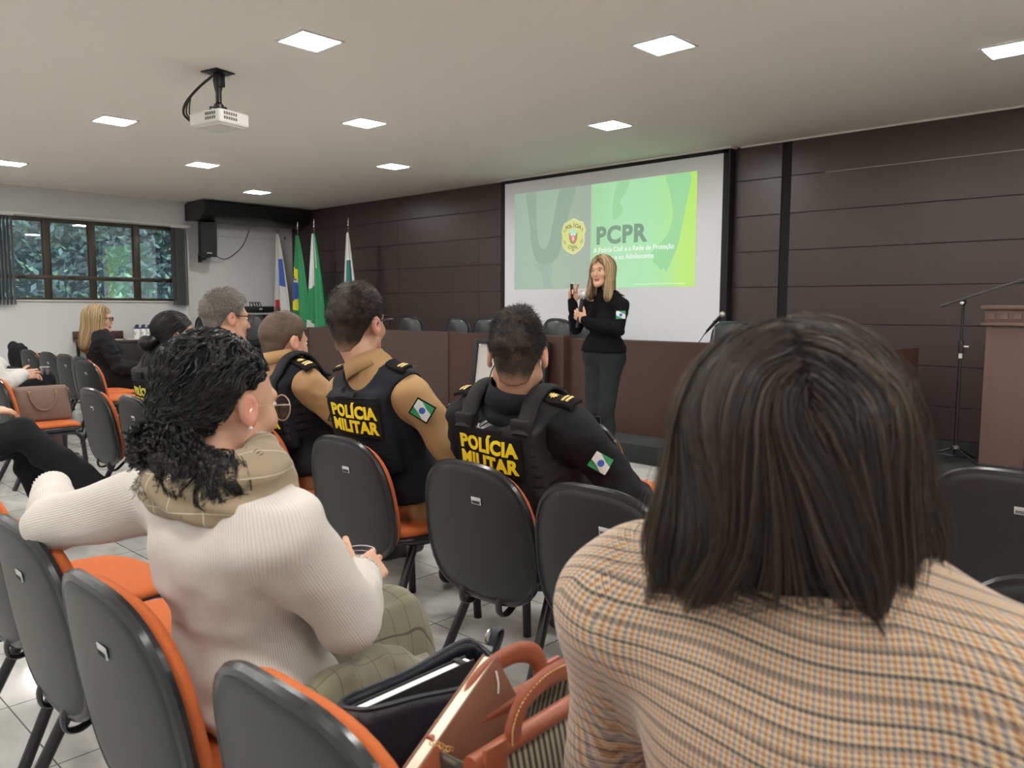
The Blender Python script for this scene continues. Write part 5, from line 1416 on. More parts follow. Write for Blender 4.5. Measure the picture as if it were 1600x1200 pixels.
Xv=B.T@np.array([1,0,0]); Zv=B.T@np.array([0,0,1.0])
vest_text(B,vs,B.tp((-.02,-.1,.374)),Xv,Zv,vB,size=.063,w=.27,hgt=.140,gap=.059,rot=rad(-3))
V,F=gridpatch(.115,.036,8,4,.004); nt_=mesh('name_tape',decal(vs,B.tp((-.02,-.1,.462)),Xv,Zv,V,lift=.003),F,M['patch_black'],vB,False)
V,F=text_geo('POLICIAL MILITAR',.016,.0005,.0003); mesh('lettering',decal(vs,B.tp((-.02,-.1,.462)),Xv,Zv,V*np.array([.62,1,1]),lift=.009),F,M['label'],nt_,False)
for q in (-1,1):
    for k in range(5):
        V,F=gridpatch(.050,.024,5,3,.005); mesh('webbing',decal(vs,B.tp((q*.182-.012,-.08,.40-k*.034)),Xv,Zv,V,lift=.002,start=.22),F,M['vest_b'],vB,False)
    pad_strap(B,q,shirtB,vs,vB,.118,.032,30)
    pc=cast(vs,[B.tp((q*.115,-.4,.478))],B.T@np.array([0,1,0]),off=.016,far=.6)[0]
    MB().box(tuple(pc),(.072,.026,.042),.008,Matrix(B.T.tolist())).box(tuple(pc+B.T@np.array([0,-.004,-.024])),(.062,.016,.016),.004,Matrix(B.T.tolist())).build('strap_buckle',M['vest_b'],vB)
epaulet(B,1,shirtB.infl(.012),M['patch_black'],along=.12,width=.062,x0=.125,star=True)
epaulet(B,-1,shirtB.infl(.012),M['patch_black'],along=.12,width=.062,x0=.125)
a,b,_,_=B.arms[1]; flag_patch(B,shirtB.infl(.008),a*.66+b*.34,(.74,.66,-.1),(.15,.1,1),B.root,w=.064,rot=rad(-25),border=False)
short_hair(B,M['hair_short'],thick=.006,top=.012,n=8000,length=.015,seed=12,noise=.003)
B.shoes('boot',M['cream_shoe'],r=.050)

# officer C: beige shirt, cropped hair --------------------------------------
C=Person('officer in beige shirt with cropped light brown hair, behind the curly-haired woman',(-3.26,2.02),0,1.02,lean=8,roll=1,twist=0,hip=.485,sh=.195)
seated_legs(C)
C.arm(-1,(-.31,.08,.66),(-.16,.33,.58),dict(f=(.5,1,-.2),n=(.2,0,-1)))
C.arm(1,(.31,.10,.66),(.18,.34,.60),dict(f=(-.5,1,-.2),n=(-.2,0,-1)))
C.head(world=(-3.285,1.95,1.10),yaw=6,pitch=-6,roll=-3,hs=1.08)
C.body('skin')
sh_=C.torso().infl(.010); sh_.add(C.arm_sdf(.018,'uf',k=.05)); sh_.cone(C.tp((0,-.02,.46)),C.tp((0,-.022,.525)),.082,.066,k=.03); shirtC=sh_.infl(0)
C.cloth('shirt',sh_,M['khaki'],h=.009,fold=.008,fs=10)
C.cloth('trousers',C.leg_sdf(.012).add(SDF().cone(C.tp((-.08,0,.0)),C.tp((.08,0,0)),.115,.115,k=.05)),M['khaki'],h=.012,fold=.008,fs=9)
collar(C,M['khaki'],h=.046)
vC,vs=vest(C,M['vest'],.028)
Xv=C.T@np.array([1,0,0]); Zv=C.T@np.array([0,0,1.0])
vest_text(C,vs,C.tp((0,-.1,.31)),Xv,Zv,vC,size=.063,w=.26,hgt=.15,gap=.062)
for q in (-1,1):
    for k in range(5):
        V,F=gridpatch(.045,.024,4,3,.005); mesh('webbing',decal(vs,C.tp((q*.165,-.07,.36-k*.036)),Xv,Zv,V,lift=.002,start=.22),F,M['vest_b'],vC,False)
    pad_strap(C,q,shirtC,vs,vC,.105,.033)
epaulet(C,1,shirtC.infl(.012),M['patch_black'],along=.11,width=.062,x0=.125,star=True)
a,b,_,_=C.arms[1]; flag_patch(C,shirtC.infl(.008),a*.5+b*.5,(.45,.88,0),(.1,.1,1),C.root,w=.064,rot=rad(-15))
short_hair(C,M['hair_crop'],thick=.007,top=.003,n=8000,length=.006,seed=13,noise=.0012,fm='fade_crop',flo=-.11)
C.shoes('boot',M['cream_shoe'],r=.050)

# grey-haired man -----------------------------------------------------------
G=Person('grey-haired man with dark-rimmed glasses seated left of the cropped-hair officer',(-3.92,2.02),0,1.04,lean=6,hip=.48,sh=.19)
seated_legs(G); G.arm(-1,(-.30,.08,.64),(-.12,.32,.58),dict(f=(.5,1,-.2),n=(.2,0,-1))); G.arm(1,(.30,.08,.64),(.12,.32,.58),dict(f=(-.5,1,-.2),n=(-.2,0,-1)))
G.head(world=(-3.90,1.98,1.205),yaw=-2,pitch=-3,hs=1.10); G.body('skin',hh=.005)
sh_=G.torso().infl(.014); sh_.add(G.arm_sdf(.02,k=.05)); G.cloth('jacket',sh_,M['black_cloth'],h=.012,fold=.008)
G.cloth('trousers',G.leg_sdf(.012).add(SDF().cone(G.tp((-.08,0,.0)),G.tp((.08,0,0)),.115,.115,k=.05)),M['black_cloth'],h=.014,fold=.006)
short_hair(G,M['hair_grey'],thick=.007,top=.005,n=8000,length=.015,seed=14,weights=(.3,.45,.25),noise=.003,rad0=.0007,fm='fade_grey',flo=-.12)
G.glasses(mat('frame_brown',(.02,.012,.01),.3),.025,.018,.0022); G.shoes()

# officer D: woman with a low bun ------------------------------------------
D=Person('female officer with dark low bun and black vest, left of the grey-haired man',(-4.52,2.00),-2,1.0,lean=9,fem=True,hip=.49,sh=.185,girth=1.05)
seated_legs(D); D.arm(-1,(-.34,.10,.66),(-.30,.36,.66),dict(f=(-.2,1,-.1),n=(0,0,-1))); D.arm(1,(.29,.08,.64),(.12,.32,.58),dict(f=(-.5,1,-.2),n=(-.2,0,-1)))
D.head(world=(-4.50,1.98,1.10),yaw=-12,pitch=-6,hs=1.08); D.body('skin_b',hh=.005)
sh_=D.torso().infl(.012); sh_.add(D.arm_sdf(.018,k=.05)); D.cloth('shirt',sh_,M['black_cloth'],h=.011,fold=.006)
D.cloth('trousers',D.leg_sdf(.012).add(SDF().cone(D.tp((-.08,0,.0)),D.tp((.08,0,0)),.115,.115,k=.05)),M['black_cloth'],h=.014,fold=.006)
vD,vs=vest(D,M['vest_b'],.026); Xv=D.T@np.array([1,0,0]); Zv=D.T@np.array([0,0,1.0])
pn=vest_text(D,vs,D.tp((0,-.1,.31)),Xv,Zv,vD,size=.062,w=.25,hgt=.145,gap=.06,col='yellow2')
V,F=gridpatch(.26,.012,14,1,.006); mesh('strap',decal(vs,D.tp((0,-.1,.405)),Xv,Zv,V,lift=.002),F,M['vest'],vD,False)
V,F=gridpatch(.10,.03,8,3,.012); mesh('drag_handle',decal(vs,D.tp((0,-.1,.435)),Xv,Zv,V,lift=.003),F,M['vest'],vD,False)
o=SDF(); o.ell((0,-.020,.040),(.086,.104,.094),k=.01); 
def cutD(d,P): return np.maximum(d,(np.interp(P[...,1],[-.13,-.09,-.03,.01,.05,.09],[-.075,-.07,-.03,.01,.06,.09])-P[...,2])*.7)
o.post.append(cutD); b_=SDF().ell((-.0,-.135,-.045),(.040,.040,.040),k=.02).cone((0,-.09,-.02),(0,-.125,-.04),.035,.028,k=.02)
V1,F1=skin(o,.005); V2,F2=skin(b_,.005); V,F=merge((V1,F1),(V2,F2)); V=(V*D.hs)@D.hR.T+D.hp; hD=mesh('hair',V,F,M['hair_black'][0],D.root)
dr=rand_dirs(3500,21); pos=np.array([0,-.02,.04])+dr*.2
for _ in range(30): pos=pos-dr*np.clip(o(pos)*.8,-.02,.05)[:,None]
pos=pos[cutD(-1,pos)<-.002]
tgt=np.array([0,-.115,-.035]); pth=flow_strands(o,pos,lambda P,t:(tgt-P)/np.linalg.norm(tgt-P,axis=1,keepdims=True),12,.011,(.0,.0025),seed=5)
strand_mesh('hair_strands',(pth*D.hs)@D.hR.T+D.hp,.0008,.0004,M['hair_black'],hD,7,(.6,.3,.1))
c0=np.array([0,-.135,-.045]); rs=np.random.RandomState(4); th0=rs.rand(500)*6.28; inc=rs.randn(500)*.5; K=14
pth=np.stack([np.stack([c0[0]+.041*np.cos(th0+k*.35)*np.cos(inc), c0[1]-.041*np.sin(inc), c0[2]+.041*np.sin(th0+k*.35)*np.cos(inc)],-1) for k in range(K)],1)
strand_mesh('bun_strands',(pth*D.hs)@D.hR.T+D.hp,.0009,.0006,M['hair_black'],hD,8,(.6,.3,.1)); D.shoes()
# ---- woman in the white sweater -------------------------------------------
W=Person('woman in a cream knitted sweater and beige scarf with dark curly hair',(-1.49,.80),3,.97,lean=7,roll=-1,twist=0,fem=True,hip=.470,girth=1.14,sh=.222)
W.leg(-1,W.W2L((-1.72,1.18,.53)),W.W2L((-1.70,1.20,.115)),(0,1,0)); W.leg(1,W.W2L((-1.47,1.13,.535)),W.W2L((-1.46,1.17,.115)),(.1,1,0))
W.arm(-1,(-1.93,.565,.785),(-2.175,.635,.815),dict(f=(-.75,.55,-.35),n=(-.2,-.1,-1),world=True,curl=((25,40,25),(30,45,30),(35,45,30),(40,45,30)),s=.95),world=True)
W.arm(1,(-1.255,.87,.665),(-1.365,.975,.70),dict(f=(-.35,.9,.1),n=(-.72,-.15,-.55),world=True,curl=((28,42,25),(30,45,28),(34,46,30),(38,46,30)),thumb=(10,10),tdir=(.9,.5,-.2),s=.92,h=.0030),world=True)
W.head(world=(-1.512,.762,1.068),yaw=5,pitch=-4,roll=0,hs=1.10)
W.body('skin',h=.009,hh=.0035)
t=W.torso().infl(.022); ar=W.arm_sdf(.026,k=.05); t.add(ar)
t.ell(W.tp((-.0,-.05,.10)),(.180,.105,.10),W.T,k=.05); t.ell(W.tp((0,-.045,.40)),(.19,.075,.11),W.T,k=.05)       # fabric gathered at the waist
def hemW(d,P):
    q=W.tinv(P); z=q[...,2]
    d=d+.006*np.sin(z*60+3*q[...,0]*6)*np.clip((.26-z)*6,0,1)*np.clip(-q[...,1]*14,0,1)      # horizontal creases across the lower back
    return np.maximum(np.maximum(d,-.055-z),z-.492)
swo=W.cloth('sweater',t,M['sweater'],h=.008,fold=.008,fs=7.5,st=(1,1,1.7),clip=hemW)
def clothuv(o,p,R=.2,yo=.05,arms=True):
    co=np.zeros(len(o.data.vertices)*3); o.data.vertices.foreach_get('co',co); co=co.reshape(-1,3); q=p.tinv(co)
    u=np.arctan2(q[:,0],-(q[:,1]-yo))*R; v=q[:,2].copy()
    if arms:
        D0=np.full(len(co),1e9)
        for s_,(a,b,c,_) in p.arms.items():
            for (A_,B_) in ((a,b),(b,c)):
                ba=B_-A_; L=np.linalg.norm(ba); ba/=L; t_=(co-A_)@ba; rr=co-A_-t_[:,None]*ba; dd=np.linalg.norm(rr,axis=1)
                ref=np.cross(ba,(0,.3,1.0)); ref/=np.linalg.norm(ref); r2=np.cross(ba,ref)
                w_=(t_>(.03 if A_ is a else -.01))&(t_<L+.05)&(dd<.095)&(dd<D0)&((np.abs(q[:,0])>.185)|(A_ is not a))
                u=np.where(w_,np.arctan2(rr@ref,rr@r2)*.062,u); v=np.where(w_,t_,v); D0=np.where(w_,dd,D0)
    at=o.data.attributes.new('cloth_uv','FLOAT_VECTOR','POINT'); at.data.foreach_set('vector',np.stack([u,v,v*0],-1).astype(np.float32).ravel())
clothuv(swo,W)
for q in (-1,1):
    a,b,c,_=W.arms[q]; dd=(c-b)/np.linalg.norm(c-b); p0=c-dd*.045; p1=c+dd*.018
    V=[];F=[];n=64; u=np.cross(dd,(0,0,1.0)); u/=np.linalg.norm(u); v=np.cross(dd,u)
    prof=[(p0,.048),(p0*.5+p1*.5,.043),(p1,.044),(p1,.036),(p0,.036)]
    for k in range(n):
        th=2*math.pi*k/n; rb=.0022*(1 if k%2 else -1)
        for (pp,r) in prof: V.append(tuple(pp+(u*math.cos(th)+v*math.sin(th))*(r+(rb if r>.04 else 0))))
    for k in range(n):
        for j in range(5): F.append([k*5+j,k*5+(j+1)%5,((k+1)%n)*5+(j+1)%5,((k+1)%n)*5+j])
    mesh('cuff',V,F,M['cuff_knit'],W.root)
# olive plaid trousers / coat over the knees
t=W.leg_sdf(.022); t.cone(W.tp((-.08,0,-.01)),W.tp((.08,0,-.01)),.125,.125,k=.06)
kr=W.legs[1][1]; t.cone(kr+np.array([.01,-.16,.0]),kr+np.array([.03,.02,-.02]),.075,.050,k=.05); t.cone(kr+np.array([.03,.02,-.02]),kr+np.array([.05,.03,-.16]),.045,.05,k=.05)
W.cloth('trousers',t,M['plaid'],h=.007,fold=.018,fs=9,st=(1.8,.7,1.0))
# coat falling beside the thigh
t=SDF(); c0=W.W2L((-1.235,.86,.50)); t.ell(c0,(.055,.14,.10),rotm(0,0,8),k=.05); t.ell(c0+np.array([-.02,.12,-.03]),(.06,.13,.11),rotm(-14,0,0),k=.05); t.ell(c0+np.array([.01,-.02,-.14]),(.03,.16,.13),k=.05)
W.cloth('coat_tail',t,M['plaid'],h=.007,fold=.022,fs=9,st=(1,1.5,1))
W.shoes()
# scarf: two wraps round the neck
R=W.T; sc_=SDF(); n=26
def ringpts(rx,ry,z0,tx,ty,ph=0):
    return [W.tp((rx*math.cos(a),-.015+ry*math.sin(a),z0+tx*math.cos(a+ph)+ty*math.sin(a))) for a in np.linspace(0,2*math.pi,n,endpoint=False)]
for (rx,ry,z0,tx,ty,r) in ((.125,.098,.505,.010,-.012,.040),(.105,.085,.550,-.016,-.006,.036),(.150,.105,.470,-.006,-.02,.032)):
    P=ringpts(rx,ry,z0,tx,ty)
    for i in range(n): sc_.cone(P[i],P[(i+1)%n],r*(1+.12*math.sin(3*i)),r*(1+.12*math.sin(3*(i+1))),k=.010)
def sfold(d,P):
    q=W.tinv(P); a=np.arctan2(q[...,1],q[...,0]); return d+.0045*np.sin(q[...,2]*110+3.0*np.sin(a+1.0)+2*q[...,0]*20)+.004*vnoise(P,16)
sc_.post.append(sfold); V,F=skin(sc_,.006); so=mesh('scarf',V,F,M['scarf'],W.root)
# fringe threads
rs=np.random.RandomState(3); base=cast(sc_,W.tp((-.03,-.35,.50))+np.stack([rs.uniform(-.10,.02,90),np.zeros(90),rs.uniform(.0,.03,90)],-1)@W.T.T,W.T@np.array([0,1,0]),n=40,far=.5)
pth=np.stack([base+ (W.T@np.array([0,-1,0]))*(.001+.0012*k)+rs.randn(90,3)*.0014*k+np.array([0,0,-.002*k]) for k in range(5)],1)
strand_mesh('fringe',pth,.0011,.0006,[M['flag_white'],M['scarf'],M['scarf']],so,3,(.4,.3,.3))
W.glasses(mat('frame_wire_gold',(.55,.42,.30),.3,metal=.8),.027,.025,.0012,round_=True,tz=.0)
MB().ball(tuple(W.H((.088,-.008,-.030))),.004).build('earring',M['flag_white'],W.root)
# curly hair swept into a low bunch
hv=SDF(); hv.ell((0,-.022,.040),(.082,.104,.090),k=.02); hv.ell((0,-.045,.070),(.070,.076,.062),k=.04); hv.ell((-.01,-.088,-.015),(.058,.046,.050),k=.04)
hlw=[(-.15,-.095),(-.09,-.085),(-.055,-.060),(-.040,.005),(-.026,.046),(.010,.050),(.03,.056),(.055,.075),(.09,.092)]; hlw=np.array(hlw)
hv.post.append(lambda d,P: d+.0045*vnoise(P*np.array([1,.6,1]),48)+.003*vnoise(P+3,95))
hv.post.append(lambda d,P: np.maximum(d,(np.interp(P[...,1],hlw[:,0],hlw[:,1])-P[...,2])*.7))
V,F=skin(hv,.004); hW=mesh('hair',(V*W.hs)@W.hR.T+W.hp,F,M['hair_cap_black'],W.root)
def curls(paths,rad_,per,seed,nper,spread):
    """bundle strands around guide paths: each guide becomes a ringlet"""
    rs=np.random.RandomState(seed); out=[]
    G,K,_=paths.shape; K2=K*4; tt=np.linspace(0,K-1,K2); i0=np.clip(tt.astype(int),0,K-2); f=(tt-i0)[None,:,None]
    g=paths[:,i0]*(1-f)+paths[:,i0+1]*f
    T=np.gradient(g,axis=1); L=np.cumsum(np.linalg.norm(T,axis=-1),axis=1); T/=np.maximum(np.linalg.norm(T,axis=-1,keepdims=True),1e-9)
    ref=np.array([.3,.2,1.0]); A=np.cross(T,ref); A/=np.maximum(np.linalg.norm(A,axis=-1,keepdims=True),1e-9); Bv=np.cross(T,A)
    ph=rs.rand(G)*6.28; pr=per*(.75+.5*rs.rand(G)); rr=rad_*(.6+.8*rs.rand(G)); ramp=np.linspace(.25,1,K2)[None,:]
    for j in range(nper):
        a=ph[:,None]+L/pr[:,None]*6.28+rs.randn(G)[:,None]*spread; r_=rr[:,None]*ramp*(1+.18*rs.randn(G)[:,None])
        out.append(g+A*(np.cos(a)*r_)[...,None]+Bv*(np.sin(a)*r_)[...,None]+rs.randn(G,1,3)*.0006)
    return np.concatenate(out)
dr=rand_dirs(2600,31); pos=np.array([0,-.02,.045])+dr*.2
for _ in range(30): pos=pos-dr*np.clip(hv(pos)*.8,-.02,.05)[:,None]
ok=(pos[:,2]>np.interp(pos[:,1],hlw[:,0],hlw[:,1])+.004); pos=pos[ok][:1300]
tg=np.array([-.01,-.118,-.045])
def dW(P,t): 
    v=tg-P; v/=np.maximum(np.linalg.norm(v,axis=1,keepdims=True),1e-6); return v
pth=flow_strands(hv,pos,dW,11,.0105,(.001,.006),seed=6,wig=.75,wigs=34)
cr=curls(pth,.0026,.028,9,5,.35)
strand_mesh('hair_strands',(cr*W.hs)@W.hR.T+W.hp,.00075,.0005,M['hair_black'],hW,9,(.62,.26,.12))
# loose ringlets of the bunch, spreading over the scarf
rs=np.random.RandomState(12); gp=[]
for i in range(340):
    side=rs.choice([-1,1,1]); st_=np.array([rs.uniform(-.06,.05),-.115+rs.uniform(-.03,.02),-.045+rs.uniform(-.035,.03)])
    if side>0: end=np.array([rs.uniform(.02,.150),rs.uniform(-.11,-.03),rs.uniform(-.14,-.085)])
    else: end=np.array([rs.uniform(-.075,-.01),rs.uniform(-.145,-.10),rs.uniform(-.115,-.060)])
    mid=(st_+end)/2+np.array([0,-.045,.020])+rs.randn(3)*.008
    gp.append([st_*(1-t)**2+2*mid*t*(1-t)+end*t*t for t in np.linspace(0,1,9)])
cr=curls(np.array(gp),.0070,.024,14,10,.40)
def out_of(f,P,p,gap):
    """lift points that would sink into a garment onto its surface"""
    Q=(P*p.hs)@p.hR.T+p.hp
    for _ in range(2):
        d=f(Q); m=d<gap
        if m.any(): q=Q[m]; Q[m]=q+grad(f,q)*(gap-d[m])[:,None]
    return ((Q-p.hp)@p.hR)/p.hs
base_=cr-np.repeat(cr[:,::1].mean(1,keepdims=True),cr.shape[1],1)*0
cr=out_of(sc_,cr,W,.003)
strand_mesh('ringlets',(cr*W.hs)@W.hR.T+W.hp,.0008,.0005,[M['hair_black'][0],M['hair_black'][1],M['hair_brown'][0]],hW,10,(.5,.3,.2))
bun=SDF(); bun.ell((-.012,-.108,-.058),(.058,.042,.040),k=.02).ell((.04,-.095,-.085),(.05,.035,.030),k=.03); bun.post.append(lambda d,P:d+.012*vnoise(P,45)+.006*vnoise(P,90)+.004); V,F=skin(bun,.0045); V=out_of(sc_,V,W,-.004)
mesh('hair_bunch',(V*W.hs)@W.hR.T+W.hp,F,M['hair_cap_black'],hW)

# clear plastic cup in her right hand
cp=bpy.data.materials.new('clear_plastic'); cp.use_nodes=True; _n=cp.node_tree; _n.nodes.clear()
_o=_n.nodes.new('ShaderNodeOutputMaterial'); _m=_n.nodes.new('ShaderNodeMixShader'); _t=_n.nodes.new('ShaderNodeBsdfTransparent'); _t.inputs[0].default_value=(.88,.86,.9,1); _g=_n.nodes.new('ShaderNodeBsdfGlossy'); _g.inputs['Roughness'].default_value=.08; _l=_n.nodes.new('ShaderNodeLayerWeight'); _l.inputs[0].default_value=.35
_n.links.new(_l.outputs['Facing'],_m.inputs[0]); _n.links.new(_t.outputs[0],_m.inputs[1]); _n.links.new(_g.outputs[0],_m.inputs[2]); _n.links.new(_m.outputs[0],_o.inputs[0]); M['clear']=cp
cup=thing('plastic_cup','clear plastic cup held in the right hand of the woman in the cream sweater','cup',(-1.452,1.035,.662))
MB().lathe([(.026,0),(.0275,.002),(.034,.055),(.0365,.058),(.0355,.066)],(0,0,0),32,cap=False).lathe([(.0,.001),(.026,.001)],(0,0,0),32,cap=False).build('wall',M['clear'],cup)
MB().tube([(.0365*math.cos(a),.0365*math.sin(a),.066) for a in np.linspace(0,6.283,32,endpoint=False)],.0013,6,closed=True).tube([(.0345*math.cos(a),.0345*math.sin(a),.055) for a in np.linspace(0,6.283,32,endpoint=False)],.0008,6,closed=True).build('rim',mat('cup_rim',(.6,.58,.62),.2),cup)

# ---- woman in the checked blazer -------------------------------------------
Z=Person('woman in a brown houndstooth-check blazer with dark shoulder-length hair, large at lower right',(-.335,.86),4,1.06,lean=9,roll=-1.5,twist=0,fem=True,hip=.445,girth=1.12,sh=.208)
seated_legs(Z,kn=.42,foot=.40)
Z.arm(-1,(-.262,.02,.60),(-.14,.25,.60),dict(f=(.5,1,-.2),n=(.2,0,-1))); Z.arm(1,(.27,.02,.60),(.14,.25,.60),dict(f=(-.5,1,-.2),n=(-.2,0,-1)))
Z.head(world=(-.352,.775,1.100),yaw=34,pitch=-4,hs=1.0); Z.body('skin',h=.010,hh=.0045)
t=Z.torso().infl(.018); t.add(Z.arm_sdf(.026,k=.045))
t.cone(Z.tp((-.165,-.012,.452)),Z.tp((-.06,-.012,.492)),.052,.055,k=.04); t.cone(Z.tp((.165,-.012,.452)),Z.tp((.06,-.012,.492)),.052,.055,k=.04)   # padded shoulders
def seamZ(d,P):
    q=Z.tinv(P); x=np.abs(q[...,0]); z=q[...,2]
    xs_=.178+.030*np.clip((.44-z)/.2,0,1)**.8
    groove=np.exp(-((x-xs_)/.0045)**2)*np.clip((z-.12)*20,0,1)*np.clip((-q[...,1]+.06)*12,0,1)
    return np.maximum(d+.0035*groove,-.06-z)
bl=Z.cloth('blazer',t,M['blazer'],h=.0065,fold=.007,fs=6.5,st=(1,1,1.2),clip=seamZ,rl=2)
co=np.zeros(len(bl.data.vertices)*3); bl.data.vertices.foreach_get('co',co); co=co.reshape(-1,3); q=Z.tinv(co)
u=np.arctan2(q[:,0],-(q[:,1]-.05))*.19; vv=q[:,2]+.9*np.clip(q[:,1]+.075,0,.3)*np.clip((q[:,2]-.36)*12,0,1)+.10*q[:,0]**2*2.2+.004*np.sin(q[:,0]*30)
at=bl.data.attributes.new('cloth_uv','FLOAT_VECTOR','POINT'); at.data.foreach_set('vector',np.stack([u,vv,vv*0],-1).astype(np.float32).ravel())
Z.cloth('trousers',Z.leg_sdf(.014).add(SDF().cone(Z.tp((-.08,0,.0)),Z.tp((.08,0,0)),.115,.115,k=.05)),M['black_cloth'],h=.014,fold=.006); Z.shoes()
# hair
hv=SDF(); hv.ell((0,-.018,.047),(.088,.106,.094),k=.02); hv.cone((0,-.030,.03),(0,-.035,-.060),.089,.092,k=.05,sc=(1,1,1)); hv.ell((-.052,-.015,-.065),(.062,.068,.062),k=.05); hv.ell((.052,-.015,-.065),(.060,.068,.062),k=.05)
def cutZ(d,P): return np.maximum(np.maximum(d,(np.interp(P[...,1],[-.2,.02,.05,.09],[-.085,-.080,-.04,.085])-P[...,2])*.8), np.where(P[...,2]<.06,P[...,1]-.055,-1.0))
hv.post.append(lambda d,P: d+.004*vnoise(P*np.array([1,1,.25]),42)); hv.post.append(cutZ)
V,F=skin(hv,.005); hZ=mesh('hair',(V*Z.hs)@Z.hR.T+Z.hp,F,M['hair_cap_brown'],Z.root)
def roots(n,seed,f,zmin=.02,cen=(0,-.018,.05)):
    dr=rand_dirs(n*3,seed); dr=dr[dr[:,2]>-.2]; pos=np.array(cen)+dr*.25
    for _ in range(40): pos=pos-dr*np.clip(f(pos)*.8,-.03,.06)[:,None]
    return pos[(pos[:,2]>zmin)&(pos[:,1]<.075)][:n]
def dZ(P,t):
    x=P[:,0]; part=np.sign(x+.012+1e-4)
    out=np.clip(1-np.abs(x)/.09,0,1)*np.clip((P[:,2]-.06)*12,0,1.0)
    flare=np.clip((-P[:,2]-.02)*6,0,.8)
    v=np.stack([part*(out*1.3+.25*flare),-.30*np.clip((P[:,2]-.09)*20,0,1)*np.sign(P[:,1]+.03+0*x),-np.ones(len(P))],-1)
    v[:,1]+= -.25*flare
    return v
rs_=roots(9000,41,hv,.0); pth=flow_strands(hv,rs_,dZ,26,.0115,(.0005,.007),seed=8,wig=.55,wigs=14,out=lambda P,t: np.full(len(P),.004*t**2+.014*max(0,t-.5)))
def trim(p,z0,z1,seed):
    """end each strand where it passes its own length limit"""
    N,K,_=p.shape; rs=np.random.RandomState(seed); zl=z0+(z1-z0)*rs.rand(N)**1.3; below=p[...,2]<zl[:,None]
    last=np.where(below.any(1),below.argmax(1),K-1).astype(float); last=np.maximum(last,3)
    t_=np.linspace(0,1,K)[None,:]*last[:,None]; i0=np.clip(t_.astype(int),0,K-2); f=(t_-i0)[...,None]; r_=np.arange(N)[:,None]
    return p[r_,i0]*(1-f)+p[r_,i0+1]*f
pth=trim(pth,-.110,-.020,71)
strand_mesh('hair_strands',(pth*Z.hs)@Z.hR.T+Z.hp,.00058,.00030,M['hair_brown'],hZ,11,(.42,.36,.22))
# clumps and flyaways
rs_=roots(420,43,hv,.01); pth=flow_strands(hv,rs_,dZ,30,.0115,(.006,.014),seed=9,wig=.65,wigs=14,out=lambda P,t: np.full(len(P),.016*t**1.5))
pth=trim(pth,-.150,-.02,72)
strand_mesh('flyaways',(pth*Z.hs)@Z.hR.T+Z.hp,.00038,.0002,[M['hair_brown'][1],M['hair_brown'][2],M['hair_blond'][0]],hZ,12,(.4,.35,.25))
rs_=roots(300,47,hv,.05); ends=flow_strands(hv,rs_,dZ,28,.0135,(.002,.008),seed=15,wig=.5,wigs=10,out=lambda P,t: np.full(len(P),.028*max(0,t-.6)))
ends=trim(ends,-.165,-.06,73)
strand_mesh('loose_ends',(ends*Z.hs)@Z.hR.T+Z.hp,.0005,.0002,M['hair_brown'],hZ,16,(.4,.35,.25))

# ---- speaker standing in front of the desk ---------------------------------
K_=Person('standing woman with long blond hair, black turtleneck and dark leggings speaking into a microphone','x' and (-3.745,4.99),176,.955,lean=0,roll=0,twist=0,fem=True,hip=.925,girth=1.0,sh=.178) if False else Person('standing blond woman in black turtleneck and dark leggings, speaking into a microphone before the desk',(-3.745,4.99),176,.955,lean=0,fem=True,hip=.925,girth=.98,sh=.178)
K_.leg(-1,(-.070,.045,.50),(-.055,.0,.095),(-.15,1,0)); K_.leg(1,(.060,.05,.50),(.095,.05,.095),(.2,1,0))
K_.arm(1,(.235,.085,1.160),(.215,.150,1.385),dict(f=(-.12,.05,1),n=(-.75,.65,.1),curl=((15,35,25),(55,60,35),(60,65,35),(60,65,35)),thumb=(20,20),h=.004))
K_.arm(-1,(-.215,.085,1.160),(.015,.220,1.235),dict(f=(.80,.25,.45),n=(.25,.85,-.4) if False else (.2,-.95,.1),curl=((45,50,30),)*4,thumb=(15,15),h=.004))
K_.head(pos=(0.01,.03,.695),yaw=14,pitch=-2,hs=1.02); K_.body('skin',h=.010,hh=.004)
mb=MB()
for q in (-1,1): mb.tube([tuple(K_.H(p)) for p in ((q*.016,.092,.027),(q*.032,.094,.032),(q*.047,.082,.026))],.0022,6)
mb.build('eyebrows',M['hair_blond'][0],K_.root)
t=K_.torso().infl(.012); t.add(K_.arm_sdf(.012,k=.035)); nk=K_.neck(.008)
t.cone(K_.tp((0,-.015,.49)),K_.tp((0,.004,.575)),.062,.058,k=.02)
t.cone(K_.tp((-.08,.005,.09)),K_.tp((.08,.005,.09)),.108,.108,k=.05)
K_.cloth('turtleneck',t,M['black_knit'],h=.008,fold=.006,fs=12,clip=lambda d,P: np.maximum(d,(.055-(P[...,2]-.925))))
t=K_.leg_sdf(.010); t.cone(K_.tp((-.075,-.01,.02)),K_.tp((.075,-.01,.02)),.108,.108,k=.06); t.ell(K_.tp((0,.0,.085)),(.130,.098,.085),k=.04)
K_.cloth('leggings',t,M['legging'],h=.008,fold=.003,fs=10); K_.shoes('boot',M['cream_shoe'],r=.040)
tt=K_.torso().infl(.014); tt.add(K_.arm_sdf(.014,k=.035)); a,b,_,_=K_.arms[-1]
fp=flag_patch(K_,tt,a*.62+b*.38,(-.55,-.80,0) if False else (-.60,-.80,.0),(.0,.0,1),K_.root,w=.070,rot=0,border=False) if False else flag_patch(K_,tt,a*.62+b*.38,(-.75,-.60,.0),(.0,.0,1),K_.root,w=.072,rot=0,border=False)
e=epaulet(K_,-1,tt,M['black_cloth'],along=.07,width=.04,x0=.10,gold=True)
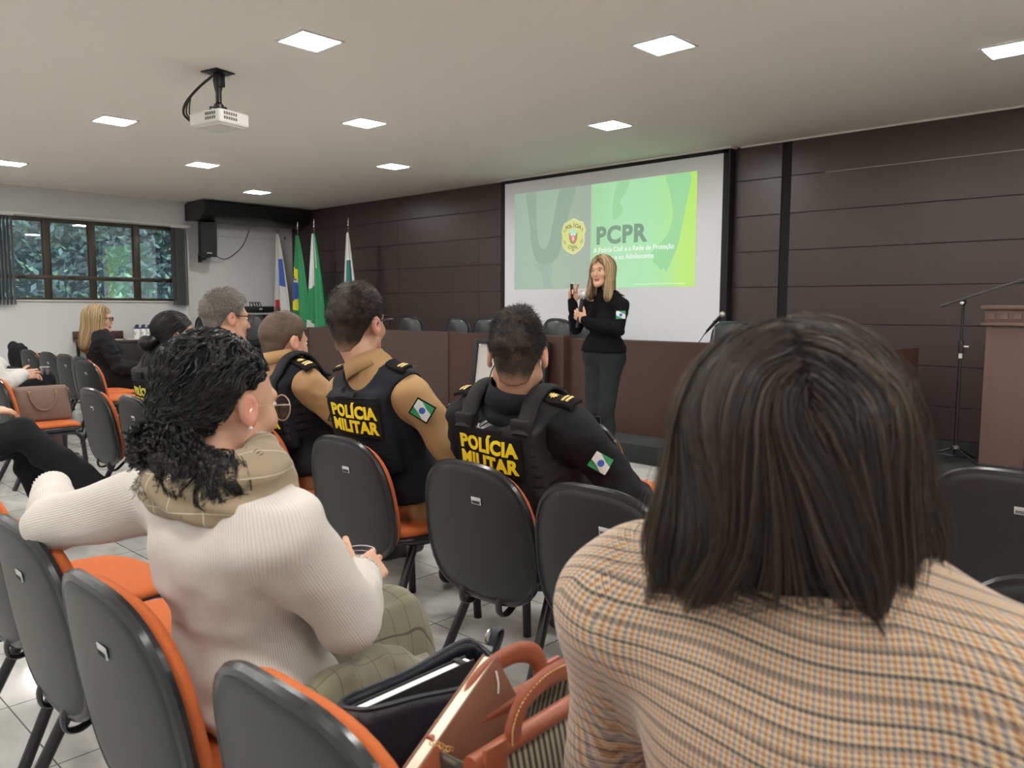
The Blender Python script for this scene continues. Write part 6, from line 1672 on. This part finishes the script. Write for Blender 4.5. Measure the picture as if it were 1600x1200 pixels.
hv=SDF(); hv.ell((0,-.016,.042),(.082,.104,.092),k=.02); hv.cone((0,-.06,.02),(0,-.085,-.14),.072,.060,k=.05,sc=(1,1,1)); hv.cone((-.060,.0,.0),(-.070,.045,-.20),.034,.030,k=.04); hv.cone((.060,-.0,.0),(.070,.050,-.19),.030,.026,k=.04)
def cutK(d,P): 
    fz=np.interp(P[...,1],[-.2,.0,.02,.05,.075,.12],[-.5,-.5,-.5,.035,.072,.11]); side=np.abs(P[...,0])>.052
    return np.maximum(d,np.where(side&(P[...,2]<.04),-.05,(fz-P[...,2])*.7))
hv.post.append(cutK); V,F=skin(hv,.005); hK=mesh('hair',(V*K_.hs)@K_.hR.T+K_.hp,F,M['hair_blond'][0],K_.root)
def roots2(f,n,seed):
    dr=rand_dirs(n*3,seed); pos=np.array([0,-.016,.05])+dr*.22
    for _ in range(40): pos=pos-dr*np.clip(f(pos)*.8,-.03,.06)[:,None]
    return pos[(pos[:,2]>.03)&(f(pos)<.002)][:n]
def dK(P,t):
    part=np.sign(P[:,0]+1e-4); out=np.clip(1-np.abs(P[:,0])/.075,0,1)*np.clip((P[:,2]-.05)*14,0,1)
    return np.stack([part*(1.4*out+.1),.30*np.clip(P[:,1]*8+.4,-1,1)*np.clip((-P[:,2])*6,0,1),-np.ones(len(P))],-1)
pth=flow_strands(hv,roots2(hv,3600,51),dK,24,.0140,(.001,.007),seed=5,wig=.40,wigs=13,out=lambda P,t: np.full(len(P),.008*t))
strand_mesh('hair_strands',(pth*K_.hs)@K_.hR.T+K_.hp,.0011,.0007,M['hair_blond'],hK,13,(.34,.38,.28))
# microphone and clicker she holds
c=K_.arms[-1][2]; Rr=Matrix.Rotation(K_.yaw,3,'Z')
mic=thing('handheld_microphone','black microphone with silver grille held at the speaker\'s chest','microphone',(K_.loc[0],K_.loc[1],0),K_.yaw); mic.scale=(.955,)*3
m0=np.array([.075,.245,1.175]); m1=np.array([.045,.215,1.40]); md_=(m1-m0)/np.linalg.norm(m1-m0)
MB().tube([tuple(m0),tuple(m0+md_*.06),tuple(m1)],[.012,.013,.019],14).build('handle',M['steel_black'],mic)
MB().tube([tuple(m1),tuple(m1+md_*.012)],[.024,.026],14).build('ring',M['chrome'],mic); MB().ball(tuple(m1+md_*.032),.029,n=10).build('grille',mat('mic_grille_silver',(.5,.5,.5),.4,metal=.6),mic)
c=K_.arms[1][2]; ck=thing('presentation_clicker','small black clicker in the raised hand of the speaker','remote',(K_.loc[0],K_.loc[1],0),K_.yaw); ck.scale=(.955,)*3
MB().box(tuple(c+np.array([-.035,.045,.085])),(.024,.020,.115),.008,Euler((rad(-12),rad(-8),0))).build('case',M['leather_black'],ck)
MB().box(tuple(c+np.array([-.043,.030,.135])),(.018,.012,.02),.003).build('tip',M['label'],ck)

# ---- blond seated woman far left --------------------------------------------
L=Person('blond woman with dark glasses and black fur jacket seated at far left below the window',(-8.75,3.12),-12,1.03,lean=4,fem=True,hip=.475,girth=1.05)
seated_legs(L); L.arm(-1,(-.28,.08,.64),(-.14,.32,.60),dict(f=(.5,1,-.2),n=(.2,0,-1))); L.arm(1,(.28,.08,.64),(.14,.32,.60),dict(f=(-.5,1,-.2),n=(-.2,0,-1)))
L.head(world=(-8.72,3.06,1.135),yaw=-20,pitch=-4,hs=1.12); L.body('skin',h=.012,hh=.005)
t=L.torso().infl(.030); t.add(L.arm_sdf(.030,k=.05)); L.cloth('fur_jacket',t,mat('fur_black',(.006,.006,.008),1.0,bump=.8,bscale=90),h=.011,fold=.012,fs=18)
L.cloth('trousers',L.leg_sdf(.012).add(SDF().cone(L.tp((-.08,0,.0)),L.tp((.08,0,0)),.115,.115,k=.05)),M['black_cloth'],h=.014,fold=.006); L.shoes()
L.glasses(mat('frame_dark',(.01,.008,.008),.3),.026,.020,.0026)
hv=SDF(); hv.ell((0,-.018,.042),(.086,.108,.092),k=.02); hv.cone((0,-.05,.02),(0,-.075,-.22),.085,.085,k=.05); hv.cone((.055,-.0,.0),(.075,.04,-.24),.035,.040,k=.05); hv.cone((-.055,-.0,.0),(-.075,.03,-.24),.035,.040,k=.05); hv.post.append(cutK)
V,F=skin(hv,.006); hL=mesh('hair',(V*L.hs)@L.hR.T+L.hp,F,M['hair_blond'][1],L.root)
pth=flow_strands(hv,roots2(hv,1800,61),dK,24,.016,(.001,.006),seed=7,wig=.3,wigs=14)
strand_mesh('hair_strands',(pth*L.hs)@L.hR.T+L.hp,.0016,.001,M['hair_blond'],hL,14,(.3,.4,.3))

# ---- person in white jacket, mostly outside the frame ------------------------
Y=Person('person in white jacket and black skirt holding a cup at the left edge',(-7.12,1.62),0,1.04,lean=1,fem=True,hip=.48,girth=1.05)
Y.leg(-1,Y.W2L((-7.15,2.13,.50)),Y.W2L((-7.10,2.10,.115)),(.1,1,0)); Y.leg(1,Y.W2L((-6.96,2.13,.585)),Y.W2L((-6.90,2.10,.115)),(.1,1,0))
Y.arm(-1,(-.27,.10,.68),(-.08,.28,.70),dict(f=(.6,.8,.1),n=(.3,0,-1))); Y.arm(1,(.25,.08,.66),(.06,.26,.70),dict(f=(-.2,1,.1),n=(-.9,0,-.3)))
Y.head(pos=(0,.03,.69),yaw=-5); Y.body('skin',h=.011,hh=.006)
t=Y.torso().infl(.026); t.add(Y.arm_sdf(.026,k=.05)); Y.cloth('jacket',t,mat('white_jacket',(.62,.61,.58),.9,bump=.3,bscale=300),h=.011,fold=.010)
tl=Y.leg_sdf(.003); Y.cloth('stockings',tl,mat('sheer_stocking',(.11,.062,.05),.6),h=.009,fold=0)
sk_=SDF(); 
for q in (-1,1): a,b,c,_=Y.legs[q]; sk_.cone(a,a*.25+b*.75,.108,.082,k=.06)
Y.cloth('skirt',sk_,M['black_cloth'],h=.010,fold=.006); Y.shoes('flat_shoe')
hv=SDF(); hv.ell((0,-.018,.042),(.084,.104,.09),k=.02); hv.cone((0,-.05,.02),(0,-.07,-.12),.08,.07,k=.05); hv.post.append(cutK); V,F=skin(hv,.007); mesh('hair',V@Y.hR.T+Y.hp,F,M['hair_brown'][0],Y.root)
yc=thing('plastic_cup','clear plastic cup held by the person in the white jacket at the left edge','cup',(-6.98,2.03,.735)); MB().lathe([(.024,0),(.034,.06)],(0,0,0),20,cap=False).build('wall',M['clear'],yc); MB().tube([(.034*math.cos(a),.034*math.sin(a),.06) for a in np.linspace(0,6.283,20,endpoint=False)],.0015,6,closed=True).build('rim',M['flag_white'],yc)

# ---- person in black trousers with the notebook, mostly outside the frame ----
N=Person('person in black trousers with crossed legs holding a notebook, cut by the left edge',(-4.98,.88),0,1.0,lean=2,fem=True,hip=.47,girth=1.1)
N.leg(-1,N.W2L((-5.08,1.36,.50)),N.W2L((-5.06,1.43,.115)),(0,1,0)); N.leg(1,N.W2L((-4.84,1.28,.59)),N.W2L((-4.68,1.60,.24)),(.2,1,-.4))
N.arm(-1,(-.30,.10,.68),(-.12,.30,.70),dict(f=(.6,.8,.1),n=(.3,0,-1))); N.arm(1,(.27,.05,.66),(.09,.27,.72),dict(f=(-.2,1,-.1),n=(-.3,0,-1)))
N.head(pos=(0,.03,.69),yaw=10); N.body('skin',h=.011,hh=.006)
t=N.torso().infl(.020); t.add(N.arm_sdf(.020,k=.05)); N.cloth('sweater',t,M['black_knit'],h=.011,fold=.008)
t=N.leg_sdf(.020); t.cone(N.tp((-.08,0,.0)),N.tp((.08,0,0)),.12,.12,k=.05); a,b,c,_=N.legs[1]; t.cone(b*.5+c*.5,c,.075,.085,k=.04); N.cloth('trousers',t,M['black_cloth'],h=.010,fold=.010,fs=6); N.shoes()
hv=SDF(); hv.ell((0,-.018,.042),(.084,.104,.09),k=.02); hv.post.append(cutK); V,F=skin(hv,.007); mesh('hair',V@N.hR.T+N.hp,F,M['hair_brown'][0],N.root)
nb=thing('notebook','purple-edged open notebook on the crossed leg of the person in black trousers','notebook',(-4.93,1.08,.675),rad(18)); MB().box((0,0,.0),(.15,.21,.010),.002).build('cover',mat('purple',(.30,.24,.52),.5),nb); MB().box((0,0,.009),(.144,.204,.008),.001).build('pages',M['paper_white'],nb)
# ---- person in dark trousers between the white jacket and the far block ------
O=Person('person in dark trousers sitting beyond the white jacket at the left edge',(-7.95,1.80),-4,1.04,lean=4,hip=.48)
O.leg(-1,(-.13,.42,.50),(-.12,.40,.115),(0,1,0)); O.leg(1,(.12,.46,.60),(.22,.42,.22),(.1,1,0))
O.arm(-1,(-.28,.10,.66),(-.12,.30,.66),dict(f=(.6,.8,.1),n=(.3,0,-1))); O.arm(1,(.27,.08,.64),(.10,.28,.66),dict(f=(-.3,1,.1),n=(-.3,0,-1)))
O.head(pos=(0,.03,.69)); O.body('skin',h=.012,hh=.007); t=O.torso().infl(.02); t.add(O.arm_sdf(.02,k=.05)); O.cloth('jacket',t,M['black_cloth'],h=.012,fold=.008)
t=O.leg_sdf(.016); t.cone(O.tp((-.08,0,.0)),O.tp((.08,0,0)),.12,.12,k=.05); O.cloth('trousers',t,M['black_cloth'],h=.012,fold=.008); O.shoes(); short_hair(O,M['hair_short'],n=400,hh=.007)
chair(-7.95,1.55,'chair under the person in dark trousers beyond the white jacket',G2)
# black coat draped over the far chair
t=SDF(); t.cone((-10.95,2.86,.79),(-10.52,2.86,.77),.05,.05,k=.05).ell((-10.72,2.83,.66),(.25,.07,.17),k=.06).ell((-10.60,3.02,.60),(.2,.14,.12),k=.06)
t.post.append(lambda d,P: d+.022*vnoise(P,8)+.008*vnoise(P,20)); V,F=skin(t,.010); setp(mesh('coat',V,F,M['black_cloth']),'crumpled black coat draped over the far left chair back','coat')
# ------------------------------------------------------------------ bags on the chairs
bg=thing('handbag','taupe brown leather handbag with a top handle standing on the orange chair seat','handbag',(-6.40,1.82,.452),rad(90))
def trap(w0,w1,d0,d1,h,n=14,belly=.012):
    """open-topped bag body, closed mesh with wall thickness"""
    V=[];F=[];K=48; rows=10
    def ring(t,ins):
        w=(w0+(w1-w0)*t)/2-ins; d=(d0+(d1-d0)*t)/2-ins+belly*math.sin(math.pi*t); L=[]
        for k in range(K):
            q=2*math.pi*k/K; c,s_=math.cos(q),math.sin(q); f=1/(abs(c)**5+abs(s_)**5)**.2; L.append((c*f*w,s_*f*d,h*t))
        return L
    rings=[[(0.001*math.cos(6.28*k/K),0.001*math.sin(6.28*k/K),0) for k in range(K)]]+[ring(i/rows,0) for i in range(rows+1)]+[ring(i/rows,.006) for i in range(rows,0,-1)]+[[(x*.1,y*.1,h*.1) for x,y,z in ring(.1,.006)]]
    for r in rings: V+=r
    for j in range(len(rings)-1):
        for k in range(K): a=j*K+k; b=j*K+(k+1)%K; F.append([a,b,b+K,a+K])
    return V,F
V,F=trap(.40,.33,.16,.09,.245); mesh('body',V,F,M['taupe_leather'],bg)
MB().box((0,0,.236),(.30,.06,.010),.004).build('top_panel',M['taupe_leather'],bg)
for s_ in (-1,1):
    y=s_*.058
    hd=MB().tube(bez([(-.085,y*1.15,.195),(-.080,y*1.35,.155),(-.045,y*1.6,.095),(0,y*1.7,.080),(.045,y*1.6,.095),(.080,y*1.35,.155),(.085,y*1.15,.195)],6),.0065,8).build('handle',M['taupe_leather'],bg)
    for q in (-1,1):
        MB().box((q*.085,y*1.15,.205),(.022,.008,.024),.003).build('buckle',M['brass'],bg)
MB().box((0,0,.004),(.38,.14,.008),.003).build('base',M['taupe_leather'],bg)

# navy bucket bag
nv=thing('bucket_bag','black-navy leather drawstring bag holding a white book on the nearest orange seat','handbag',(-.955,.80,.44),rad(91))
def bucket(w,d,h,m,name,parent,wave=.012):
    V=[];F=[];K=60;rows=12
    def ring(t,ins):
        L=[]
        for k in range(K):
            q=2*math.pi*k/K; c,s_=math.cos(q),math.sin(q); f=1/(abs(c)**3+abs(s_)**3)**(1/3)
            sc=1+.10*math.sin(math.pi*t)-.14*max(0,t-.75)*4*.25
            yy=s_*f*(d/2-ins)*sc*(1-.18*max(0,t-.8)*5*(math.cos(q*2)*.5+.5)*0)
            L.append((c*f*(w/2-ins)*sc,yy+.010*t*math.sin(q*3+1)*t,h*t+wave*t*math.sin(q*2+.6)*t))
        return L
    rings=[[(.001*math.cos(6.28*k/K),.001*math.sin(6.28*k/K),0) for k in range(K)]]+[ring(i/rows,0) for i in range(rows+1)]+[ring(i/rows,.007) for i in range(rows,0,-1)]+[[(x*.1,y*.1,.012) for x,y,z in ring(.1,.007)]]
    for r in rings: V+=r
    for j in range(len(rings)-1):
        for k in range(K): a=j*K+k; b=j*K+(k+1)%K; F.append([a,b,b+K,a+K])
    o=mesh(name,V,F,m,parent); return ring(1.0,.003)
rim=bucket(.30,.115,.235,M['navy_leather'],'body',nv)
MB().tube(rim,.0045,6,closed=True).build('rim_piping',M['navy_leather'],nv)
for s_ in (-1,1):
    for x in (-.035,.035):
        MB().tube([(x+.010*math.cos(a),s_*-.063,.180+.010*math.sin(a)) for a in np.linspace(0,6.283,16,endpoint=False)],.0022,6,closed=True).build('eyelet',mat('eyelet_metal',(.30,.24,.19),.35,metal=.8) if s_<0 and x<0 else M['chrome'],nv)
MB().tube(bez([(-.035,-.068,.180),(0,-.076,.183),(.035,-.068,.180)],6),.0055,8).tube(bez([(-.035,.068,.180),(0,.076,.183),(.035,.068,.180)],6),.0055,8).build('drawstring',M['navy_leather'],nv)
MB().tube(bez([(.165,0,.215),(.182,0,.245),(.185,0,.262),(.170,0,.262),(.160,0,.24)],5),.008,8,flat=.5).build('strap_loop',M['navy_leather'],nv)
MB().tube([(.172+.013*math.cos(a),.012,.248+.013*math.sin(a)) for a in np.linspace(0,6.283,16,endpoint=False)],.0022,6,closed=True).build('ring',M['chrome'],nv)
wb_=thing('white_book','white-paged book with dark cover standing inside the navy bag','book',(-.950,.795,.466),rad(91))
MB().box((-.01,0,.105),(.23,.016,.21),.001).build('pages',M['paper_white'],wb_); MB().box((-.01,.0105,.106),(.236,.003,.214),.001).box((-.01,-.0105,.106),(.236,.003,.214),.001).build('cover',M['ink'],wb_); MB().box((.085,0,.2125),(.012,.026,.004),.001).build('band',M['ink'],wb_)

# brown leather and ticking bag with wooden-roll top
bb=thing('structured_handbag','brown leather handbag with rolled top bars, arched handles and striped fabric sides','handbag',(-.765,.845,.44),rad(93))
def bar(y,nm):
    MB().tube([(-.165,y,.235),(.165,y,.235)],.0135,14).build(nm,M['brown_leather'],bb)
for y,q in ((-.038,-1),(.038,1)):
    bar(y,'top_bar')
    # arched flat handle
    pts=[(x,y+q*.006,z) for x,z in [(-.085,.240),(-.084,.262),(-.066,.286),(-.032,.300),(.0,.303),(.032,.300),(.066,.286),(.084,.262),(.085,.240)]]
    hh_=MB().tube(bez(pts,5),.0165,10,flat=.42,flatdir=(0,1,0)).build('handle',M['brown_leather'],bb)
    st_=MB()
    bp=bez(pts,6)
    for k in range(0,len(bp)-1): 
        p=bp[k]; d_=(Vector((0,0,.24))-Vector((p.x,0,p.z))).normalized()*-.010; st_.box((p.x+d_.x,p.y+q*.0072,p.z+d_.z),(.004,.0012,.0016),0,Euler((0,-math.atan2(bp[k+1].z-p.z,bp[k+1].x-p.x),0)))
    st_.build('stitching',mat('stitch',(.62,.40,.18),.7),hh_,smooth=False)
    for x in (-.13,.13) if q<0 else (-.12,.12):
        MB().box((x,y+q*.012,.215),(.045,.010,.085),.004).build('tab',M['brown_leather'],bb)
V=[];F=[]
V,F=trap(.31,.33,.12,.08,.232,belly=.012); mesh('body',V,F,M['pinstripe'],bb)
MB().box((0,0,.025),(.322,.135,.05),.012).build('base',M['brown_leather'],bb)
# planner leaning in the brown bag
pl=thing('planner','thick brown-covered planner with cream pages leaning out of the brown leather handbag','book',(-.790,.76,.60),0)
d_=Vector((-.03,.20,.105)).normalized(); n_=Vector((1,.10,.12)); n_=(n_-d_*n_.dot(d_)).normalized(); u_=n_.cross(d_)*-1
if u_.z<0: u_=-u_
Rp=Matrix((d_,n_,u_)).transposed().to_4x4()
def bx(c,d,b,nm,m): MB().box(c,d,b).xf(Rp).build(nm,m,pl)
bx((.0,0,.035),(.235,.020,.155),.002,'pages',M['paper']); bx((0,.0118,.034),(.240,.0036,.160),.0012,'cover',M['book_cover']); bx((0,-.0118,.034),(.240,.0036,.160),.0012,'cover',M['book_cover'])
bx((-.075,.0142,.034),(.090,.0010,.160),.0003,'cover_band',M['brown_leather'])
MB().tube(bez([(.105,.016,.10),(.098,.018,.085),(.090,.016,.07)],5),.0013,5).xf(Rp).build('ribbon',M['paper_white'],pl)
# keys / chain
MB_=MB(); 
for k in range(7): MB_.tube([(.006*math.cos(a)+k*.010,.0035*math.sin(a)*(k%2),.0055*math.sin(a)+.004*math.sin(k)) for a in np.linspace(0,6.283,10,endpoint=False)],.0015,5,closed=True)
MB_.xf(Matrix.Scale(.5,4)); kc=MB_.build('key_chain',M['brass']); kc.location=(-.775,.665,.692); kc.rotation_euler=(0,0,rad(20)); setp(kc,'small brass chain lying on the top bar of the brown leather handbag','chain')
# black and white checked bag glimpsed at right
cbm=mat('bw_check',(.6,.6,.58),.7); nt=cbm.node_tree; ck_=nt.nodes.new('ShaderNodeTexChecker'); ck_.inputs['Scale'].default_value=34; ck_.inputs[1].default_value=(.75,.74,.70,1); ck_.inputs[2].default_value=(.012,.012,.012,1)
tcx=[n for n in nt.nodes if n.type=='TEX_COORD'][0]; nt.links.new(tcx.outputs['Object'],ck_.inputs['Vector']); nt.links.new(ck_.outputs['Color'],nt.nodes['Principled BSDF'].inputs['Base Color'])
cb=thing('checked_bag','black and white checked bag on an orange seat just right of the blazer woman\'s hair','bag',(-.67,2.06,.44),rad(-20))
t=SDF().box((0,0,.11),(.17,.08,.11),r=.05).ell((0,.0,.2),(.10,.05,.06),k=.05); t.post.append(lambda d,P:d+.008*vnoise(P,14)); V,F=skin(t,.009); mesh('body',V,F,cbm,cb)
MB().tube(bez([(-.10,0,.2),(-.07,0,.30),(0,0,.33),(.07,0,.30),(.10,0,.2)],5),.007,8).build('handle',M['leather_black'],cb)
